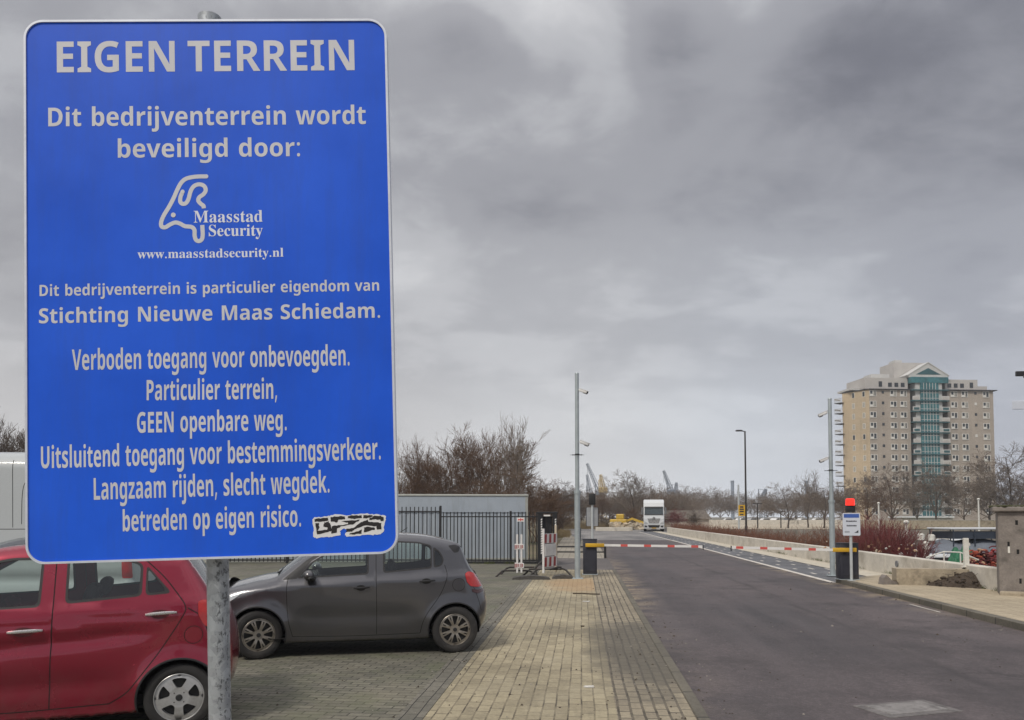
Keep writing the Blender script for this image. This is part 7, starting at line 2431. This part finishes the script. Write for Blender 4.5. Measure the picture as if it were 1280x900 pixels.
for a in (('small bare tree left of the right-hand mast on the far bank, with clear dark trunk', 985, 126, 600, 'round_b', 'twig_pale', .95, 124),
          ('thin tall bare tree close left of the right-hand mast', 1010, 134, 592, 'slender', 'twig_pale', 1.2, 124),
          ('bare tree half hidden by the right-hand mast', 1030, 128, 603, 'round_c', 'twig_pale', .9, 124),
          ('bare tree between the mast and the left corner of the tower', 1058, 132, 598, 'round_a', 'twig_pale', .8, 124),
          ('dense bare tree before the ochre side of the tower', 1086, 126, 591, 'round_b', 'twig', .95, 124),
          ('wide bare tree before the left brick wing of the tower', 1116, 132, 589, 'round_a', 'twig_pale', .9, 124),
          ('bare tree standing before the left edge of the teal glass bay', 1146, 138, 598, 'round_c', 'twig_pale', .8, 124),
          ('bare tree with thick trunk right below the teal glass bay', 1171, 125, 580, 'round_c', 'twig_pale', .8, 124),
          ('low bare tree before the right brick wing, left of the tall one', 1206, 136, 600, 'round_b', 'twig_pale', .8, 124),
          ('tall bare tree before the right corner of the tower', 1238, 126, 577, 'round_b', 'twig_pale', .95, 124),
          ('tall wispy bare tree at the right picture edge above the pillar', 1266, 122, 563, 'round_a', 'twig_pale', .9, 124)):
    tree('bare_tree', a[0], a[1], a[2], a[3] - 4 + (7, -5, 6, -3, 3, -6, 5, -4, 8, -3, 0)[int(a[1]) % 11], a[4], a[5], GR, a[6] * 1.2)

# far wood that reads as one mass
def far_wood(name, specs, mat, seed):
    rg = np.random.default_rng(seed)
    V, F = [], []
    off = 0
    src = {}
    for kind in ('round_a', 'round_b', 'round_c', 'vase_a', 'bush_a'):
        me = PROTO[kind][1]
        v = np.zeros(len(me.vertices) * 3); me.vertices.foreach_get('co', v)
        src[kind] = v.reshape(-1, 6, 3)
    for (px, D, ytop, w) in specs:
        kind = rg.choice(list(src))
        v = src[kind]
        v = v[rg.random(len(v)) < .8]
        H = (dz(ytop, D) + .1) / 10.0
        # (twigs keep their own thickness relative to the tree)
        a = rg.uniform(0, 6.28)
        c, s = math.cos(a), math.sin(a)
        q = v.reshape(-1, 3)
        x, y = XY(px, D)
        # keep far twigs wide enough to register
        p = np.stack([(q[:, 0] * c - q[:, 1] * s) * H * w + x, (q[:, 0] * s + q[:, 1] * c) * H * w + y, q[:, 2] * H - .1], 1)
        V.append(p); off += len(p)
    V = np.concatenate(V)
    n = len(V) // 6
    base = np.arange(n)[:, None] * 6
    quads = np.array([[k2, (k2 + 1) % 3, 3 + (k2 + 1) % 3, 3 + k2] for k2 in range(3)])
    F = (base[:, None, :] + quads[None]).reshape(-1, 4)
    me = bpy.data.meshes.new(name)
    me.vertices.add(len(V)); me.vertices.foreach_set('co', V.reshape(-1))
    me.loops.add(len(F) * 4); me.loops.foreach_set('vertex_index', F.reshape(-1).astype(np.int32))
    me.polygons.add(len(F)); me.polygons.foreach_set('loop_start', np.arange(len(F), dtype=np.int32) * 4)
    me.polygons.foreach_set('use_smooth', np.ones(len(F), dtype=bool))
    me.update(calc_edges=True)
    me.materials.append(M[mat])
    o = bpy.data.objects.new(name, me); COL.objects.link(o)
    return tag(o, kind='stuff')
rg = np.random.default_rng(11)
sp = []
for i in range(34):
    px = 690 + i * 5.2 + rg.uniform(-3, 3)
    sp.append((px, rg.uniform(150, 210), 612 + rg.uniform(-6, 9) + (6 if px < 730 else 0), rg.uniform(1.0, 1.5)))
far_wood('woodland', sp, 'twig_pale', 1)['label'] = 'grey brown mass of bare wood beyond the road end and behind the truck'
sp = []
for i in range(44):
    px = 850 + i * 10.5 + rg.uniform(-5, 5)
    yt = 611 + rg.uniform(-7, 6) if px < 1060 else 618 + rg.uniform(-6, 6)
    sp.append((px, rg.uniform(245, 300) if px > 1030 else rg.uniform(240, 330), yt, rg.uniform(1.0, 1.5)))
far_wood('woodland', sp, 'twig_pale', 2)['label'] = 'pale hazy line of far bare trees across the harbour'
sp = [(480 + i * 22, rg.uniform(95, 130), 606 + rg.uniform(-8, 8), 1.3) for i in range(11)]
sp += [(-300 + i * 34, rg.uniform(95, 140), 596 + rg.uniform(-14, 10), 1.4) for i in range(23)]
far_wood('woodland', sp, 'twig_dark', 3)['label'] = 'dark thicket of bare wood behind the container trees'

# stems shrubs
def stem_shrub(name, label, px, D, ytop, w, mat, n, seed, group, zb=-.12, cat='shrub'):
    rg = np.random.default_rng(seed)
    x, y = XY(px, D)
    H = dz(ytop, D) - zb
    segs = []
    for i in range(n):
        a, r = rg.uniform(0, 6.28), abs(rg.normal(0, .16)) * w
        p = np.array([math.cos(a) * r, math.sin(a) * r, 0.0])
        lean = rg.uniform(.05, .95)
        d = np.array([math.cos(a) * lean, math.sin(a) * lean, 1.0]); d /= np.linalg.norm(d)
        L = H * rg.uniform(.35, 1.22)
        q = p
        for k2 in range(4):
            d = d + rg.normal(0, .10, 3); d /= np.linalg.norm(d)
            e = q + d * L / 4
            segs.append((q, e, .011 * (1 - k2 * .17), .011 * (1 - (k2 + 1) * .17)))
            for m_ in range(3):
                f = rg.random()
                b = q + (e - q) * f
                dd = d + rg.normal(0, .42, 3); dd[2] = abs(dd[2]); dd /= np.linalg.norm(dd)
                segs.append((b, b + dd * L * rg.uniform(.08, .26), .006, .003))
            q = e
    me = seg_mesh(name, segs, 3)
    me.materials.append(M[mat])
    o = bpy.data.objects.new(name, me); COL.objects.link(o); o.location = (x, y, zb)
    return tag(o, label, cat, group)
GD = 'red dogwood shrubs behind the quay wall'
for i, a in enumerate((('dark red shrub just left of the white notice post behind the quay wall', 1036, 36, 660, 1.6, 'twig_rust', 110), ('tall dark red shrub directly right of the white notice', 1080, 34, 652, 2.0, 'twig_red', 190),
                       ('widest dark red shrub in the middle of the dogwood clump', 1100, 31, 656, 2.2, 'twig_red', 210), ('dark red shrub right of the clump middle, before the white lamp post', 1121, 30, 662, 2.0, 'twig_red', 180),
                       ('lowest red shrub at the right end of the dogwood clump beside the bollards', 1141, 29, 675, 1.6, 'twig_red', 130), ('dark red shrub behind the clump, touching the pale pole', 1092, 40, 650, 2.4, 'twig_red', 150))):
    stem_shrub('dogwood_shrub', a[0], a[1], a[2], a[3], a[4], a[5], a[6], 20 + i, GD)

# low thicket of rusty stems along the wall: uncountable
rg = np.random.default_rng(31)
segs = []
for i in range(2600):
    y = 30 + 62 * rg.random() ** .8
    x = 9.95 + abs(rg.normal(0, .8)) + .2
    H = rg.uniform(.5, 1.05) * (1.0 if rg.random() < .9 else 1.35)
    p = np.array([x, y, -.12]); d = np.array([rg.normal(0, .35), rg.normal(0, .35), 1.0]); d /= np.linalg.norm(d)
    for k2 in range(2):
        e = p + d * H / 2
        segs.append((p, e, .010, .007)); p = e
        d = d + rg.normal(0, .25, 3); d /= np.linalg.norm(d)
        for m_ in range(3):
            dd = d + rg.normal(0, .5, 3); dd /= np.linalg.norm(dd)
            segs.append((e, e + dd * rg.uniform(.1, .35), .006, .003))
me = seg_mesh('undergrowth', segs, 3); me.materials.append(M['twig_rust'])
o = bpy.data.objects.new('undergrowth', me); COL.objects.link(o)
tag(o, 'low rusty brown thicket along the harbour side of the quay wall', None, None, 'stuff')

def grass_patch(name, label, fn, n, h, mat, seed):
    rg = np.random.default_rng(seed)
    segs = []
    for i in range(n):
        x, y = fn(rg)
        p = np.array([x, y, -.14]); d = np.array([rg.normal(0, .5), rg.normal(0, .5), 1.0])
        segs.append((p, p + d * h * rg.uniform(.4, 1.1), .012, .002))
    me = seg_mesh(name, segs, 3); me.materials.append(M[mat])
    o = bpy.data.objects.new(name, me); COL.objects.link(o)
    return tag(o, label, None, None, 'stuff')
def strip(px0, px1, D0, D1):
    return lambda rg: XY(rg.uniform(px0, px1), rg.uniform(D0, D1))
grass_patch('rough_grass', 'dry yellow brown grass bank beyond the end of the road', strip(690, 830, 118, 126), 5000, 1.3, 'dry_grass', 1)
grass_patch('rough_grass', 'dry grass beside the path behind the gate', strip(690, 712, 70, 100), 2500, .45, 'dry_grass', 2)

def blades(name, label, spans, n, seed):
    rg = np.random.default_rng(seed)
    segs = []
    for i in range(n):
        x0, y0, x1, y1, z = spans[rg.integers(0, len(spans))]
        t = rg.random() + .03 * math.sin(i)
        if math.sin(t * 23 + x0) + math.sin(t * 61 + y0) < rg.uniform(-.5, 1.4): continue
        c = np.array([x0 + (x1 - x0) * t, y0 + (y1 - y0) * t, z])
        for k2 in range(5):
            p = c + np.array([rg.normal(0, .03), rg.normal(0, .03), 0]); d = np.array([rg.normal(0, .55), rg.normal(0, .55), 1.0])
            segs.append((p, p + d * rg.uniform(.03, .11), .004, .001))
    me = seg_mesh(name, segs, 3); me.materials.append(M['weed'])
    o = bpy.data.objects.new(name, me); COL.objects.link(o)
    return tag(o, label, None, None, 'stuff')
M['weed'] = bark('winter_weeds', (.085, .10, .030))
blades('weeds', 'small winter weeds along the wall foot, kerbs and fence base', [(9.44, 19, 9.44, 45, .0), (9.45, 13, 9.45, 20, .05), (-9, 29.2, -1, 29.7, .0), (-4, 29.0, -1.5, 29.4, .0)], 1100, 3)
# ================================================================== FAR THINGS
M['crane_blue'] = pm('far_crane_steel', (.17, .20, .25), .6, var=.15, scale=.1)
M['crane_yellow'] = pm('far_crane_yellow', (.50, .37, .14), .6, var=.15, scale=.1)
M['tower_blue'] = pm('far_chimney_concrete', (.22, .27, .34), .7, var=.1, scale=.05)

def lattice(mb, p0, p1, w0, w1, n=12, r=.12):
    p0, p1 = Vector(p0), Vector(p1)
    d = (p1 - p0).normalized()
    a = d.orthogonal().normalized(); b = d.cross(a)
    prev = None
    for i in range(n + 1):
        t = i / n
        w = (w0 + (w1 - w0) * t) / 2
        c = p0.lerp(p1, t)
        ring = [c + a * w + b * w, c - a * w + b * w, c - a * w - b * w, c + a * w - b * w]
        if prev:
            for k2 in range(4):
                mb.tube(prev[k2], ring[k2], r, n=4, caps=False)
                mb.tube(prev[k2], ring[(k2 + 1) % 4], r * .6, n=4, caps=False)
        prev = ring

def crane(label, px_base, px_tip, y_tip, y_mid, D, mat, px_back=None, y_back=None):
    bx, by = XY(px_base, D)
    c = thing('harbour_crane', label, 'crane', (bx, by, -.1), YAW, 'harbour cranes on the horizon')
    sc = D / FPX
    zt, zm = dz(y_tip, D), dz(y_mid, D)
    xt = (px_tip - px_base) * sc
    mb = MB(); lattice(mb, (0, 0, 0), (0, 0, zm), 3.2, 2.4, 8, .22); mb.build('tower', M[mat], c)
    mb = MB(); mb.box(-2.6, 2.6, -2, 2, zm + .002, zm + 3.4, bev=.3); mb.build('machine_house', M[mat], c)
    mb = MB(); lattice(mb, (0, 0, zm + 3), (xt, 0, zt), 2.4, 1.0, 14, .20); mb.build('jib', M[mat], c)
    mb = MB(); mb.tube((xt * .97, 0, zt), (xt * .97, 0, zt - (zt - zm) * .5), .12, n=5)
    mb.tube((-2.5, 0, zm + 8), (xt * .9, 0, zm + (zt - zm) * .9), .12, n=5); mb.tube((-2.5, 0, zm + 3), (-2.5, 0, zm + 8), .3, n=5)
    mb.build('cables', M[mat], c)
    return c
crane('tall blue grey harbour crane with jib leaning left above the notice back', 749, 734, 579, 620, 520, 'crane_blue')
crane('small blue grey crane standing left of the tall leaning crane', 738, 734, 593, 622, 540, 'crane_blue')
crane('yellow harbour crane right of the tall leaning crane', 754, 751, 593, 616, 480, 'crane_yellow')
crane('blue grey crane leaning left above the right side of the truck', 839, 830, 588, 618, 520, 'crane_blue')
crane('small upright crane right of the crane above the truck', 845, 846, 603, 620, 540, 'crane_blue')
crane('thin crane leaning right between the lamp and the bare trees across the harbour', 954, 958, 611, 628, 460, 'crane_blue')

def chimney(label, px, ytop, D, w):
    x, y = XY(px, D)
    t_ = thing('far_tower', label, 'tower', (x, y, -.1), 0, 'blue grey towers on the horizon')
    H = dz(ytop, D)
    mb = MB(); mb.tube((0, 0, 0), (0, 0, H), w * .55, w * .5, 16); mb.build('shaft', M['tower_blue'], t_, True)
    mb = MB(); mb.tube((0, 0, H), (0, 0, H + .8), w * .56, w * .56, 16); mb.build('rim', M['crane_blue'], t_, True)
    return t_
chimney('blue grey far tower left of the street lamp pole', 916, 602, 620, 2.6)
chimney('blue grey far tower left of the right-hand camera mast', 1008.5, 602, 620, 2.6)

def thin_pole(label, px, D, ytop, mat, r, head=None, zb=-.1, name='pole', cat='pole', group=None):
    x, y = XY(px, D)
    p = thing(name, label, cat, (x, y, zb), 0, group)
    H = dz(ytop, D) - zb
    mb = MB(); mb.tube((0, 0, 0), (0, 0, H), r, r * .8, 10); mb.build('shaft', M[mat], p, True)
    if head == 'cap':
        mb = MB(); mb.ball((0, 0, H), r * 1.6, r * 1.6, r * 1.2, 10, 6); mb.build('cap', M[mat], p, True)
    if head == 'lamp':
        mb = MB(); mb.box(-.7, .7, -.12, .12, H, H + .14, bev=.04); mb.build('lamp_head', M[mat], p)
    return p
thin_pole('thin grey pole just left of the street lamp, across the harbour', 923.5, 118, 606, 'pole_grey', .16, zb=-1.7)
thin_pole('dark double-headed lamp right of the street lamp, across the harbour', 947, 124, 630, 'pole_dark', .11, 'lamp')
thin_pole('dark double-headed lamp among the white cars, right of the first one', 976, 130, 640, 'pole_dark', .10, 'lamp')
thin_pole('white pole rising from the red dogwood shrubs', 1098.5, 42, 629, 'white_rail', .05, 'cap', -.12)
thin_pole('pale thin pole before the right wing of the tower, above the boats', 1223.5, 110, 624, 'white_rail', .13, 'cap', -1.7)
# white figure-like buoy lamp
x, y = XY(1132.5, 38)
bl = thing('quay_lamp', 'short white quay lamp with round head right of the dogwood shrubs', 'lamp', (x, y, -.12))
H = dz(650, 38) + .12
mb = MB(); mb.tube((0, 0, 0), (0, 0, H - .16), .06, .05, 10); mb.tube((0, 0, H * .55), (0, 0, H * .7), .10, .09, 10); mb.build('post', M['white_rail'], bl, True)
mb = MB(); mb.ball((0, 0, H - .1), .13, .13, .10, 12, 8); mb.build('lamp_globe', M['white_rail'], bl, True)

# mooring posts with white caps standing in the water
for lab, px, D, yt, r in (('white-capped mooring post left one of three behind the quay wall', 1150.5, 42, 668, .20), ('white-capped mooring post middle one of three behind the quay wall', 1164, 44, 669, .20),
                          ('white-capped mooring post right one of three, beside the boat', 1181.5, 46, 671, .20), ('short white mooring post in front of the three capped posts', 1156.5, 34, 678, .16)):
    x, y = XY(px, D)
    H = dz(yt, D) + 2.2
    p = thing('mooring_post', lab, 'mooring post', (x, y, -2.2), 0, 'mooring posts in the basin')
    mb = MB(); mb.tube((0, 0, 0), (0, 0, H - .30), r * .9, r * .85, 14); mb.build('pile', M['stone_grey'] if D > 35 else M['white_rail'], p, True)
    mb = MB(); mb.tube((0, 0, H - .30), (0, 0, H), r, r * .9, 14); mb.tube((0, 0, H), (0, 0, H + .05), r * .9, r * .5, 14); mb.build('cap', M['white_rail'], p, True)

# ---- boats
M['boat_navy'] = pm('navy_boat_hull', (.035, .045, .065), .35, var=.25, scale=1)
M['tarp'] = pm('grey_blue_boat_cover', (.15, .17, .205), .75, var=.3, scale=2.5, bump=.6, bscale=5)
M['tarp_green'] = pm('green_tarpaulin', (.02, .14, .07), .6, var=.3, scale=3, bump=.6, bscale=6)
M['orange_net'] = pm('orange_red_netting', (.30, .055, .028), .8, var=.5, scale=7, bump=.8, bscale=14)
def boat_hull(mb, L, W_, h0, h1, n=18, flare=.12, T=None):
    vs, fs = [], []
    for i in range(n + 1):
        t = i / n
        w = W_ / 2 * (math.sin(math.pi * min(1, .12 + t * 1.05) ** .9) ** .55 if t < .97 else .05) * (1 if t > .5 else .82 + .36 * t)
        w = max(w, .03)
        sh = h1 + .45 * (2 * t - .9) ** 2 * .5
        x = -L / 2 + L * t
        for q in (-1, 1):
            vs += [(x, q * w * .72, h0), (x, q * w, h0 + (sh - h0) * .6), (x, q * w * (1 + flare * .4), sh)]
    for i in range(n):
        a, b = i * 6, (i + 1) * 6
        for k2 in (0, 1):
            fs += [(a + k2, b + k2, b + k2 + 1, a + k2 + 1), (a + 3 + k2, a + 4 + k2, b + 4 + k2, b + 3 + k2)]
        fs += [(a + 2, b + 2, b + 5, a + 5), (a, a + 3, b + 3, b)]
    fs += [(0, 1, 2, 5, 4, 3), tuple(n * 6 + k2 for k2 in (3, 4, 5, 2, 1, 0))]
    mb.add(vs, fs, T)
def boat(label, px, D, rz, L, W_, cover=True):
    x, y = XY(px, D)
    b = thing('moored_boat', label, 'boat', (x, y, -1.75), rz, 'boats moored in the basin')
    mb = MB(); boat_hull(mb, L, W_, -.4, 1.05); mb.build('hull', M['boat_navy'], b)
    if cover:
        mb = MB()
        n, m = 20, 10
        rg = np.random.default_rng(4)
        vs, fs = [], []
        for i in range(n + 1):
            t = i / n
            for j in range(m + 1):
                a = math.pi * j / m
                hh = (1.30 if .12 < t < .9 else .9) + .10 * math.sin(t * 19) + rg.uniform(-.03, .03)
                vs.append((-L * .46 + L * .86 * t, -W_ * .50 * math.cos(a), .95 + hh * math.sin(a) ** .6))
        for i in range(n):
            for j in range(m):
                fs.append((i * (m + 1) + j, i * (m + 1) + j + 1, (i + 1) * (m + 1) + j + 1, (i + 1) * (m + 1) + j))
        fs += [tuple(range(m + 1)), tuple(n * (m + 1) + j for j in range(m, -1, -1))]
        mb.add(vs, fs); mb.build('boat_cover', M['tarp'], b, True)
        mb = MB(); mb.box(-L * .36, L * .40, -W_ * .44, W_ * .44, 2.80, 2.90, bev=.04); mb.build('canopy_roof', M['truck_white'], b)
        mb = MB()
        for xx in np.linspace(-L * .34, L * .38, 6):
            for q in (-1, 1): mb.tube((xx, q * W_ * .42, 1.9), (xx, q * W_ * .42, 2.80), .035, n=6)
        mb.box(-L * .33, L * .37, -W_ * .40, W_ * .40, 2.30, 2.68)
        mb.build('canopy_frame', M['boat_navy'], b)
    else:
        mb = MB(); mb.box(-L * .25, L * .12, -W_ * .34, W_ * .34, 1.05, 1.75, bev=.12); mb.build('cabin', M['truck_white'], b)
        mb = MB(); mb.box(-L * .20, L * .08, -W_ * .345, W_ * .345, 1.38, 1.62); mb.build('cabin_window', M['pane'], b)
        mb = MB(); mb.path([(L * .15, -W_ * .3, 1.2), (L * .15, -W_ * .3, 1.9), (L * .35, -W_ * .22, 1.9), (L * .45, 0, 1.3)], .03, 6); mb.build('rail', M['white_rail'], b)
    return b
boat('large boat under a grey blue cover with a white canopy, left of the pillar', 1238, 44, R(8), 8.4, 2.6)
boat('small dark boat with low white cabin and bent white rail beside the mooring posts', 1172, 37, R(14), 3.6, 1.6, False)
x, y = XY(1186, 70)
boat('dark boat farther off behind the mooring posts', 1196, 62, R(5), 5.5, 2.2, False)
g0 = XY(1204, 27)
heap('green_tarpaulin', 'bright green tarpaulin heap behind the quay wall left of the white post', 'tarpaulin', g0[0], g0[1], -.10, .62, .5, .68, M['tarp_green'], 12)
def net_heap(label, px, D, w, h, cols, seed, n):
    """loose tangle of netting, rope and small floats"""
    rg = np.random.default_rng(seed)
    x, y = XY(px, D)
    mb = MB()
    for i in range(n):
        mb.mi = int(rg.integers(0, len(cols)))
        a = rg.uniform(0, 6.28); r = w * .5 * math.sqrt(rg.random())
        c = np.array([math.cos(a) * r, math.sin(a) * r * .7, h * rg.random() * (1 - (r / (w * .5)) ** 2 * .8)])
        if rg.random() < .25:
            mb.ball(tuple(c), rg.uniform(.04, .09), None, None, 8, 6)
        else:
            k2 = rg.uniform(0, 6.28); L = rg.uniform(.08, .30)
            pts = [c + np.array([math.cos(k2 + t * 2.2) * L * t, math.sin(k2 + t * 2.2) * L * t, .06 * math.sin(t * 3)]) for t in np.linspace(0, 1, 6)]
            mb.path([tuple(q) for q in pts], rg.uniform(.012, .035), 6)
    o = mb.build('netting_heap', cols, None, True, (x, y, -.10))
    return tag(o, label, 'netting')
M['net_dark'] = pm('dark_red_netting', (.13, .03, .03), .9, var=.4, scale=9)
M['net_pale'] = pm('sun_bleached_rope', (.42, .27, .17), .9, var=.3, scale=9)
net_heap('loose orange red heap of netting and pale rope right of the white post', 1224, 26, 1.0, .82, [M['orange_net'], M['net_dark'], M['net_dark'], M['net_pale']], 15, 230)
net_heap('darker red heap of netting touching the left side of the pillar', 1243, 26.5, .8, .85, [M['net_dark'], M['red_refl'], M['net_dark']], 18, 190)
o = thing('hand_rail', 'thin white bent hand rail over the green tarpaulin', 'rail', (*XY(1187, 25), -.1))
mb = MB(); mb.path([(-.75, 0, .55), (-.2, 0, .74), (.3, 0, .72), (.85, 0, .48)], .022, 6); mb.tube((-.2, 0, 0), (-.2, 0, .73), .02); mb.tube((.3, 0, 0), (.3, 0, .72), .02)
mb.build('tube', M['white_rail'], o, True)

rg_ = random.Random(77)
mb = MB()
for i in range(70):
    px = rg_.uniform(1030, 1150); D = rg_.uniform(27.5, 33)
    x, y = XY(px, D)
    r = rg_.uniform(.015, .055)
    mb.mi = rg_.randrange(3)
    mb.box(-r * rg_.uniform(.7, 1.6), r, -r, r, -r * .6, r * .6, Matrix.Translation((x, y, rg_.uniform(-.05, .75))) @ Matrix.Rotation(rg_.uniform(0, 6), 4, Vector((rg_.random() + .1, rg_.random(), rg_.random())).normalized()), .01)
tag(mb.build('debris', [M['paper'], M['net_pale'], M['old_concrete']]), 'pale wind-blown scraps caught in the red dogwood shrubs', None, None, 'stuff')

# ---- small cars across the harbour
def far_car(label, px, D, rz, mat, name='far_car'):
    x, y = XY(px, D)
    c = thing(name, label, 'car', (x, y, -.1), rz, 'cars parked across the harbour')
    prof = [(-2.05, .32), (-2.08, .75), (-1.95, .98), (-1.35, 1.05), (-.9, 1.42), (.55, 1.46), (1.15, 1.05), (1.95, .88), (2.08, .6), (2.05, .32)]
    mb = MB(); mb.prism(prof, -.84, .84); b = mb.build('body', M[mat], c)
    mb = MB(); mb.prism([(-1.2, 1.06), (-.85, 1.36), (.5, 1.40), (.98, 1.06)], -.855, .855); mb.build('side_window', M['pane'], c)
    for xx in (-1.3, 1.3):
        for q in (-1, 1):
            mb = MB(); mb.lathe([(.0001, .09), (.2, .1), (.31, .08), (.32, -.08), (.0001, -.09)], 16, Matrix.Translation((xx, q * .78, .32))); mb.build('wheel', M['tyre'], c, True)
    return c
M['car_white'] = pm('far_car_white', (.70, .70, .69), .35, var=.05)
M['car_dark'] = pm('far_car_dark', (.06, .065, .075), .35, var=.1)
M['car_silver'] = pm('far_car_silver', (.42, .43, .44), .35, .3, var=.1)
spots = ((911, 'white', 'leftmost white car parked across the harbour, beside the thin grey pole'), (926, 'white', 'white car across the harbour seen behind the thin grey pole'),
         (940, 'silver', 'silver car across the harbour just right of the street lamp'), (957, 'white', 'white car across the harbour between the two dark double lamps'),
         (969, 'white', 'white car across the harbour touching the second double lamp'), (986, 'dark', 'dark car across the harbour below the clear-trunked bare tree'),
         (1003, 'white', 'white car across the harbour right of the dark one'), (1022, 'white', 'white car across the harbour near the right-hand mast'),
         (1050, 'silver', 'silver car across the harbour seen right of the mast above the red shrubs'))
for i, (px, cc, lab) in enumerate(spots):
    far_car(lab, px, 212 + (i * 7) % 9, R(5 + (i * 37) % 50), 'car_' + cc)

# ---- yellow digger and rubble beyond the road end
M['digger'] = pm('digger_yellow', (.55, .36, .04), .5, var=.2, scale=1.5)
x, y = XY(776, 114)
dg = thing('yellow_digger', 'yellow digger with lowered arm among the rubble beyond the road end', 'digger', (x, y, -.1), R(-8))
mb = MB()
for q in (-1, 1): mb.box(-1.6, 1.4, q * .9 - .3, q * .9 + .3, 0, .7, bev=.25)
mb.build('tracks', M['black'], dg)
mb = MB(); mb.box(-1.5, .9, -1.1, 1.1, .78, 1.5, bev=.15); mb.build('body', M['digger'], dg)
mb = MB(); mb.box(-.6, .5, -1.0, .1, 1.5, 2.25, bev=.12); mb.build('cab', M['digger'], dg)
mb = MB(); mb.prism([(.4, 1.2), (1.6, 1.75), (3.6, 1.0), (4.6, .25), (4.3, .2), (3.4, .7), (1.6, 1.4), (.5, .95)], .25, .6); mb.build('arm', M['digger'], dg)
mb = MB(); mb.prism([(4.25, .3), (4.8, .35), (5.1, 0), (4.4, -.05)], .0, .9); mb.build('bucket', M['black'], dg)
def rubble(label, px0, px1, D, n, mats, seed, hi):
    rg = random.Random(seed)
    mb = MB()
    for i in range(n):
        x, y = XY(rg.uniform(px0, px1), D + rg.uniform(-1.5, 1.5))
        s = rg.uniform(.15, .5)
        T = Matrix.Translation((x, y, rg.uniform(0, hi) * (1 - abs((i / n) - .5)))) @ Matrix.Rotation(rg.uniform(0, 6), 4, Vector((rg.random(), rg.random(), rg.random())).normalized())
        mb.mi = rg.randrange(len(mats))
        mb.box(-s, s, -s * .7, s * .7, -s * .5, s * .5, T)
    o = mb.build('rubble', mats)
    return tag(o, label, None, None, 'stuff')
rubble('heap of pale and brown rubble at the foot of the yellow digger', 764, 802, 112, 170, [M['sand'], M['old_concrete'], M['brick_warm']], 3, .75)
for i, (px, w) in enumerate(((775, 3.2), (757, 2.6), (840, 2.6))):
    x, y = XY(px, 101)
    o = MB().box(-w / 2, w / 2, -.25, .25, 0, .5, bev=.04).build('barrier_block', M['concrete'], None, False, (x, y, -.09))
    tag(o, ('pale concrete barrier block below the rubble at the road end', 'pale concrete barrier block left of the rubble, near the notice back', 'pale concrete barrier block right behind the truck on its right')[i], 'concrete block', 'concrete blocks at the road end')

# ================================================================== HAZE
mat = bpy.data.materials.new('haze_air')
mat.use_nodes = True
n_ = mat.node_tree.nodes
n_.clear()
vo_ = n_.new('ShaderNodeVolumePrincipled')
vo_.inputs['Color'].default_value = (.88, .92, 1.0, 1)
vo_.inputs['Density'].default_value = .00045
out_ = n_.new('ShaderNodeOutputMaterial')
mat.node_tree.links.new(vo_.outputs[0], out_.inputs['Volume'])
hz_o = MB().box(-420, 620, -60, 760, -3.8, 70).build('haze', mat)
tag(hz_o, kind='stuff')
